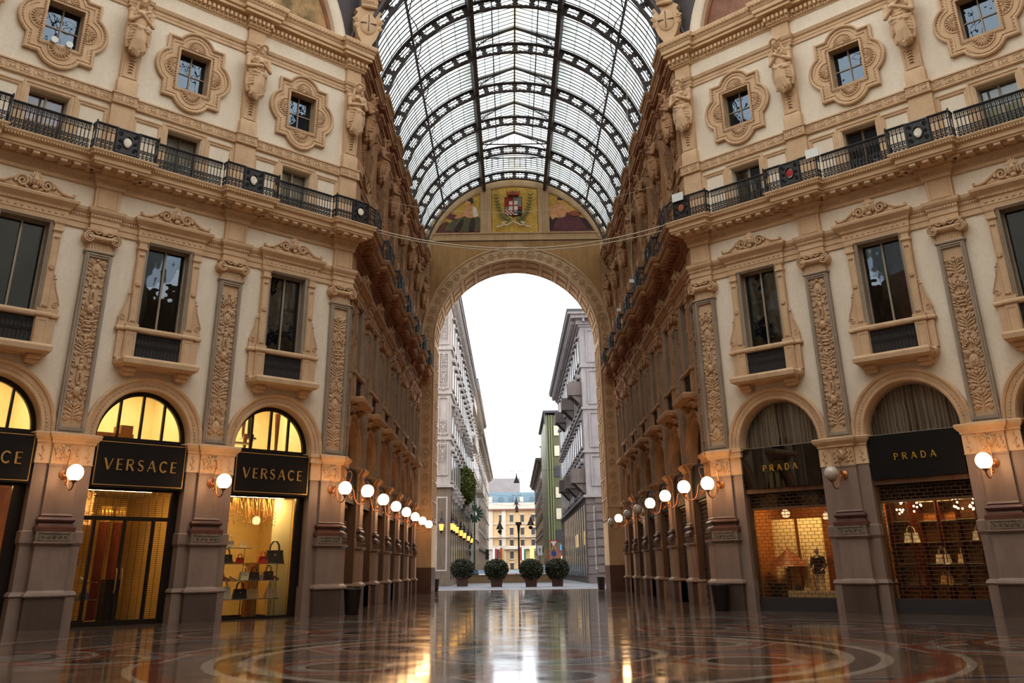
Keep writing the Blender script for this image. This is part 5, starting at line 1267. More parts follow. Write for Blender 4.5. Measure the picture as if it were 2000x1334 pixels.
part('parasol_canopy', MB().lathe([(.75,1.1),(.45,1.35),(.05,1.65),(.01,1.75)], (0,0,0), 10).mesh('parasol_canopy'), M['bagbrown'], t); part('pole', MB().tube([(0,0,0),(0,0,1.7)], .02, 6).mesh('pole'), M['bagblack'], t)
t = thing('display_table', 'dark square display table at the foot of the parasol', 'table', at(g,0,-1.1,1.0,.3), g.ang)
part('tabletop', MB().box(-.28,.28,-.25,.25,.5,.56).mesh('tabletop', False), M['bagblack'], t); part('table_body', MB().box(-.22,.22,-.2,.2,0,.5).mesh('table_body', False), M['bagblack'], t)
def mannequin(m):
    m.tube([(0,0,.95),(0,0,1.15),(0,-.01,1.35),(0,0,1.42)], [.15,.12,.17,.08], 12); m.ell((0,0,.95), (.17,.12,.12), 12, 8)
    m.tube([(0,0,1.4),(0,0,1.5)], .05, 8); m.ell((0,-.01,1.6), (.085,.1,.12), 12, 8)
    for sd in (-1,1):
        m.tube([(sd*.17,0,1.38),(sd*.26,0,1.12),(sd*.2,-.16,.98)], [.05,.04,.028], 8); m.ell((sd*.19,-.19,.97), (.03,.05,.03), 6, 4)
        m.tube([(sd*.09,0,.92),(sd*.1,-.02,.5),(sd*.1,0,.08)], [.09,.06,.035], 8); m.ell((sd*.1,-.05,.04), (.04,.1,.035), 8, 5)
    return m
t = thing('mannequin', 'white-headed mannequin in dark jacket inside the first shuttered shop', 'mannequin', at(g,0,.4,1.2,.3), g.ang)
part('body', remesh(mannequin(MB()), .025, 1), M['bagwhite'], t)
m = MB(); m.tube([(0,0,.85),(0,0,1.15),(0,-.01,1.36),(0,0,1.44)], [.2,.16,.2,.1], 12)
for sd in (-1,1): m.tube([(sd*.18,0,1.4),(sd*.27,0,1.12),(sd*.23,-.1,1.02)], [.07,.055,.045], 8)
part('jacket', m.mesh('jacket'), M['bagblack'], t)
bag(g,0,.0,1.0,.62,.7,M['bagbeige'],'small beige bag beside the mannequin'); bag(g,0,-.35,1.0,.62,.7,M['bagblack'],'small dark bag between table and mannequin')
solo('display_bench', MB().box(-.75,1.1,-.2,.15,0,.32).mesh('display_bench', False), M['shopwall'], 'pale low display bench in the first shuttered shop', 'bench', at(g,0,.1,1.0,.3), g.ang)
# bay 1: tall shelves
for i, x in enumerate((-1.3,-.6,.1,.8)):
    t = thing('display_cabinet', '%s tall amber display cabinet from the arm side in the second shuttered shop' % ORD[i], 'cabinet', at(g,1,x,1.9 if i % 3 else 1.4,.3), g.ang, 'display cabinets in the second shuttered shop')
    part('cabinet_back', MB().box(-.3,.3,.2,.24,0,3.1).mesh('cabinet_back', False), M['shopwood'], t)
    for j, z in enumerate((.5,1.1,1.75,2.4,3.0)): part('shelf', MB().box(-.3,.3,-.2,.2,z,z+.03).mesh('shelf', False), M['steel'], t)
    for sd in (-1,1): part('upright', MB().box(sd*.3-.015,sd*.3+.015,-.2,.24,0,3.1).mesh('upright', False), M['redcol'], t)
for i, (x, y, z, s, c, lb) in enumerate(((-1.05,1.3,2.05,1.3,'bagwhite','pale box-shaped bag high on the first cabinet'),(1.1,1.3,2.05,1.2,'bagwhite','pale box-shaped bag high on the last cabinet'),(-.35,1.8,1.4,1.3,'bagwhite','white bag on the second cabinet'),(.35,1.8,1.4,1.3,'bagbeige','beige bag on the third cabinet'),(.35,1.8,.8,1.2,'bagblack','black bag on the third cabinet'),(-.35,1.8,.8,1.1,'bagtan','tan bag on the second cabinet'),(-1.05,1.3,.8,1.1,'bagbrown','brown bag on the first cabinet'),(1.1,1.3,.8,1.1,'bagbrown','brown bag on the last cabinet'))):
    bag(g,1,x,y,z,s,M[c],lb)
for i, x in enumerate((-1.15,-.6,.7,1.2)):
    t = thing('chandelier', '%s small glittering lamp cluster under the ceiling of the second shuttered shop' % ORD[i], 'ceiling lamp', at(g,1,x,1.0,3.2), g.ang, 'lamp clusters in the second shuttered shop')
    m = MB()
    for j in range(9): m.ell((rnd.uniform(-.14,.14), rnd.uniform(-.1,.1), rnd.uniform(-.25,.15)), .035, 6, 4)
    part('bulb_cluster', m.mesh('bulb_cluster'), M['bulb'], t); part('stem', MB().tube([(0,0,.1),(0,0,.65)], .01, 4).mesh('stem'), M['brass'], t)
# ======== arm shops: dark timber doors on the left, lattice shutters on the right
am = MB().xz(rect(-1.57,1.57,0,5.36), [rect(-1.4,-.05,1.0,3.1), rect(.05,1.4,1.0,3.1), rect(-1.4,1.4,3.3,3.8)], .42, .52).mesh('door_frame', False)
ap = MB().box(-1.5,1.5,.46,.47,.8,3.9).mesh('glass_pane', False)
ab = MB().box(-1.57,1.57,.95,1.0,0,5.4).mesh('backing', False)
sgm = MB().box(-1.5,1.5,.2,.42,3.95,5.3).mesh('sign_board', False)
jm = MB().box(-1.57,-1.5,.12,.45,0,5.35).mesh('brass_jamb', False); jp = MB().box(1.5,1.57,.12,.45,0,5.35).mesh('brass_jamb', False)
hb = MB().box(-1.0,-.98,-.25,.4,1.2,3.2).merge(MB().box(-1.0,-.98,-.25,-.2,1.2,3.2)).mesh('banner_cloth', False)
m = MB(); r = 0; z = .1
while z < 3.9:
    m.box(-1.5,1.5,.36,.375,z,z+.03); x = -1.5+(.0 if r % 2 else .16)
    while x < 1.5: m.box(x,x+.03,.36,.372,z,z+.16); x += .32
    z += .16; r += 1
arml = m.mesh('shutter_lattice', False, fix=False)
for f in (FAL, FAR):
    for k in range(f.n):
        w = where(f, k, 'bay'); L = f.loc((k+.5)*f.pitch)
        if f is FAL:
            t = thing('shop_door', 'dark glazed timber shop front, %s' % w, 'shop front', L, f.ang, 'timber shop fronts along the left arm wall'); part('door_frame', am, M['wood'], t); part('glass_pane', ap, M['winglass'], t); part('backing', ab, M['darkroom'], t)
        else:
            t = thing('roller_shutter', 'dark lattice roller shutter, %s' % w, 'shutter', L, f.ang, 'lattice shutters along the right arm wall'); part('shutter_lattice', arml, M['roofiron'], t); part('backing', ab, M['darkroom'], t)
            part('head_beam', MB().box(-1.57,1.57,.3,.5,3.85,4.0).mesh('head_beam', False), M['wood'], t)
        part('timber_jamb', jm, M['wood'], t); part('timber_jamb', jp, M['wood'], t)
        solo('shop_sign', sgm, M['black'], 'blank dark fascia board, %s' % w, 'fascia board', L, f.ang, 'dark fascia boards along the arm')
# ------------------------------------------------------------------ floor and the street ground
struct('floor', MB().box(-60,62,-30,76.5,-.3,0).mesh('floor', False), M['floor'])
struct('street_paving', MB().box(-60,62,76.5,132,-.3,-.01).mesh('street_paving', False), M['street'])
struct('road', MB().box(-120,122,132,520,-.35,-.03).mesh('road', False), M['asphalt'])
struct('trim_17', MB().box(-5.4,6.5,76.3,76.7,-.1,.012).mesh('threshold', False), M['grey'])
# ------------------------------------------------------------------ end wall with the great arch
CZ, RI = 16.8, 5.9
out = [(-7.3,0),(XC-RI,0)] + [(XC+RI*math.cos(a), CZ+RI*math.sin(a)) for a in [PI-PI*i/64 for i in range(65)]] + [(XC+RI,0),(8.4,0),(8.4,21.9)]
out = [(XC+(x-XC), z) for x, z in out]; out += [(XC+7.5*math.cos(a), 21.9+7.5*math.sin(a)) for a in [PI*i/48 for i in range(49)]]
struct('wall_end', MB().xz(out, (), YE, YE+3.3).mesh('wall', False), M['endstone'])
t = thing('archivolt_band', 'carved band of roundels round the great end arch', 'archivolt', (0,0,0))
path = [(XC+6.4, 5.2), (XC+6.4, CZ)] + [(XC+6.4*math.cos(a), CZ+6.4*math.sin(a)) for a in [PI*i/72 for i in range(1,72)]] + [(XC-6.4, CZ), (XC-6.4, 5.2)]
y = YE
prof = [(.5,y+.02),(.5,y-.1),(.44,y-.14),(.38,y-.1),(.34,y-.06),(-.36,y-.06),(-.4,y-.12),(-.48,y-.16),(-.54,y-.12),(-.56,y+.02)]
part('moulded_band', MB().rib(path, prof).mesh('moulded_band'), M['tan'], t)
def ringm(m, x, z, r, y0):
    m.tube([(x+r*math.cos(2*PI*i/18), y0, z+r*math.sin(2*PI*i/18)) for i in range(18)], .035, 5, True); m.ell((x, y0, z), (r*.45,.05,r*.45), 10, 5)
    for i in range(8): a = i*PI/4; m.ell((x+r*.65*math.cos(a), y0, z+r*.65*math.sin(a)), (.05,.03,.05), 5, 3)
rings = MB(); i = 0
L1 = CZ-5.6; n1 = 14
pp = [(XC+6.41, 5.7+L1*i/n1) for i in range(n1)] + [(XC+6.41*math.cos(a), CZ+6.41*math.sin(a)) for a in [PI*i/27 for i in range(28)]] + [(XC-6.41, 5.7+L1*(n1-1-i)/n1) for i in range(n1)]
for i, (x, z) in enumerate(pp):
    big = (i % 5 == 1); r = .3 if big else .22
    ringm(rings, x, z, r, y-.08)
    if i+1 < len(pp): b = pp[i+1]; rings.box((x+b[0])/2-.05,(x+b[0])/2+.05,y-.1,y-.05,(z+b[1])/2-.05,(z+b[1])/2+.05)
part('carved_roundels', rings.mesh('carved_roundels'), M['tan2'], t)
# soffit coffers
m = MB()
for i in range(15):
    a0, a1 = PI*(i+.12)/15, PI*(i+.88)/15
    for (ya, yb_) in ((YE+.35, YE+1.55), (YE+1.75, YE+2.95)):
        for aa, bb in ((a0, a0+.012), (a1-.012, a1)): m.merge(MB().arc(XC, CZ, [(RI-.06,ya),(RI+.01,ya),(RI+.01,yb_),(RI-.06,yb_)], aa, bb, 1))
        for yy in (ya, yb_-.07): m.merge(MB().arc(XC, CZ, [(RI-.06,yy),(RI+.01,yy),(RI+.01,yy+.07),(RI-.06,yy+.07)], a0, a1, 4))
for sd in (-1,1):
    for j in range(9):
        z0 = 4.6+1.32*j
        for ya, yb_ in ((YE+.35, YE+1.55), (YE+1.75, YE+2.95)):
            xx = XC+sd*RI; x0, x1 = (xx-.06, xx+.01) if sd > 0 else (xx-.01, xx+.06)
            m.box(x0,x1,ya,yb_,z0,z0+.06); m.box(x0,x1,ya,yb_,z0+1.1,z0+1.16); m.box(x0,x1,ya,ya+.07,z0,z0+1.16); m.box(x0,x1,yb_-.07,yb_,z0,z0+1.16)
part('coffer_pattern', m.mesh('coffer_pattern', False), M['tan'], t)
struct('trim_18', MB().box(-6.3,XC-RI+.03,YE-.08,YE+3.3,0,1.6).merge(MB().box(XC+RI-.03,7.4,YE-.08,YE+3.3,0,1.6)).merge(MB().box(-6.3,XC-RI+.03,YE-.06,YE+3.35,4.35,4.45)).merge(MB().box(XC+RI-.03,7.4,YE-.06,YE+3.35,4.35,4.45)).mesh('pier_foot', False), M['a_plinth'])
# dull gold spandrels
for sd in (-1,1):
    pts = [(XC+sd*.6, 24.1)] + [(XC+sd*7.02*math.sin(a), CZ+7.02*math.cos(a)) for a in [.09+i*.06 for i in range(18)] if 7.02*math.sin(.09+0) > 0 and 7.02*math.sin(a) < 6.35]
    pts += [(XC+sd*6.35, CZ+7.02*math.cos(math.asin(6.35/7.02))), (XC+sd*6.35, 24.1)]
    struct('trim_19', MB().xz(pts, (), YE-.03, YE+.01).mesh('gold_spandrel', False), M['golddull'])
struct('trim_20', MB().box(-6.4,7.5,YE-.1,YE,24.26,24.86).merge(MB().box(-6.4,7.5,YE-.16,YE,24.26,24.34)).merge(MB().box(-6.4,7.5,YE-.18,YE,24.78,24.88)).mesh('frieze_band', False), M['endstone'])
# lunette frames and mosaics
YF = YE-.06
ri = 6.72
def arc_z(x): return 21.9+math.sqrt(max(0, ri*ri-(x-XC)**2))
fr = MB().arc(XC, 21.9, [(ri,YE),(ri,YE-.12),(ri+.12,YE-.16),(ri+.4,YE-.16),(ri+.6,YE-.1),(ri+.6,YE)], .38, PI-.38, 48)
for x in (-2.2, 2.2):
    fr.box(XC+x-.42,XC+x+.42,YE-.14,YE,24.86,arc_z(XC+x)+.2); fr.box(XC+x-.05,XC+x+.05,YE-.19,YE,24.86,arc_z(XC+x)+.1)
fr.box(XC-6.6,XC-6.05,YE-.12,YE,24.86,25.3); fr.box(XC+6.05,XC+6.6,YE-.12,YE,24.86,25.3)
struct('trim_21', fr.mesh('lunette_frame', False), M['endstone'])
def panel(x0, x1):
    n = 16; return [(x0,24.92),(x1,24.92)] + [(x1+(x0-x1)*i/n, arc_z(x1+(x0-x1)*i/n)) for i in range(n+1)]
def ell2(cx, cz, rx, rz, n=18, a0=0, rot=0): return [(cx+rx*math.cos(2*PI*i/n)*math.cos(rot)-rz*math.sin(2*PI*i/n)*math.sin(rot), cz+rx*math.cos(2*PI*i/n)*math.sin(rot)+rz*math.sin(2*PI*i/n)*math.cos(rot)) for i in range(n)]
def smo(p, k=4):
    n = len(p); o = []
    for i in range(n):
        a, b, c, d = [Vector(p[(i+j) % n]) for j in (-1,0,1,2)]
        for j in range(k): t = j/k; v = .5*((2*b)+(c-a)*t+(2*a-5*b+4*c-d)*t*t+(3*b-a-3*c+d)*t**3); o.append((v.x, max(24.93, v.y)))
    return o
class Lay:
    def __init__(s, t): s.t = t; s.y = YF
    def __call__(s, name, pts, mat, label=None):
        s.y -= .006
        if name in ('rock','robe','red_cloth','tunic','arm','sleeve','fold','dark_ground','torso'): pts = smo(pts)
        part(name, MB().xz(pts, (), s.y, YE-.0).mesh(name, False), M[mat], s.t, label=label)
t = thing('mosaic_panel', 'gold mosaic panel with a crowned shield between two laurel branches', 'mosaic', (0,0,0)); P = Lay(t)
part('gold_ground', MB().xz(panel(XC-1.74, XC+1.74), (), YF, YE).mesh('gold_ground', False), M['goldmos'], t)
sx, sz, sw, shh = XC-.1, 26.22, .62, 1.5
P('shield', [(sx-sw-.05,sz+shh+.04),(sx-sw-.05,sz+.1),(sx-.1,sz-.05),(sx,sz-.16),(sx+.1,sz-.05),(sx+sw+.05,sz+.1),(sx+sw+.05,sz+shh+.04)], 'mdark')
P('shield_quarter', rect(sx-sw,sx,sz+.75,sz+shh), 'mred', 'red quarter'); P('shield_quarter', rect(sx,sx+sw,sz+.75,sz+shh), 'mgrey', 'grey-green quarter'); P('shield_quarter', rect(sx-sw,sx,sz,sz+.75), 'mgrey'); P('shield_quarter', rect(sx,sx+sw,sz,sz+.75), 'mred')
for a in range(5):
    for b in range(4): P('checker', rect(sx-sw+.124*a,sx-sw+.124*(a+1),sz+.03+.12*b,sz+.03+.12*(b+1)), 'mwhite' if (a+b) % 2 else 'mred')
P('shield_field', rect(sx+.02,sx+sw,sz+.02,sz+.24), 'mblack'); P('shield_field', rect(sx+.02,sx+.32,sz+.02,sz+.14), 'mwhite'); P('shield_field', rect(sx+.32,sx+sw,sz+.24,sz+.46), 'mblack'); P('shield_field', rect(sx+.02,sx+.32,sz+.24,sz+.46), 'mgrey')
P('small_shield', rect(sx-.33,sx+.33,sz+.42,sz+1.14), 'mwhite', 'small white shield'); P('cross', rect(sx-.05,sx+.05,sz+.42,sz+1.14), 'mred', 'red cross'); P('cross', rect(sx-.33,sx+.33,sz+.74,sz+.84), 'mred', 'red cross')
P('crown', [(sx-.42,27.82),(sx+.42,27.82),(sx+.5,28.26),(sx+.32,28.02),(sx+.2,28.3),(sx+.1,28.04),(sx,28.34),(sx-.1,28.04),(sx-.2,28.3),(sx-.32,28.02),(sx-.5,28.26)], 'mrust'); P('crown_band', rect(sx-.4,sx+.4,27.82,27.92), 'mred')
for sd in (-1,1):
    stem = [(sx+sd*(.15+1.15*math.sin(u*1.5)), 25.75+2.05*(1-math.cos(u*1.5))/(1-math.cos(1.5))*1.0) for u in [i/12 for i in range(13)]]
    part('laurel_stem', MB().rib([(a,b) for a,b in stem], [(-.02,P.y-.01),(.02,P.y-.01),(.02,P.y),(-.02,P.y)]).mesh('laurel_stem', False), M['mbrown'], t)
    m = MB()
    for i, (a, b) in enumerate(stem[1:]):
        for s2 in (-1,1):
            ang = PI/2 - sd*.15*(1-i/12)*4 + s2*.9; m.xz(ell2(a+.13*math.cos(ang), b+.13*math.sin(ang), .13, .045, 8, rot=ang), (), P.y-.012, P.y)
    part('laurel_leaves', m.mesh('laurel_leaves', False), M['mgreen'], t)
    part('ribbon', MB().rib([(sx, 25.72),(sx+sd*.3,25.55),(sx+sd*.6,25.4),(sx+sd*.85,25.62),(sx+sd*.55,25.72),(sx+sd*.9,25.35),(sx+sd*1.3,25.3)], [(-.035,P.y-.01),(.035,P.y-.01),(.035,P.y),(-.035,P.y)]).mesh('ribbon', False), M['mwhite'], t)
for sd in (-1,1):
    t = thing('mosaic_panel', 'gold mosaic lunette with %s, %s of the shield' % (('robed figure on a rock' if sd < 0 else 'bare-shouldered figure and anvil'), 'left' if sd < 0 else 'right'), 'mosaic', (0,0,0)); P = Lay(t)
    part('gold_ground', MB().xz(panel(min(XC+sd*2.64, XC+sd*6.1), max(XC+sd*2.64, XC+sd*6.1)), (), YF, YE).mesh('gold_ground', False), M['goldmos'], t)
    F2 = lambda pts: [(XC+sd*x, z) for x, z in (pts if sd > 0 else pts)]
    P('ground_strip', F2(rect(2.64,6.1,24.92,25.12)), 'mpurple')
    if sd < 0:
        P('rock', F2([(6.05,25.1),(6.0,25.2),(5.4,25.75),(5.1,25.8),(4.8,25.5),(4.4,25.1)]), 'mbrown'); P('robe', F2([(5.2,25.1),(4.9,25.75),(4.3,26.1),(3.4,26.3),(2.66,26.1),(2.66,25.1)]), 'molive')
        P('red_cloth', F2([(5.1,26.5),(5.2,26.15),(4.7,25.95),(4.3,26.1),(4.5,26.35)]), 'mpurple'); P('tunic', F2([(3.75,26.2),(3.7,26.9),(3.4,27.15),(3.0,26.95),(2.85,26.2)]), 'mskin'); P('arm', F2([(3.6,26.75),(4.5,26.2),(4.55,26.1),(4.3,26.05),(3.4,26.45)]), 'mskin')
        P('sleeve', F2([(3.2,27.0),(2.95,26.9),(2.78,26.3),(3.1,26.2)]), 'mwhite'); P('head', F2(ell2(3.5,27.45,.2,.27)), 'mskin'); P('hair', F2(ell2(3.42,27.6,.24,.17)), 'mdark'); P('hair', F2(ell2(3.28,27.45,.12,.16)), 'mdark')
        P('fold', F2([(4.6,25.1),(4.1,25.9),(3.9,25.9),(4.2,25.1)]), 'mdark'); P('fold', F2([(3.5,25.1),(3.3,26.0),(3.1,26.0),(3.1,25.1)]), 'mdark')
    else:
        P('dark_ground', F2([(2.66,25.1),(2.66,26.1),(3.3,26.0),(4.2,26.2),(5.2,26.0),(5.8,25.6),(6.05,25.2),(6.05,25.1)]), 'mdark'); P('red_cloth', F2([(3.0,25.1),(3.3,26.0),(3.9,26.4),(4.7,26.2),(5.2,25.5),(5.3,25.1)]), 'mpurple')
        P('torso', F2([(2.95,26.1),(2.9,26.8),(3.2,27.15),(3.7,27.1),(3.9,26.8),(3.8,26.1)]), 'mskin'); P('arm', F2([(3.7,27.0),(4.3,26.6),(4.4,26.4),(3.9,26.5),(3.6,26.7)]), 'mskin'); P('arm', F2([(2.9,26.9),(2.75,26.1),(2.9,25.9),(3.1,26.2)]), 'mskin')
        P('head', F2(ell2(3.48,27.42,.19,.26)), 'mskin'); P('hair', F2(ell2(3.5,27.58,.23,.15)), 'mdark'); P('bundle', F2(ell2(4.6,26.35,.5,.22)), 'mrust'); P('anvil', F2([(4.9,26.3),(5.5,26.3),(5.6,26.45),(5.3,26.5),(5.3,26.7),(5.1,26.7),(5.1,26.5),(4.85,26.45)]), 'mblack')
# ------------------------------------------------------------------ glazed vault of the arm
RG, ZC = 7.35, 21.9; TH = math.asin(2.5/RG)      # the raised lantern runs between the two crown beams
ys = [FAL.o.y + BA*k for k in range(NA+1)]
def vec(r, th, y): return (XC+r*math.sin(th), y, ZC+r*math.cos(th))
def glass_strip(y0, y1, t0, t1, n):
    vs = []; 
    for i in range(n+1): th = t0+(t1-t0)*i/n; vs += [vec(RG, th, y0), vec(RG, th, y1)]
    return MB().add(vs, [(2*i, 2*i+2, 2*i+3, 2*i+1) for i in range(n)])
def bars(y0, y1, t0, t1, n, k):
    m = MB()
    for j in range(k):
        yy = y0+(y1-y0)*(j+.5)/k
        m.tube([vec(RG-.03, t0+(t1-t0)*i/n, yy) for i in range(n+1)], .03, 4)
    return m
TE = 1.50
for k in range(-0, NA+1):
    y0 = ys[k] if k < NA else ys[NA]; y1 = ys[k+1] if k < NA else YE
    if k == 0: y0 = 36.4
    nb = 12 if k < NA else 4
    g = MB()
    rngs = [(-TE,-TH,22),(TH,TE,22)] + ([(-TH,TH,10)] if k >= NA-1 else [])
    b = MB()
    for a0, a1, n in rngs: g.merge(glass_strip(y0, y1, a0, a1, n)); b.merge(bars(y0, y1, a0, a1, n, nb))
    if k < NA-1:
        zb, zr = ZC+RG*math.cos(TH)+.55, ZC+RG*math.cos(TH)+1.45
        g.add([(XC-2.55,y0,zb),(XC,y0,zr),(XC+2.55,y0,zb),(XC-2.55,y1,zb),(XC,y1,zr),(XC+2.55,y1,zb)], [(0,1,4,3),(1,2,5,4)])
        for j in range(12):
            yy = y0+(y1-y0)*(j+.5)/12; b.tube([(XC-2.55,yy,zb-.02),(XC,yy,zr-.02),(XC+2.55,yy,zb-.02)], .024, 4)
        for x in (-1.28, 1.28): b.tube([(XC+x,y0,zb+.42),(XC+x,y1,zb+.42)], .035, 4)
        b.tube([(XC,y0,zr-.03),(XC,y1,zr-.03)], .05, 5)
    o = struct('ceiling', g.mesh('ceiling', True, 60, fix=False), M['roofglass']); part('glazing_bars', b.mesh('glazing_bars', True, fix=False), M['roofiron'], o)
# arched ribs with pierced webs
star = [(-.42,.5),(-.32,.64),(-.33,.88),(-.12,.8),(0,.94),(.12,.8),(.33,.88),(.32,.64),(.42,.5),(.32,.36),(.33,.12),(.12,.2),(0,.06),(-.12,.2),(-.33,.12),(-.32,.36)]
def rib_web(r0=6.72, r1=7.24, n=24, th=1.53, t=.03):
    cell = MB().xz([(-.5,0),(0,0),(.5,0),(.5,.5),(.5,1),(0,1),(-.5,1),(-.5,.5)], [star], -t, t); m = MB()
    for i in range(n):
        c = -th+2*th*(i+.5)/n; w = 2*th/n
        m.add([vec(r0+(r1-r0)*z, c+w*x, y) for x, y, z in cell.v], cell.f)
    return m
def chord(r, w, h, th=1.53, n=56):
    m = MB(); vs = []
    for i in range(n+1):
        a = -th+2*th*i/n
        for dr, dy in ((-h,-w),(h,-w),(h,w),(-h,w)): vs.append(vec(r+dr, a, dy))
    fs = []
    for i in range(n):
        for k in range(4): l = (k+1) % 4; fs.append((4*i+k,4*i+l,4*i+4+l,4*i+4+k))
    return m.add(vs, fs)
webm = rib_web().mesh('pierced_web', False); chm = chord(6.7,.1,.04).merge(chord(7.26,.12,.04)).mesh('arch_chords', False)
tr = MB(); zb, zr = ZC+RG*math.cos(TH)+.5, ZC+RG*math.cos(TH)+1.4
tr.bar((XC-2.6,0,zb),(XC,0,zr),.1,.14); tr.bar((XC,0,zr),(XC+2.6,0,zb),.1,.14)
brk = MB()
for sd in (-1,1):
    pts = [(XC+sd*2.42,0,zb-1.5),(XC+sd*2.36,0,zb-.8),(XC+sd*2.0,0,zb-.15),(XC+sd*1.4,0,zb+.25),(XC+sd*.5,0,zb+.66)]
    brk.tube(smooth_pts(pts, 5), .04, 5)
    for i in range(9):
        u = i/9; a = (XC+sd*(2.5-.15*i), 0, zb-.02+.05*i); b_ = (XC+sd*(2.45-.1*i), 0, zb-.9+.12*i); brk.tube([a, b_], .015, 3)
    for (x, z, r) in ((2.2,-.1,.1),(1.95,.1,.08),(2.3,-.4,.09),(1.7,.25,.06)): brk.tube([(XC+sd*x+r*math.cos(2*PI*i/10),0,zb+z+r*math.sin(2*PI*i/10)) for i in range(10)], .018, 3, True)
trm = tr.mesh('lantern_rafters', False); brm = brk.mesh('lace_brackets')
for k, yy in enumerate(ys):
    t = thing('roof_rib', 'dark iron roof rib with star-shaped piercings, %s from the octagon' % ORD[k], 'roof rib', (0,yy,0), 0, 'arched iron ribs of the glass vault')
    part('pierced_web', webm, M['roofiron'], t); part('arch_chords', chm, M['roofiron'], t)
    if k < NA: part('lantern_rafters', trm, M['roofiron'], t); part('lace_brackets', brm, M['roofiron'], t)
yl = ys[NA-1]
for th, nm in ((-TH,'left crown'),(TH,'right crown'),(-.83,'left haunch'),(.83,'right haunch')):
    crown = abs(th) < .5
    t = thing('roof_beam', 'long dark iron beam along the %s of the glass vault' % nm, 'roof beam', (0,0,0), 0, 'long iron beams of the glass vault'); m = MB()
    if crown: m.add([vec(r, th+d, y) for y in (36.4, YE) for r, d in ((6.75,-.018),(6.75,.018),(7.4,.018),(7.4,-.018))], [(0,1,2,3),(7,6,5,4),(0,4,5,1),(1,5,6,2),(2,6,7,3),(3,7,4,0)])
    else:
        m.tube([vec(7.25, th, 36.4), vec(7.25, th, YE)], .07, 5)
        for k in range(NA): 
            for s2 in (-1,1): m.tube([vec(6.75, th+.02*s2, ys[k]), vec(7.0, th+.03*s2, ys[k]+BA*.25), vec(7.2, th, ys[k]+BA*.5), vec(7.0, th+.03*s2, ys[k]+BA*.75), vec(6.75, th+.02*s2, ys[k+1])], .028, 4)
    part('beam_web', m.mesh('beam_web', False), M['roofiron'], t)
    if crown:
        x = XC+RG*math.sin(th); z0 = ZC+RG*math.cos(th)
        u = MB().box(x-.04,x+.04,36.4,yl,z0+.5,z0+.58)
        for j in range(6*5): yy = 36.6+(yl-36.6)*j/29; u.box(x-.03,x+.03,yy-.03,yy+.03,z0,z0+.55)
        part('lantern_upstand', u.mesh('lantern_upstand', False), M['roofiron'], t)
# far gable of the lantern
t = thing('lantern_gable', 'small gable of thin upright bars closing the far end of the roof lantern', 'gable', (0,yl,0)); m = MB()
for i in range(13):
    x = -2.4+.4*i; zt = zb+(zr-zb)*(1-abs(x)/2.5); m.box(XC+x-.02,XC+x+.02,-.02,.02,zb,zt); m.box(XC+x-.02,XC+x+.02,-.02+1.6,.02+1.6,zb-1.1,zb-.35)
m.box(XC-2.5,XC+2.5,-.04,.04,zb-.05,zb+.03); m.box(XC-2.5,XC+2.5,1.56,1.64,zb-.4,zb-.34)
part('upright_bars', m.mesh('upright_bars', False), M['roofiron'], t)
# ------------------------------------------------------------------ octagon crown: mouth arch, lunettes, pendentives, cartouches, dome
m = MB().xz([(-6.85,23.8)] + [(7.1*math.cos(a), ZC+7.1*math.sin(a)) for a in [PI-.267-(PI-.534)*i/40 for i in range(41)]] + [(6.85,23.8),(6.85,31),(-6.85,31)], (), 36.34, 36.7)
struct('wall_pendentive', m.mesh('wall', False), M['roofiron'], (XC,0,0))
t = thing('iron_arch', 'dark iron arch edged with small brown panels where the arm vault meets the octagon', 'arch', (XC,36.34,0))
part('arch_edge', MB().arc(0, ZC, [(7.0,-.2),(7.15,-.2),(7.15,.3),(7.0,.3)], .1, PI-.1, 50).merge(MB().arc(0, ZC, [(7.62,-.2),(7.72,-.2),(7.72,0),(7.62,0)], .1, PI-.1, 50)).mesh('arch_edge', False), M['roofiron'], t)
m = MB()
for i in range(44):
    a0 = .12+(PI-.24)*i/44; m.merge(MB().arc(0, ZC, [(7.2,-.14),(7.58,-.14),(7.58,0),(7.2,0)], a0+.008, a0+.06, 2))
part('small_panels', m.mesh('small_panels', False), M['terra'], t)
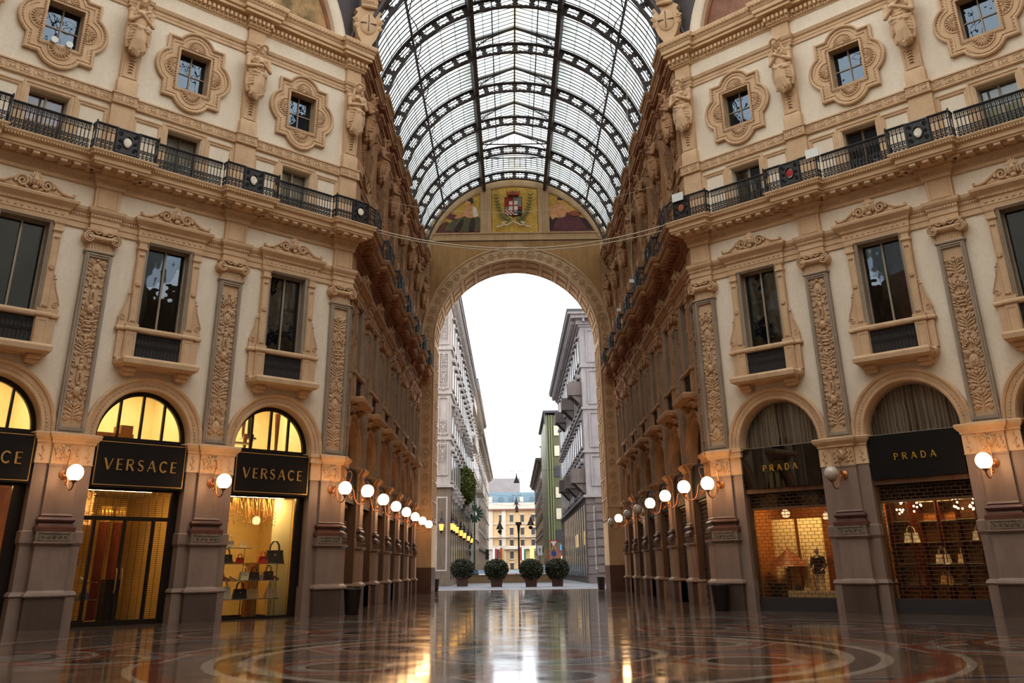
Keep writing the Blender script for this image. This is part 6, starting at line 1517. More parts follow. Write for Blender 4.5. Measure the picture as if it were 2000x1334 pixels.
for f in (FDL, FDR):
    c = f.sgn*7.23; R0 = 6.35; z0 = 22.0
    arcp = lambda R, n=40: [(c+R*math.cos(a), z0+R*math.sin(a)) for a in [PI*i/n for i in range(n+1)]]
    o = (f.o.x, f.o.y, 0)
    struct('wall_pendentive', MB().xz([(c-7.5,22.9),(c+7.5,22.9),(c+7.5,31),(c-7.5,31)], [[(c+6.9*math.cos(a), z0+6.9*math.sin(a)) for a in [PI*.045+PI*.91*i/30 for i in range(31)]]] , .35, .6).mesh('wall', False), M['roofiron'], o, f.ang)
    t = thing('painted_lunette', '%s painted half-round over the %s octagon face' % ('smoky brown and olive' if f.side == 'left' else 'dusky purple-brown', f.side), 'lunette', o, f.ang)
    nt = NT('lunette_paint_'+f.side); p_ = nt.pos(); n1 = nt.noise(p_, .5, 5, .7)
    cc = (nt.ramp(n1, [(.35, lin(110,92,64)), (.5, lin(176,142,98)), (.62, lin(196,160,116)), (.75, lin(140,120,90))]) if f.side == 'left' else nt.ramp(n1, [(.35, lin(120,84,68)), (.55, lin(150,108,88)), (.7, lin(136,96,84))])); nt.bsdf(cc, .8, 0, None, .2)
    part('painted_field', MB().xz(arcp(R0), (), .55, .62).mesh('painted_field', False), nt.m, t)
    part('stone_border', MB().arc(c, z0, [(6.35,.6),(6.35,.2),(6.45,.14),(6.75,.14),(6.92,.22),(6.92,.6)], 0, PI, 50).mesh('stone_border', False), M['cream'], t)
    part('red_border', MB().arc(c, z0, [(6.2,.56),(6.2,.46),(6.35,.46),(6.35,.56)], 0, PI, 50).mesh('red_border', False), M['terra'], t)
for x in (-6.3, 7.4): struct('wall_pendentive', MB().box(x-.45,x+.45,36.42,37.2,22.9,31).mesh('wall', False), M['roofiron'])
# cartouches on the corners
for side, x, w in (('left', -6.3, 1), ('right', 7.4, -1)):
    ang = PI/8*w
    t = thing('cartouche', 'ochre stone cartouche with oval shield, %s corner of the arm' % side, 'cartouche', (x, 36.34, 0), ang)
    m = MB(); o_ = [(-.62,24.9),(-.5,24.75),(-.62,24.5),(-.6,24.1),(-.42,23.55),(-.2,23.15),(0,23.05),(.2,23.15),(.42,23.55),(.6,24.1),(.62,24.5),(.5,24.75),(.62,24.9),(.3,25.15),(0,25.1),(-.3,25.15)]
    m.xz(o_, (), -.3, .2)
    for sd in (-1,1): m.tube(spiral(sd*.56, 24.35, .14, 1.4, 0, sd, -.3, 14), .04, 5); m.tube(spiral(sd*.56, 24.02, .1, 1.3, 0, sd, -.3, 12), .035, 5)
    m.tube([(-.2,-.3,23.12),(0,-.36,23.05),(.2,-.3,23.12)], .06, 6)
    part('scrolled_body', m.mesh('scrolled_body'), M['tan'], t)
    part('oval_shield', MB().ell((0,-.3,24.2), (.4,.13,.55), 20, 10).mesh('oval_shield'), M['tan'], t); part('cross', MB().box(-.36,-.08,-.45,-.28,24.18,24.21).merge(MB().box(.08,.36,-.45,-.28,24.18,24.21)).merge(MB().box(-.015,.015,-.45,-.28,23.8,24.65)).mesh('cross', False), M['redst'], t)
    m = MB()
    for i in range(26): u = -1+2*(i % 9)/8; zz = 25.2+.28*(i//9); m.tube([(u*.3,-.3,zz-.1),(u*.36,-.42,zz+.15),(u*.33,-.34,zz+.36)], [.05,.06,.03], 5)
    m.tube([(-.34,-.32,25.12),(0,-.46,25.05),(.34,-.32,25.12)], .1, 8)
    part('plume', m.mesh('plume'), M['tan2'], t)
    m = MB()
    for i in range(9): m.tube([(.75+.02*i, -.05, 24.6+.2*i), (1.5+.1*i, -.05, 25.0+.25*i)], .03, 4)
# dome
OCT = [(XC-6.85,36.34),(XC+6.85,36.34),(XC+17.42,25.77),(XC+17.42,12.07),(XC+6.85,1.5),(XC-6.85,1.5),(XC-17.42,12.07),(XC-17.42,25.77)]
CC = (XC, 18.92)
def dome_pt(p, u): s_ = math.cos(u*PI/2); h = 31+14*math.sin(u*PI/2); return (CC[0]+(p[0]-CC[0])*s_, CC[1]+(p[1]-CC[1])*s_, h)
g = MB(); b = MB(); nu = 8
for i in range(8):
    a, c = OCT[i], OCT[(i+1) % 8]
    for j in range(nu):
        u0, u1 = .0+j/nu*.93, (j+1)/nu*.93; g.add([dome_pt(a,u0),dome_pt(c,u0),dome_pt(c,u1),dome_pt(a,u1)], [(0,1,2,3)])
    for s_ in range(5):
        p0 = (a[0]+(c[0]-a[0])*s_/5, a[1]+(c[1]-a[1])*s_/5); b.tube([dome_pt(p0, .93*j/12) for j in range(13)], .22 if s_ == 0 else .09, 5)
    for j in range(0, 9): b.tube([dome_pt(a, .93*j/8), dome_pt(c, .93*j/8)], .08, 4)
o = struct('ceiling', g.mesh('ceiling', False), M['domeglass']); part('dome_ribs', b.mesh('dome_ribs', True), M['roofiron'], o)
# plain remaining walls of the octagon and its other arms (behind and beside the camera)
def wallseg(name, a, b_, z0, z1, mat, th=.4):
    A_ = Vector(a); B_ = Vector(b_); d = (B_-A_); L = d.length; ang = math.atan2(d.y, d.x)
    struct(name, MB().box(0,L,0,th,z0,z1).mesh(name, False), mat, (A_.x, A_.y, 0), ang)
O = [Vector(p) for p in OCT]
wallseg('wall_back', O[5], O[6]+Vector((0,0)), 0, 31, M['tan'], -.4) if False else None
for a, b_ in ((O[3], O[4]), (O[5], O[6])): wallseg('wall_back', b_, a, 0, 31, M['cream'])
for x0, x1 in ((-17.0,-34.0), (18.0, 35.0)):
    for yy in (25.9, 12.0): m = MB().box(min(x0,x1), max(x0,x1), yy-.2, yy+.2, 0, 24); struct('wall_back', m.mesh('wall', False), M['a_cream'])
    struct('wall_back', MB().box(x1-.2,x1+.2,12,26,0,24).mesh('wall', False), M['a_cream'])
    struct('wall_back', MB().box(x0-.2,x0+.2,11.8,26.1,28.5,31).mesh('wall', False), M['roofiron'])
    struct('ceiling', MB().add([(x0,11.8,24),(x1,11.8,24),(x1,26.1,24),(x0,26.1,24),(x0,19,29),(x1,19,29)], [(0,1,5,4),(3,4,5,2)]).mesh('ceiling', False), M['dimglass'])
for xx in (-6.5, 7.6): struct('wall_back', MB().box(xx-.2,xx+.2,-22,1.5,0,24).mesh('wall', False), M['a_cream'])
struct('wall_back', MB().box(-6.7,7.8,-22.4,-22,0,30).mesh('wall', False), M['a_cream'])
struct('wall_back', MB().box(-6.4,7.5,1.3,1.7,29,31).mesh('wall', False), M['roofiron'])
struct('ceiling', MB().add([(-6.7,-22,24),(7.8,-22,24),(7.8,1.5,24),(-6.7,1.5,24),(XC,-22,29),(XC,1.5,29)], [(0,4,5,3),(1,2,5,4)]).mesh('ceiling', False), M['dimglass'])
# roofs over the buildings on both sides, so that no daylight leaks in behind the facades
for sd, xa in ((-1, -6.9), (1, 8.0)):
    m = MB(); P_ = [(xa, YE+3.3), (xa, 36.4), (XC+sd*18.2, 25.3), (XC+sd*45, 25.3), (XC+sd*45, YE+3.3)]
    m.add([(x, y_, z) for z in (22.98, 23.2) for x, y_ in P_], [(0,1,2,3,4),(9,8,7,6,5)]+[(i,(i+1)%5,(i+1)%5+5,i+5) for i in range(5)])
    struct('roof_slab', m.mesh('roof', False), M['a_tan'])
    struct('wall_outer', MB().box(min(xa+sd*.1, XC+sd*45), max(xa+sd*.1, XC+sd*45), YE+3.0, YE+3.35, 0, 23).mesh('wall', False), M['endstone'])
    struct('wall_outer', MB().box(min(XC+sd*44.8,XC+sd*45), max(XC+sd*44.8,XC+sd*45), 25, YE+3.3, 0, 23).mesh('wall', False), M['endstone'])
# ------------------------------------------------------------------ cables and small fittings
def cable(a, b_, sag, r, lb, n=24):
    a = Vector(a); b_ = Vector(b_); pts = [a.lerp(b_, i/n) + Vector((0,0,-sag*4*(i/n)*(1-i/n))) for i in range(n+1)]
    solo('cable', MB().tube(pts, r, 4).mesh('cable'), M['cable'], lb, 'cable')
cable((-5.45,36.6,14.55), (6.6,36.6,14.6), .92, .022, 'slack pale cable slung across the arm mouth, the upper of a close pair')
cable((-5.4,36.7,14.45), (6.6,36.8,14.45), .85, .018, 'slack pale cable slung across the arm mouth, the lower of a close pair')
cable((-5.5,38.5,16.6), (6.6,38.9,17.3), .9, .009, 'hair-thin wire stretched across the arm in front of the mosaics')
cable((6.5,44.0,26.5), (6.35,46.0,15.0), 0, .016, 'thin pale rope hanging down beside the right cornice of the arm')
for i, (x, y_, z) in enumerate(((6.3,45.9,14.9),(6.3,52.0,15.0))):
    t = thing('floodlight', 'small white floodlight on the right arm balcony, %s from the octagon' % ORD[i], 'floodlight', (x,y_,z)); part('housing', MB().box(-.12,.12,-.08,.08,-.08,.1).mesh('housing', False), M['white'], t); part('bracket', MB().box(-.02,.02,-.02,.02,-.45,-.08).mesh('bracket', False), M['iron'], t)
for (f, d, lb) in ((FDR, -.15, 'small white notice card fixed to the balcony railing at the right corner of the arm'), (FDR, 5.85, 'small white notice card on the right octagon railing between two windows')):
    solo('notice_card', MB().box(-.26,.26,-.02,.02,0,.34).mesh('notice_card', False), M['white'], lb, 'notice', f.loc(d, 15.2, .95), f.ang)
t = thing('floodlight', 'pair of small white spotlights on the sill of the outermost four-lobed window on the left', 'spotlight', FDL.loc(2.5*BD, 18.12, -.12), FDL.ang)
for sd in (-1,1): part('lamp_head', MB().lathe([(.08,-.14),(.11,.1),(.12,.14)], (sd*.25,0,.12), 12, Matrix.Rotation(PI/2, 4, 'X')).mesh('lamp_head'), M['white'], t)
part('mount_bar', MB().box(-.3,.3,-.03,.03,0,.05).mesh('mount_bar', False), M['white'], t)
# litter bins
def bin_(x, y, lb):
    t = thing('litter_bin', lb, 'bin', (x,y,0), 0, 'dark tapered litter bins'); m = MB()
    part('bin_body', MB().lathe([(.22,0),(.24,.02),(.31,.78),(.33,.8),(.33,.84),(.29,.84),(.27,.8)], (0,0,0), 20).mesh('bin_body'), M['bin'], t); part('rim', MB().tube([(.32*math.cos(2*PI*i/20), .32*math.sin(2*PI*i/20), .84) for i in range(20)], .02, 5, True).mesh('rim'), M['iron'], t)
bin_(-5.75, 36.6, 'dark tapered litter bin at the left corner pilaster of the arm'); p = FDR.pt(-.15, .5); bin_(p[0], p[1], 'dark tapered litter bin before the right corner pilaster')
bin_(-5.62, 73.8, 'dark tapered litter bin outside the end arch on the left'); bin_(6.45, 73.6, 'dark tapered litter bin outside the end arch on the right')
# ------------------------------------------------------------------ the street beyond the arch
def block(name, label, x0, x1, y0, y1, h, wallm, side, floors, front=True, base_h=5, basem=None, pitch=4.2, winw=1.3, cor=1.2, groupw='', frontwin=False, balc=()):
    """street building: side facade faces the street at x = x1 (left side) or x0 (right side); front end faces the camera"""
    t = thing(name, label, 'building', (0,0,0)); sgn = 1 if side == 'left' else -1; xf = x1 if side == 'left' else x0
    part('wall', MB().box(x0,x1,y0,y1,base_h,h).mesh('wall', False), wallm, t); part('ground_storey', MB().box(x0-.1 if side=='right' else x0, x1+.1 if side=='left' else x1, y0-.1, y1, 0, base_h).mesh('ground_storey', False), basem or wallm, t)
    c = MB(); 
    for o_, z0, z1 in ((cor, h-.3, h), (cor*.75, h-.7, h-.3), (cor*.3, h-1.3, h-.7)): c.box(x0-(o_ if side=='right' else 0), x1+(o_ if side=='left' else 0), y0-o_, y1, z0, z1)
    part('cornice', c.mesh('cornice', False), wallm, t); part('roof_edge', MB().box(x0-(cor+.1 if side=='right' else 0), x1+(cor+.1 if side=='left' else 0), y0-cor-.1, y1, h, h+.25).mesh('roof_edge', False), M['roofdark'], t)
    br = MB(); n = int((y1-y0)/.7)
    for i in range(n): yy = y0+.35+i*.7; a, b_ = (xf, xf+sgn*cor*.7); br.box(min(a,b_), max(a,b_), yy-.12, yy+.12, h-1.1, h-.7)
    for i in range(int((x1-x0)/.7)): br.box(x0+.3+i*.7,x0+.55+i*.7,y0-cor*.7,y0,h-1.1,h-.7)
    part('brackets', br.mesh('brackets', False), wallm, t)
    sc_ = MB(); fh = (h-base_h-1.4)/floors
    for fl in range(floors+1):
        z = base_h+fl*fh; o_ = .35 if fl in (0,) else .18; sc_.box(x0-(o_ if side=='right' else 0), x1+(o_ if side=='left' else 0), y0-o_, y1, z-.15, z+.12)
    part('string_courses', sc_.mesh('string_courses', False), wallm, t)
    n = int((y1-y0)/pitch)
    for fl in range(floors):
        z = base_h+fl*fh+.7
        for i in range(n):
            yy = y0+1.6+pitch*(i+.2)
            if i > 12: continue
            hh = fh*.58; key = ('w', name, fl, round(hh,2), side)
            if key not in WINS:
                m = MB().box(-.08,.1,-winw/2-.22,winw/2+.22,-.05,hh+.15); m.box(-.08,.38,-winw/2-.35,winw/2+.35,hh+.1,hh+.3); m.box(-.08,.3,-winw/2-.35,winw/2+.35,-.25,-.05)
                if fl % 2 == 0: m.add([(.0,-winw/2-.3,hh+.3),(.0,winw/2+.3,hh+.3),(.0,0,hh+.75),(.36,-winw/2-.3,hh+.3),(.36,winw/2+.3,hh+.3),(.36,0,hh+.75)], [(0,1,2),(3,5,4),(0,3,4,1),(1,4,5,2),(2,5,3,0)])
                WINS[key] = (m.mesh('window', False), MB().box(.1,.13,-winw/2,winw/2,0,hh).mesh('pane', False))
            a, b_ = WINS[key]
            w_ = part('window', a, wallm, t, (xf, yy, z), 0 if side == 'left' else PI); part('pane', b_, M['windark'], w_)
    n2 = int((y1-y0)/pitch)
    for i in range(min(n2, 12)):
        yy = y0+1.6+pitch*(i+.2); s_ = MB().box(-.05,.14,-1.0,1.0,.6,base_h-.8)
        part('shop_opening', s_.mesh('shop_opening', False), M['windark'], t, (xf+sgn*.02, yy, 0), 0 if side == 'left' else PI)
    # front pilaster panels facing the arch
    if front:
        fp = MB(); xw0, xw1 = (x0, x1) if side == 'right' else (max(x0, x1-6), x1)
        zz = [0.9, base_h-.6, base_h+.6]+[base_h+fl*fh for fl in range(1, floors+1)]
        for z0, z1 in zip(zz, zz[1:]):
            if z1-z0 < 1.6: continue
            for xx in ((x1-.73) if side == 'left' else (x0+1.7), (x1-5.0) if side == 'left' else (x0+5.0)): fp.rib(rect(xx-(.5 if side == 'left' else 1.0),xx+(.5 if side == 'left' else 1.0),z0+.5,z1-.5), [(-.08,y0),(.08,y0),(.08,y0-.12),(-.08,y0-.12)], True)
        part('front_panels', fp.mesh('front_panels', False), wallm, t)
    return t, fh
WINS = {}
t, fh = block('street_building', 'pale grey ornate corner building with carved panels, nearest on the left beyond the arch', -26, -6.25, 99, 158, 29.4, M['bgL'], 'left', 4, base_h=9.3, basem=M['bgbase'], pitch=4.4, cor=.9)
m = MB()
for z0, H in ((11.5,4.6),(18.0,5.0),(24.2,3.4)): a = arabesque(H, .3, int(z0*7), 0); m.merge(a, Matrix.Translation((-6.98,98.9,z0)))
part('carved_ornament', m.mesh('carved_ornament'), M['bgL'], t)
for i in range(8):
    m = MB().box(-.3,.5,-.3,.3,.3,.5); m.box(-.3,.35,-.25,.25,-.1,.3); m.box(-.3,.15,-.2,.2,-.6,-.1); part('carved_bracket', m.mesh('carved_bracket'), M['bgL'], t, (-6.0, 102+i*5.5, 17.2)); part('carved_bracket', m.mesh('carved_bracket'), M['bgL'], t, (-6.0, 102+i*5.5, 8.8))
t, fh = block('street_building', 'cream stone building with heavy balcony, second along the left side of the street', -28, -7.2, 160, 215, 31.0, M['bgL2'], 'left', 4, base_h=7, basem=M['bgbase'], pitch=5, cor=1.8)
m = MB()
for (z, d_) in ((13.0,2.6),(20.5,1.4),(27,1.2)): m.box(-7.2,-7.2+d_,159.5,172,z,z+.5); m.box(-7.2+d_-.25,-7.2+d_,159.5,172,z+.5,z+1.6); m.box(-7.2,-7.2+d_*.6,159.8,162,z-1.6,z)
part('balcony', m.mesh('balcony', False), M['bgL2'], t); m = MB()
for i in range(10): m.ell((-6.6, 161+i*1.3, 22.5), (.5,.5,1.0), 7, 5)
part('carved_heads', m.mesh('carved_heads'), M['bgL2'], t)
t, fh = block('street_building', 'tall pale building with a round-topped turret, third along the left side of the street', -30, -7.6, 217, 330, 30.0, M['bgL2'], 'left', 5, base_h=6, pitch=6, cor=1.6, front=False)
part('turret', MB().lathe([(2.0,30),(2.0,34),(2.4,34.4),(1.6,35),(1.2,38),(.5,39),(.9,40),(.3,41.5)], (-8.6,222,0), 14).mesh('turret'), M['bgL2'], t)
t, fh = block('street_building', 'cool grey corner building with deep eaves and stone balconies, nearest on the right', 8.1, 27, 105.5, 160, 28.6, M['bgR'], 'right', 4, base_h=8.6, basem=M['bgRd'], pitch=3.6, cor=1.4, winw=1.1)
m = MB()
for j in range(9):
    z = .9+j*.86; m.box(7.98,8.1,105.3,160,z,z+.04); m.box(8.0,12,105.34,105.5,z,z+.05)
    for xx in (9.0,10.6): m.box(xx,xx+1.3,105.3,105.42,z+.12,z+.74)
part('rustication', m.mesh('rustication', False), M['bgRd'], t)
for i, (yy, z) in enumerate(((107.5,10.0),(107.5,19.4),(119,10.3),(122,20.0),(134,11.0),(140,21.0))):
    m = MB().box(-1.5,0,-1.6,1.6,0,.3); m.box(-1.5,-1.3,-1.6,1.6,.3,1.5); m.box(-1.3,0,-1.58,-1.4,.3,1.5); m.box(-1.3,0,1.4,1.58,.3,1.5)
    for s2 in (-1.2,1.2): m.add([(0,s2-.2,-1.2),(0,s2+.2,-1.2),(0,s2+.2,0),(0,s2-.2,0),(-1.2,s2-.2,0),(-1.2,s2+.2,0)], [(0,1,2,3),(0,4,5,1),(3,2,5,4),(0,3,4),(1,5,2)])
    part('balcony', m.mesh('balcony', False), M['bgRd'], t, (8.1, yy, z))
for j in range(6): part('lit_pane', MB().box(-.03,.0,-.3,.3,0,1.4).mesh('lit_pane', False), M['shoplit'], t, (8.0, (109.5,112,114.5,121,124,127)[j], 3.8))
# chimney-like turret on the roof
part('roof_turret', MB().box(9.0,11.0,107,109,28.8,32.5).merge(MB().box(8.8,11.2,106.8,109.2,32.5,32.8)).mesh('roof_turret', False), M['bgR'], t)
# green modern building
t = thing('office_building', 'olive green modern office block with thin vertical fins, on the right beyond the grey building', 'building', (0,0,0))
part('wall', MB().box(7.6,24,205,240,5.5,32).mesh('wall', False), M['olive'], t); part('ground_storey', MB().box(7.6,24,204.8,240,0,5.5).mesh('ground_storey', False), M['redgran'], t); part('roof_frame', MB().box(7.0,24,204,240,32.4,32.9).merge(MB().box(7.2,7.5,204.2,204.5,30,32.5)).mesh('roof_frame', False), M['roofdark'], t)
for xx in (7.7, 8.25, 8.7): part('fin', MB().box(xx,xx+.16,204.6,205,5,32).mesh('fin', False), M['olivelight'], t)
for fl in range(6):
    z = 6.6+fl*4.2
    for xx in (9.2, 10.9): w_ = part('window', MB().box(xx,xx+1.5,204.86,205.02,z,z+2.3).mesh('window', False), M['roofdark'], t); part('pane', MB().box(xx+.1,xx+1.4,204.8,204.9,z+.1,z+2.2).mesh('pane', False), M['winpale'] if (fl+int(xx)) % 3 else M['windark'], w_)
part('shop_window', MB().box(10.0,14.5,204.6,204.8,.4,3.8).mesh('shop_window', False), M['shoplit'], t)
t = thing('neon_sign', 'small lit blue script sign over a street corner shop', 'sign', (11.2,204.4,5.0)); m = MB(); x = -1.3
m.tube([(-1.3,0,0),(-1.2,0,.9),(-.7,0,.8),(-1.0,0,.45),(-.6,0,.1),(-1.2,0,0),(-.4,0,.1),(-.2,0,.5),(0,0,.1),(.2,0,.5),(.3,0,.1),(.6,0,.5),(.75,0,-.4),(.9,0,.5),(1.2,0,.2),(1.5,0,.6)], .07, 5); part('tube_lettering', m.mesh('tube_lettering'), M['signblue'], t); part('mount', MB().box(-1.4,1.5,.1,.2,.2,.3).mesh('mount', False), M['roofdark'], t)
t, fh = block('street_building', 'brown stone building with rounded corner turret behind the green office block', 7.9, 24, 245, 330, 27.0, M['bgbase'], 'right', 5, base_h=6, pitch=6, cor=1.6)
part('turret', MB().lathe([(1.6,27),(1.6,30),(2.0,30.4),(1.0,31.5),(.7,33),(.2,34)], (9.2,247,0), 12).mesh('turret'), M['bgL2'], t)
# far facade closing the street
t = thing('hotel_building', 'cream and white facade with blue-grey mansard roof closing the far end of the street', 'building', (0,380,0)); t.scale = (1,1,.93)
part('wall', MB().box(-22,24,0,12,0,24.5).mesh('wall', False), M['bgfar'], t); part('parapet', MB().box(-22,24,-.6,12,24.5,27.0).mesh('parapet', False), M['bgfarw'], t); part('red_eaves', MB().box(-22,24,-1.2,12,24.0,24.6).mesh('red_eaves', False), M['redgran'], t)
part('mansard', MB().add([(-22,0,27),(24,0,27),(24,3,31.4),(-22,3,31.4),(-22,12,27),(24,12,27),(24,12,31.4),(-22,12,31.4)], [(0,1,2,3),(3,2,6,7),(0,3,7,4),(1,5,6,2)]).mesh('mansard', False), M['slate'], t)
for i in range(11): part('dormer', MB().box(-.7,.7,-.3,2,27.2,29.4).mesh('dormer', False), M['bgfarw'] if i % 3 == 0 else M['slate'], t, (-20+4.0*i,.5,0))
for xx in (-8.0,-3.0): part('white_pilaster', MB().box(xx-.8,xx+.8,-.5,0,3,24).mesh('white_pilaster', False), M['bgfarw'], t)
wm_ = MB().box(-.65,.65,-.1,.05,0,2.8).mesh('window', False); wf_ = MB().box(-.9,.9,-.35,0,2.7,3.1).merge(MB().box(-.9,.9,-.5,0,-.4,-.1)).mesh('window_hood', False)
for fl, z in enumerate((1.2,5.6,10.0,14.6,19.6)):
    for i in range(11):
        w_ = part('window', wm_, M['windark'], t, (-20.5+4.1*i, -.05, z)); part('window_hood', wf_, M['bgfarw'], w_)
part('balcony', MB().box(-9,13,-1.4,0,9.1,9.5).merge(MB().box(-9,13,-1.4,-1.3,9.5,10.4)).mesh('balcony', False), M['bgfarw'], t); part('balcony', MB().box(-9,13,-1.2,0,13.6,13.9).mesh('balcony', False), M['bgfarw'], t)
part('string_course', MB().box(-22,24,-.4,0,18.6,19.0).mesh('string_course', False), M['bgfarw'], t)
t = thing('tower_block', 'plain grey tower block rising faintly behind the mansard roof', 'building', (-6,430,0)); part('wall', MB().box(-6,10,0,12,0,38.5).mesh('wall', False), M['bgR'], t); part('penthouse', MB().box(-14,-6,0,12,0,39.5).mesh('penthouse', False), M['cargrey'], t)
for x, cs, lb in ((-6.2,('flagwht','flagred','flagblk'),'red, white and black flag hanging from the far facade'),(-3.4,('flagred','flagyel'),'red and yellow flag hanging from the far facade'),(4.0,('flagred','flagwht','flaggrn'),'red, white and green tricolour flag hanging from the far facade')):
    t = thing('flag', lb, 'flag', (x,377.6,4.6)); 
    for i, c in enumerate(cs): part('cloth_stripe', MB().box(i*.75-1.0,i*.75-.28,-.04+.05*i,.04+.05*i,-.0,4.4-.3*i).mesh('cloth_stripe', False), M[c], t)
    part('flagpole', MB().tube([(-1.1,.6,4.5),(1.3,-.4,5.0)], .06, 5).mesh('flagpole'), M['roofdark'], t)
# hanging cone lamps over the street
for i, (y_, z) in enumerate(((150,13.7),(190,13.0),(213,13.4),(238,14.1))):
    t = thing('hanging_street_lamp', 'dark cone-shaped street lamp hanging over the middle of the street, %s from the arch' % ORD[i], 'street lamp', (XC+.3+.15*i, y_, z), 0, 'cone lamps hung over the street')
    s_ = 1.0; part('lamp_cone', MB().lathe([(.07,1.35),(.1,1.0),(.2,.55),(.46,0),(.44,-.03)], (0,0,0), 16).mesh('lamp_cone'), M['bin'], t); part('cross_wire', MB().tube([(-7.0,0,2.0),(0,0,1.35),(6.8,0,2.0)], .02, 4).mesh('cross_wire'), M['iron'], t)
    m = MB().box(-.9,.9,-.02,.02,1.6,1.64); 
    for x in (-.8,-.4,.4,.8): m.ell((x,0,1.7), (.1,.06,.06), 6, 4)
    part('hanger', m.mesh('hanger'), M['iron'], t)
for (x, y_, z, lb) in ((-2.8,235,10.2,'small dark cone lamp to the left of the tall lamp post'),(4.5,235,11.0,'small dark cone lamp to the right of the tall lamp post')):
    t = thing('hanging_street_lamp', lb, 'street lamp', (x,y_,z)); part('lamp_cone', MB().lathe([(.12,1.9),(.3,1.2),(.9,0)], (0,0,0), 12).mesh('lamp_cone'), M['bin'], t); part('lamp_bowl', MB().ell((0,0,-.5), (.5,.5,.4), 8, 6).mesh('lamp_bowl'), M['bin'], t)
t = thing('lamp_post', 'tall dark lamp post with a box head standing in the middle of the street', 'lamp post', (1.05,150,0)); part('post', MB().lathe([(.3,0),(.22,.6),(.13,1),(.13,7.7)], (0,0,0), 10).mesh('post'), M['iron'], t); part('lamp_head', MB().box(-.45,.45,-.3,.3,7.6,8.0).merge(MB().lathe([(.14,6.4),(.26,7.6)], (0,0,0), 8)).mesh('lamp_head', False), M['iron'], t)
t = thing('lamp_post', 'green cast-iron post with leafy rosette on the left pavement', 'lamp post', (-5.6,150,0)); part('post', MB().lathe([(.22,0),(.14,1),(.12,14)], (0,0,0), 8).mesh('post'), M['paintgreen'], t); m = MB()
for i in range(14): a = i*PI/7; leafm(m, .3*math.cos(a), 9.3+.3*math.sin(a), a, 1.1, .35, 0, .1)
part('leaf_rosette', m.mesh('leaf_rosette'), M['paintgreen'], t)
# wall lanterns on the left building
lm = MB().lathe([(.12,-.1),(.17,0),(.24,.5),(.26,.55)], (0,0,0), 8).mesh('lit_glass'); lt = MB().lathe([(.36,.58),(.3,.7),(.12,.85),(.1,1.0),(.16,1.05),(.02,1.25)], (0,0,0), 8).merge(MB().lathe([(.02,-.35),(.14,-.12),(.2,-.05)], (0,0,0), 8)).merge(MB().tube(smooth_pts([(-.0,0,1.2),(-.2,0,1.7),(-.6,0,1.6),(-.9,0,1.0)],4), .05, 5)).mesh('lantern_frame')
spots = [(-6.98,98.6,5.1,'front')]+[(-6.0,y_,5.2,'side') for y_ in (100,103.5,108.5,118,126.5,138.5,149)]
for i, (x, y_, z, w_) in enumerate(spots):
    t = thing('wall_lantern', 'glowing amber wall lantern, %s' % ('on the face of the pale building towards the arch' if i == 0 else ORD[i-1]+' along the street front of the pale building'), 'lantern', (x,y_,z), 0 if i else -PI/2, 'amber lanterns of the pale corner building')
    part('lit_glass', lm, M['lantern'], t); part('lantern_frame', lt, M['iron'], t)
# ivy mass
def bush(mb, r, n, s, seed, flat=1.0):
    rr = random.Random(seed)
    for i in range(n):
        a = rr.uniform(0,2*PI); u = rr.uniform(-1,1); k = rr.uniform(.72,1.05); rad = math.sqrt(1-u*u)
        c = Vector((r[0]*k*rad*math.cos(a), r[1]*k*rad*math.sin(a), r[2]*k*u)); d = Vector((rr.uniform(-1,1), rr.uniform(-1,1), rr.uniform(-.6,1))).normalized(); e = d.cross(Vector((rr.uniform(-1,1),rr.uniform(-1,1),rr.uniform(-1,1)))).normalized()
        mb.add([c, c+d*s*.5+e*s*.28, c+d*s, c+d*s*.5-e*s*.28], [(0,1,2,3)])
    return mb
t = thing('hanging_ivy', 'rounded green mass of ivy hanging from the pale corner building', 'ivy', (-5.65,121,11.0)); part('foliage', bush(MB(), (1.15,2.6,2.1), 5200, .34, 3).mesh('foliage', False, fix=False), M['leaf2'], t); part('stems', MB().tube([(-.6,0,-2.5),(-.5,0,0),(-.2,0,1.5)], .2, 6).merge(MB().ell((0,0,0), (.85,2.1,1.6), 12, 8)).mesh('stems'), M['leaf'], t)
# planters
for i, (x, y_) in enumerate(((-4.75,96.5),(-1.42,91.3),(1.66,89.0),(4.0,89.8))):
    t = thing('planter', 'square brown planter with a clipped dark shrub, %s from the left across the arch' % ORD[i], 'planter', (x,y_,0), rnd.uniform(-.05,.05), 'clipped shrubs in square planters')
    s_ = y_/90.
    part('planter_box', MB().stack(.5*s_, -.5*s_, .5*s_, [(-.03,0),(.03,.72*s_),(.06,.74*s_),(.06,.8*s_),(0,.8*s_)]).mesh('planter_box', False), M['planter'], t); part('soil', MB().box(-.48,.48,-.48,.48,.7,.81).mesh('soil', False), M['bagbrown'], t)
    sh = thing.__call__ if False else None
    fo = part('shrub', bush(MB(), (1.0*s_,.95*s_,.78*s_), 6000, .19, 20+i).merge(bush(MB(), (.78*s_,.78*s_,.5*s_), 1800, .18, 40+i), Matrix.Translation((0,0,-.45))).mesh('shrub', False, fix=False), M['leaf'], t, (0,0,1.42*s_))
    part('inner_branches', MB().ell((0,0,0), (.6,.6,.55), 10, 7).merge(MB().tube([(0,0,-.7),(0,0,-.2)], .06, 6)).mesh('inner_branches'), M['leaf'], fo)
solo('low_wall', MB().box(-5.6,5.2,0,.6,0,.78).merge(MB().box(-5.7,5.3,-.06,.66,.78,.86)).mesh('low_wall', False), M['bench'], 'long low tan stone bench wall behind the planters', 'wall', (0,118,0))
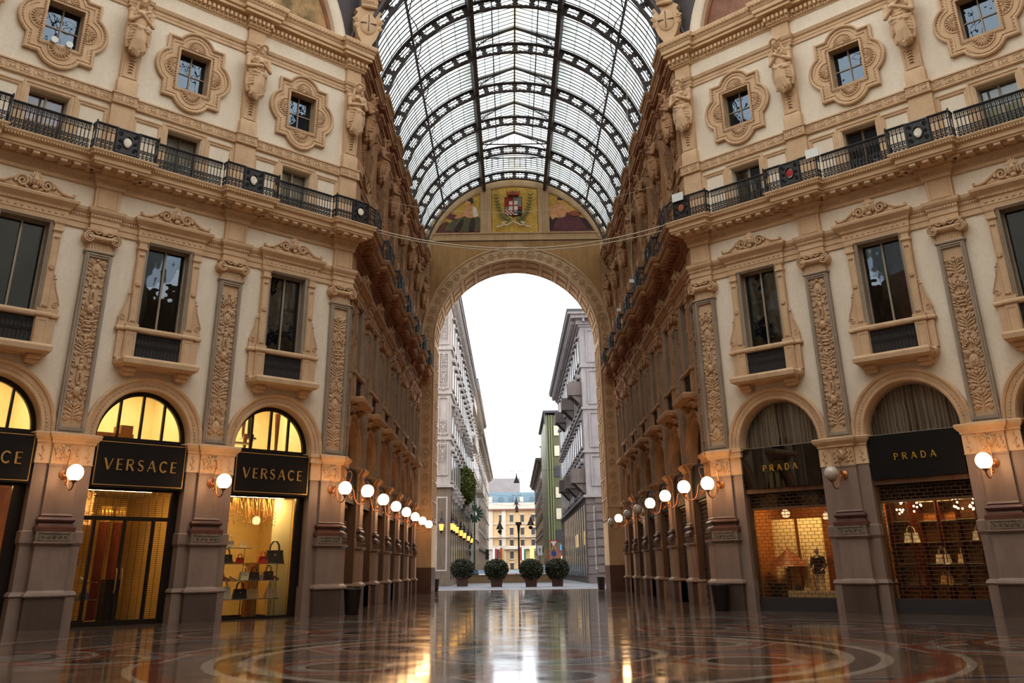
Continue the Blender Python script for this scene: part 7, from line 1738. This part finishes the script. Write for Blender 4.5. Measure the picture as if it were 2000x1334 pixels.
# cars
def car(x, y_, col, label, rz=0.0, van=False):
    t = thing('van' if van else 'car', label, 'van' if van else 'car', (x,y_,0), rz); w, L, h = (.95,2.4,1.95) if van else (.88,2.2,1.42)
    body = MB(); pr = [(-L,.35),(-L,.85),(-L*.93,.95),(-L*.45,1.0 if not van else 1.1),(L*.55,1.0),(L*.95,.88),(L,.7),(L,.35)]
    body.add([(sx*w,py,pz) for sx in (-1,1) for py,pz in pr], [tuple(range(8)), tuple(reversed(range(8,16)))]+[(i,(i+1)%8,(i+1)%8+8,i+8) for i in range(8)])
    part('body', body.mesh('body', False), M[col], t)
    cp = [(-L*.88,.95),(-L*.66,h-.03),(-L*.4,h),(L*.12,h),(L*.45,1.0)] if not van else [(-L*.98,.9),(-L*.95,h-.05),(-L*.9,h),(L*.45,h),(L*.75,1.0)]
    cab = MB(); cab.add([(sx*w*(.92 if pz < 1.1 else .74),py,pz) for sx in (-1,1) for py,pz in cp], [tuple(range(5)), tuple(reversed(range(5,10)))]+[(i,(i+1)%5,(i+1)%5+5,i+5) for i in range(5)])
    part('windows', cab.mesh('windows', False), M['carglass'], t); part('roof', MB().box(-w*.74,w*.74,cp[1][0]+.15,cp[3][0],h-.04,h+.03).mesh('roof', False), M[col], t)
    for sx in (-1,1):
        part('tail_lamp', MB().box(sx*w*.8-.14,sx*w*.8+.14,-L-.02,-L+.1,.68,.84).mesh('tail_lamp', False), M['tail'], t)
        for yy in (-L*.6,L*.6): part('wheel', MB().lathe([(.3,-.1),(.33,-.06),(.33,.06),(.3,.1)], (sx*w*.92,yy,.33), 16, Matrix.Rotation(PI/2,4,'Y')).mesh('wheel'), M['rubber'], t)
    part('bumper', MB().box(-w*.98,w*.98,-L-.06,-L+.1,.4,.56).mesh('bumper', False), M['cargrey'], t); part('number_plate', MB().box(-.26,.26,-L-.08,-L-.02,.56,.68).mesh('number_plate', False), M['signwhite'], t)
    if False: t.location.z = 0
car(.35,128,'carred','dark red car with pale rear window parked behind the bench wall between two planters'); car(-4.4,128,'cargrey','dark silver car half hidden behind the leftmost planter', .5); car(5.8,158,'vanwhite','white van at the far crossing on the right', PI/2, True); car(-3.0,146,'carred','reddish car behind the second planter', 1.3)
# signs and signals
def post(name, x, y_, h, label, cat):
    t = thing(name, label, cat, (x,y_,0)); part('post', MB().tube([(0,0,0),(0,0,h)], .05, 6).mesh('post'), M['iron'], t); return t
t = post('traffic_light', -6.3, 145, 6.4, 'dark traffic signal seen from behind on the left pavement', 'traffic light')
for z in (3.6,4.5,5.6): part('signal_disc', MB().lathe([(.42,-.06),(.42,.06)], (0,-.1,z), 18, Matrix.Rotation(PI/2,4,'X')).mesh('signal_disc'), M['bin'], t)
t = post('traffic_light', -4.2, 170, 4.6, 'small dark traffic signal beside the cream building', 'traffic light'); part('signal_head', MB().box(-.3,.3,-.2,.2,3.0,4.6).mesh('signal_head', False), M['bin'], t)
t = post('road_sign', 7.1, 170, 6.0, 'white triangular road sign with red border on the right pavement', 'road sign'); part('triangle', MB().xz([(-.75,5.9),(0,4.6),(.75,5.9)], (), -.08,-.04).mesh('triangle', False), M['signred'], t); part('triangle_face', MB().xz([(-.5,5.75),(0,4.88),(.5,5.75)], (), -.1,-.07).mesh('triangle_face', False), M['signwhite'], t); part('blue_disc', MB().lathe([(.45,-.03),(.45,.03)], (0,-.08,3.8), 18, Matrix.Rotation(PI/2,4,'X')).mesh('blue_disc'), M['signbluep'], t)
t = post('road_sign', 4.6, 165, 5.0, 'white rectangular parking notice on a thin post', 'road sign'); part('panel', MB().box(-.42,.42,-.08,-.04,3.5,5.0).mesh('panel', False), M['signwhite'], t); part('symbol', MB().box(-.05,.05,-.1,-.07,3.9,4.6).merge(MB().box(-.2,.2,-.1,-.07,4.35,4.45)).mesh('symbol', False), M['bin'], t)
t = post('shop_banner', 4.8, 240, 6.5, 'bright yellow upright lit sign at the far right pavement', 'lit sign'); part('lit_panel', MB().box(-.5,.5,-.1,.1,3.6,6.4).mesh('lit_panel', False), M['signyellow'], t)
for i in range(6):
    x = 5.2+.35*i; t = post('bicycle_rack_post', -5.2+1.9*i, 124, 1.0, 'thin dark bollard behind the bench wall, %s from the left' % ORD[i], 'bollard')
# ------------------------------------------------------------------ sky
w = bpy.data.worlds.new('sky'); sc.world = w; w.use_nodes = True; nt = w.node_tree; nt.nodes.clear()
bg = nt.nodes.new('ShaderNodeBackground'); wo = nt.nodes.new('ShaderNodeOutputWorld'); nt.links.new(bg.outputs[0], wo.inputs[0])
tc = nt.nodes.new('ShaderNodeTexCoord'); nz = nt.nodes.new('ShaderNodeTexNoise'); nz.inputs['Scale'].default_value = 2.2; nz.inputs['Detail'].default_value = 5
rp = nt.nodes.new('ShaderNodeValToRGB'); rp.color_ramp.elements[0].position = .3; rp.color_ramp.elements[0].color = (.86,.92,1.0,1); rp.color_ramp.elements[1].position = .7; rp.color_ramp.elements[1].color = (1.0,.99,.97,1)
nt.links.new(tc.outputs['Generated'], nz.inputs['Vector']); nt.links.new(nz.outputs[0], rp.inputs[0]); nt.links.new(rp.outputs[0], bg.inputs[0]); bg.inputs[1].default_value = 2.6
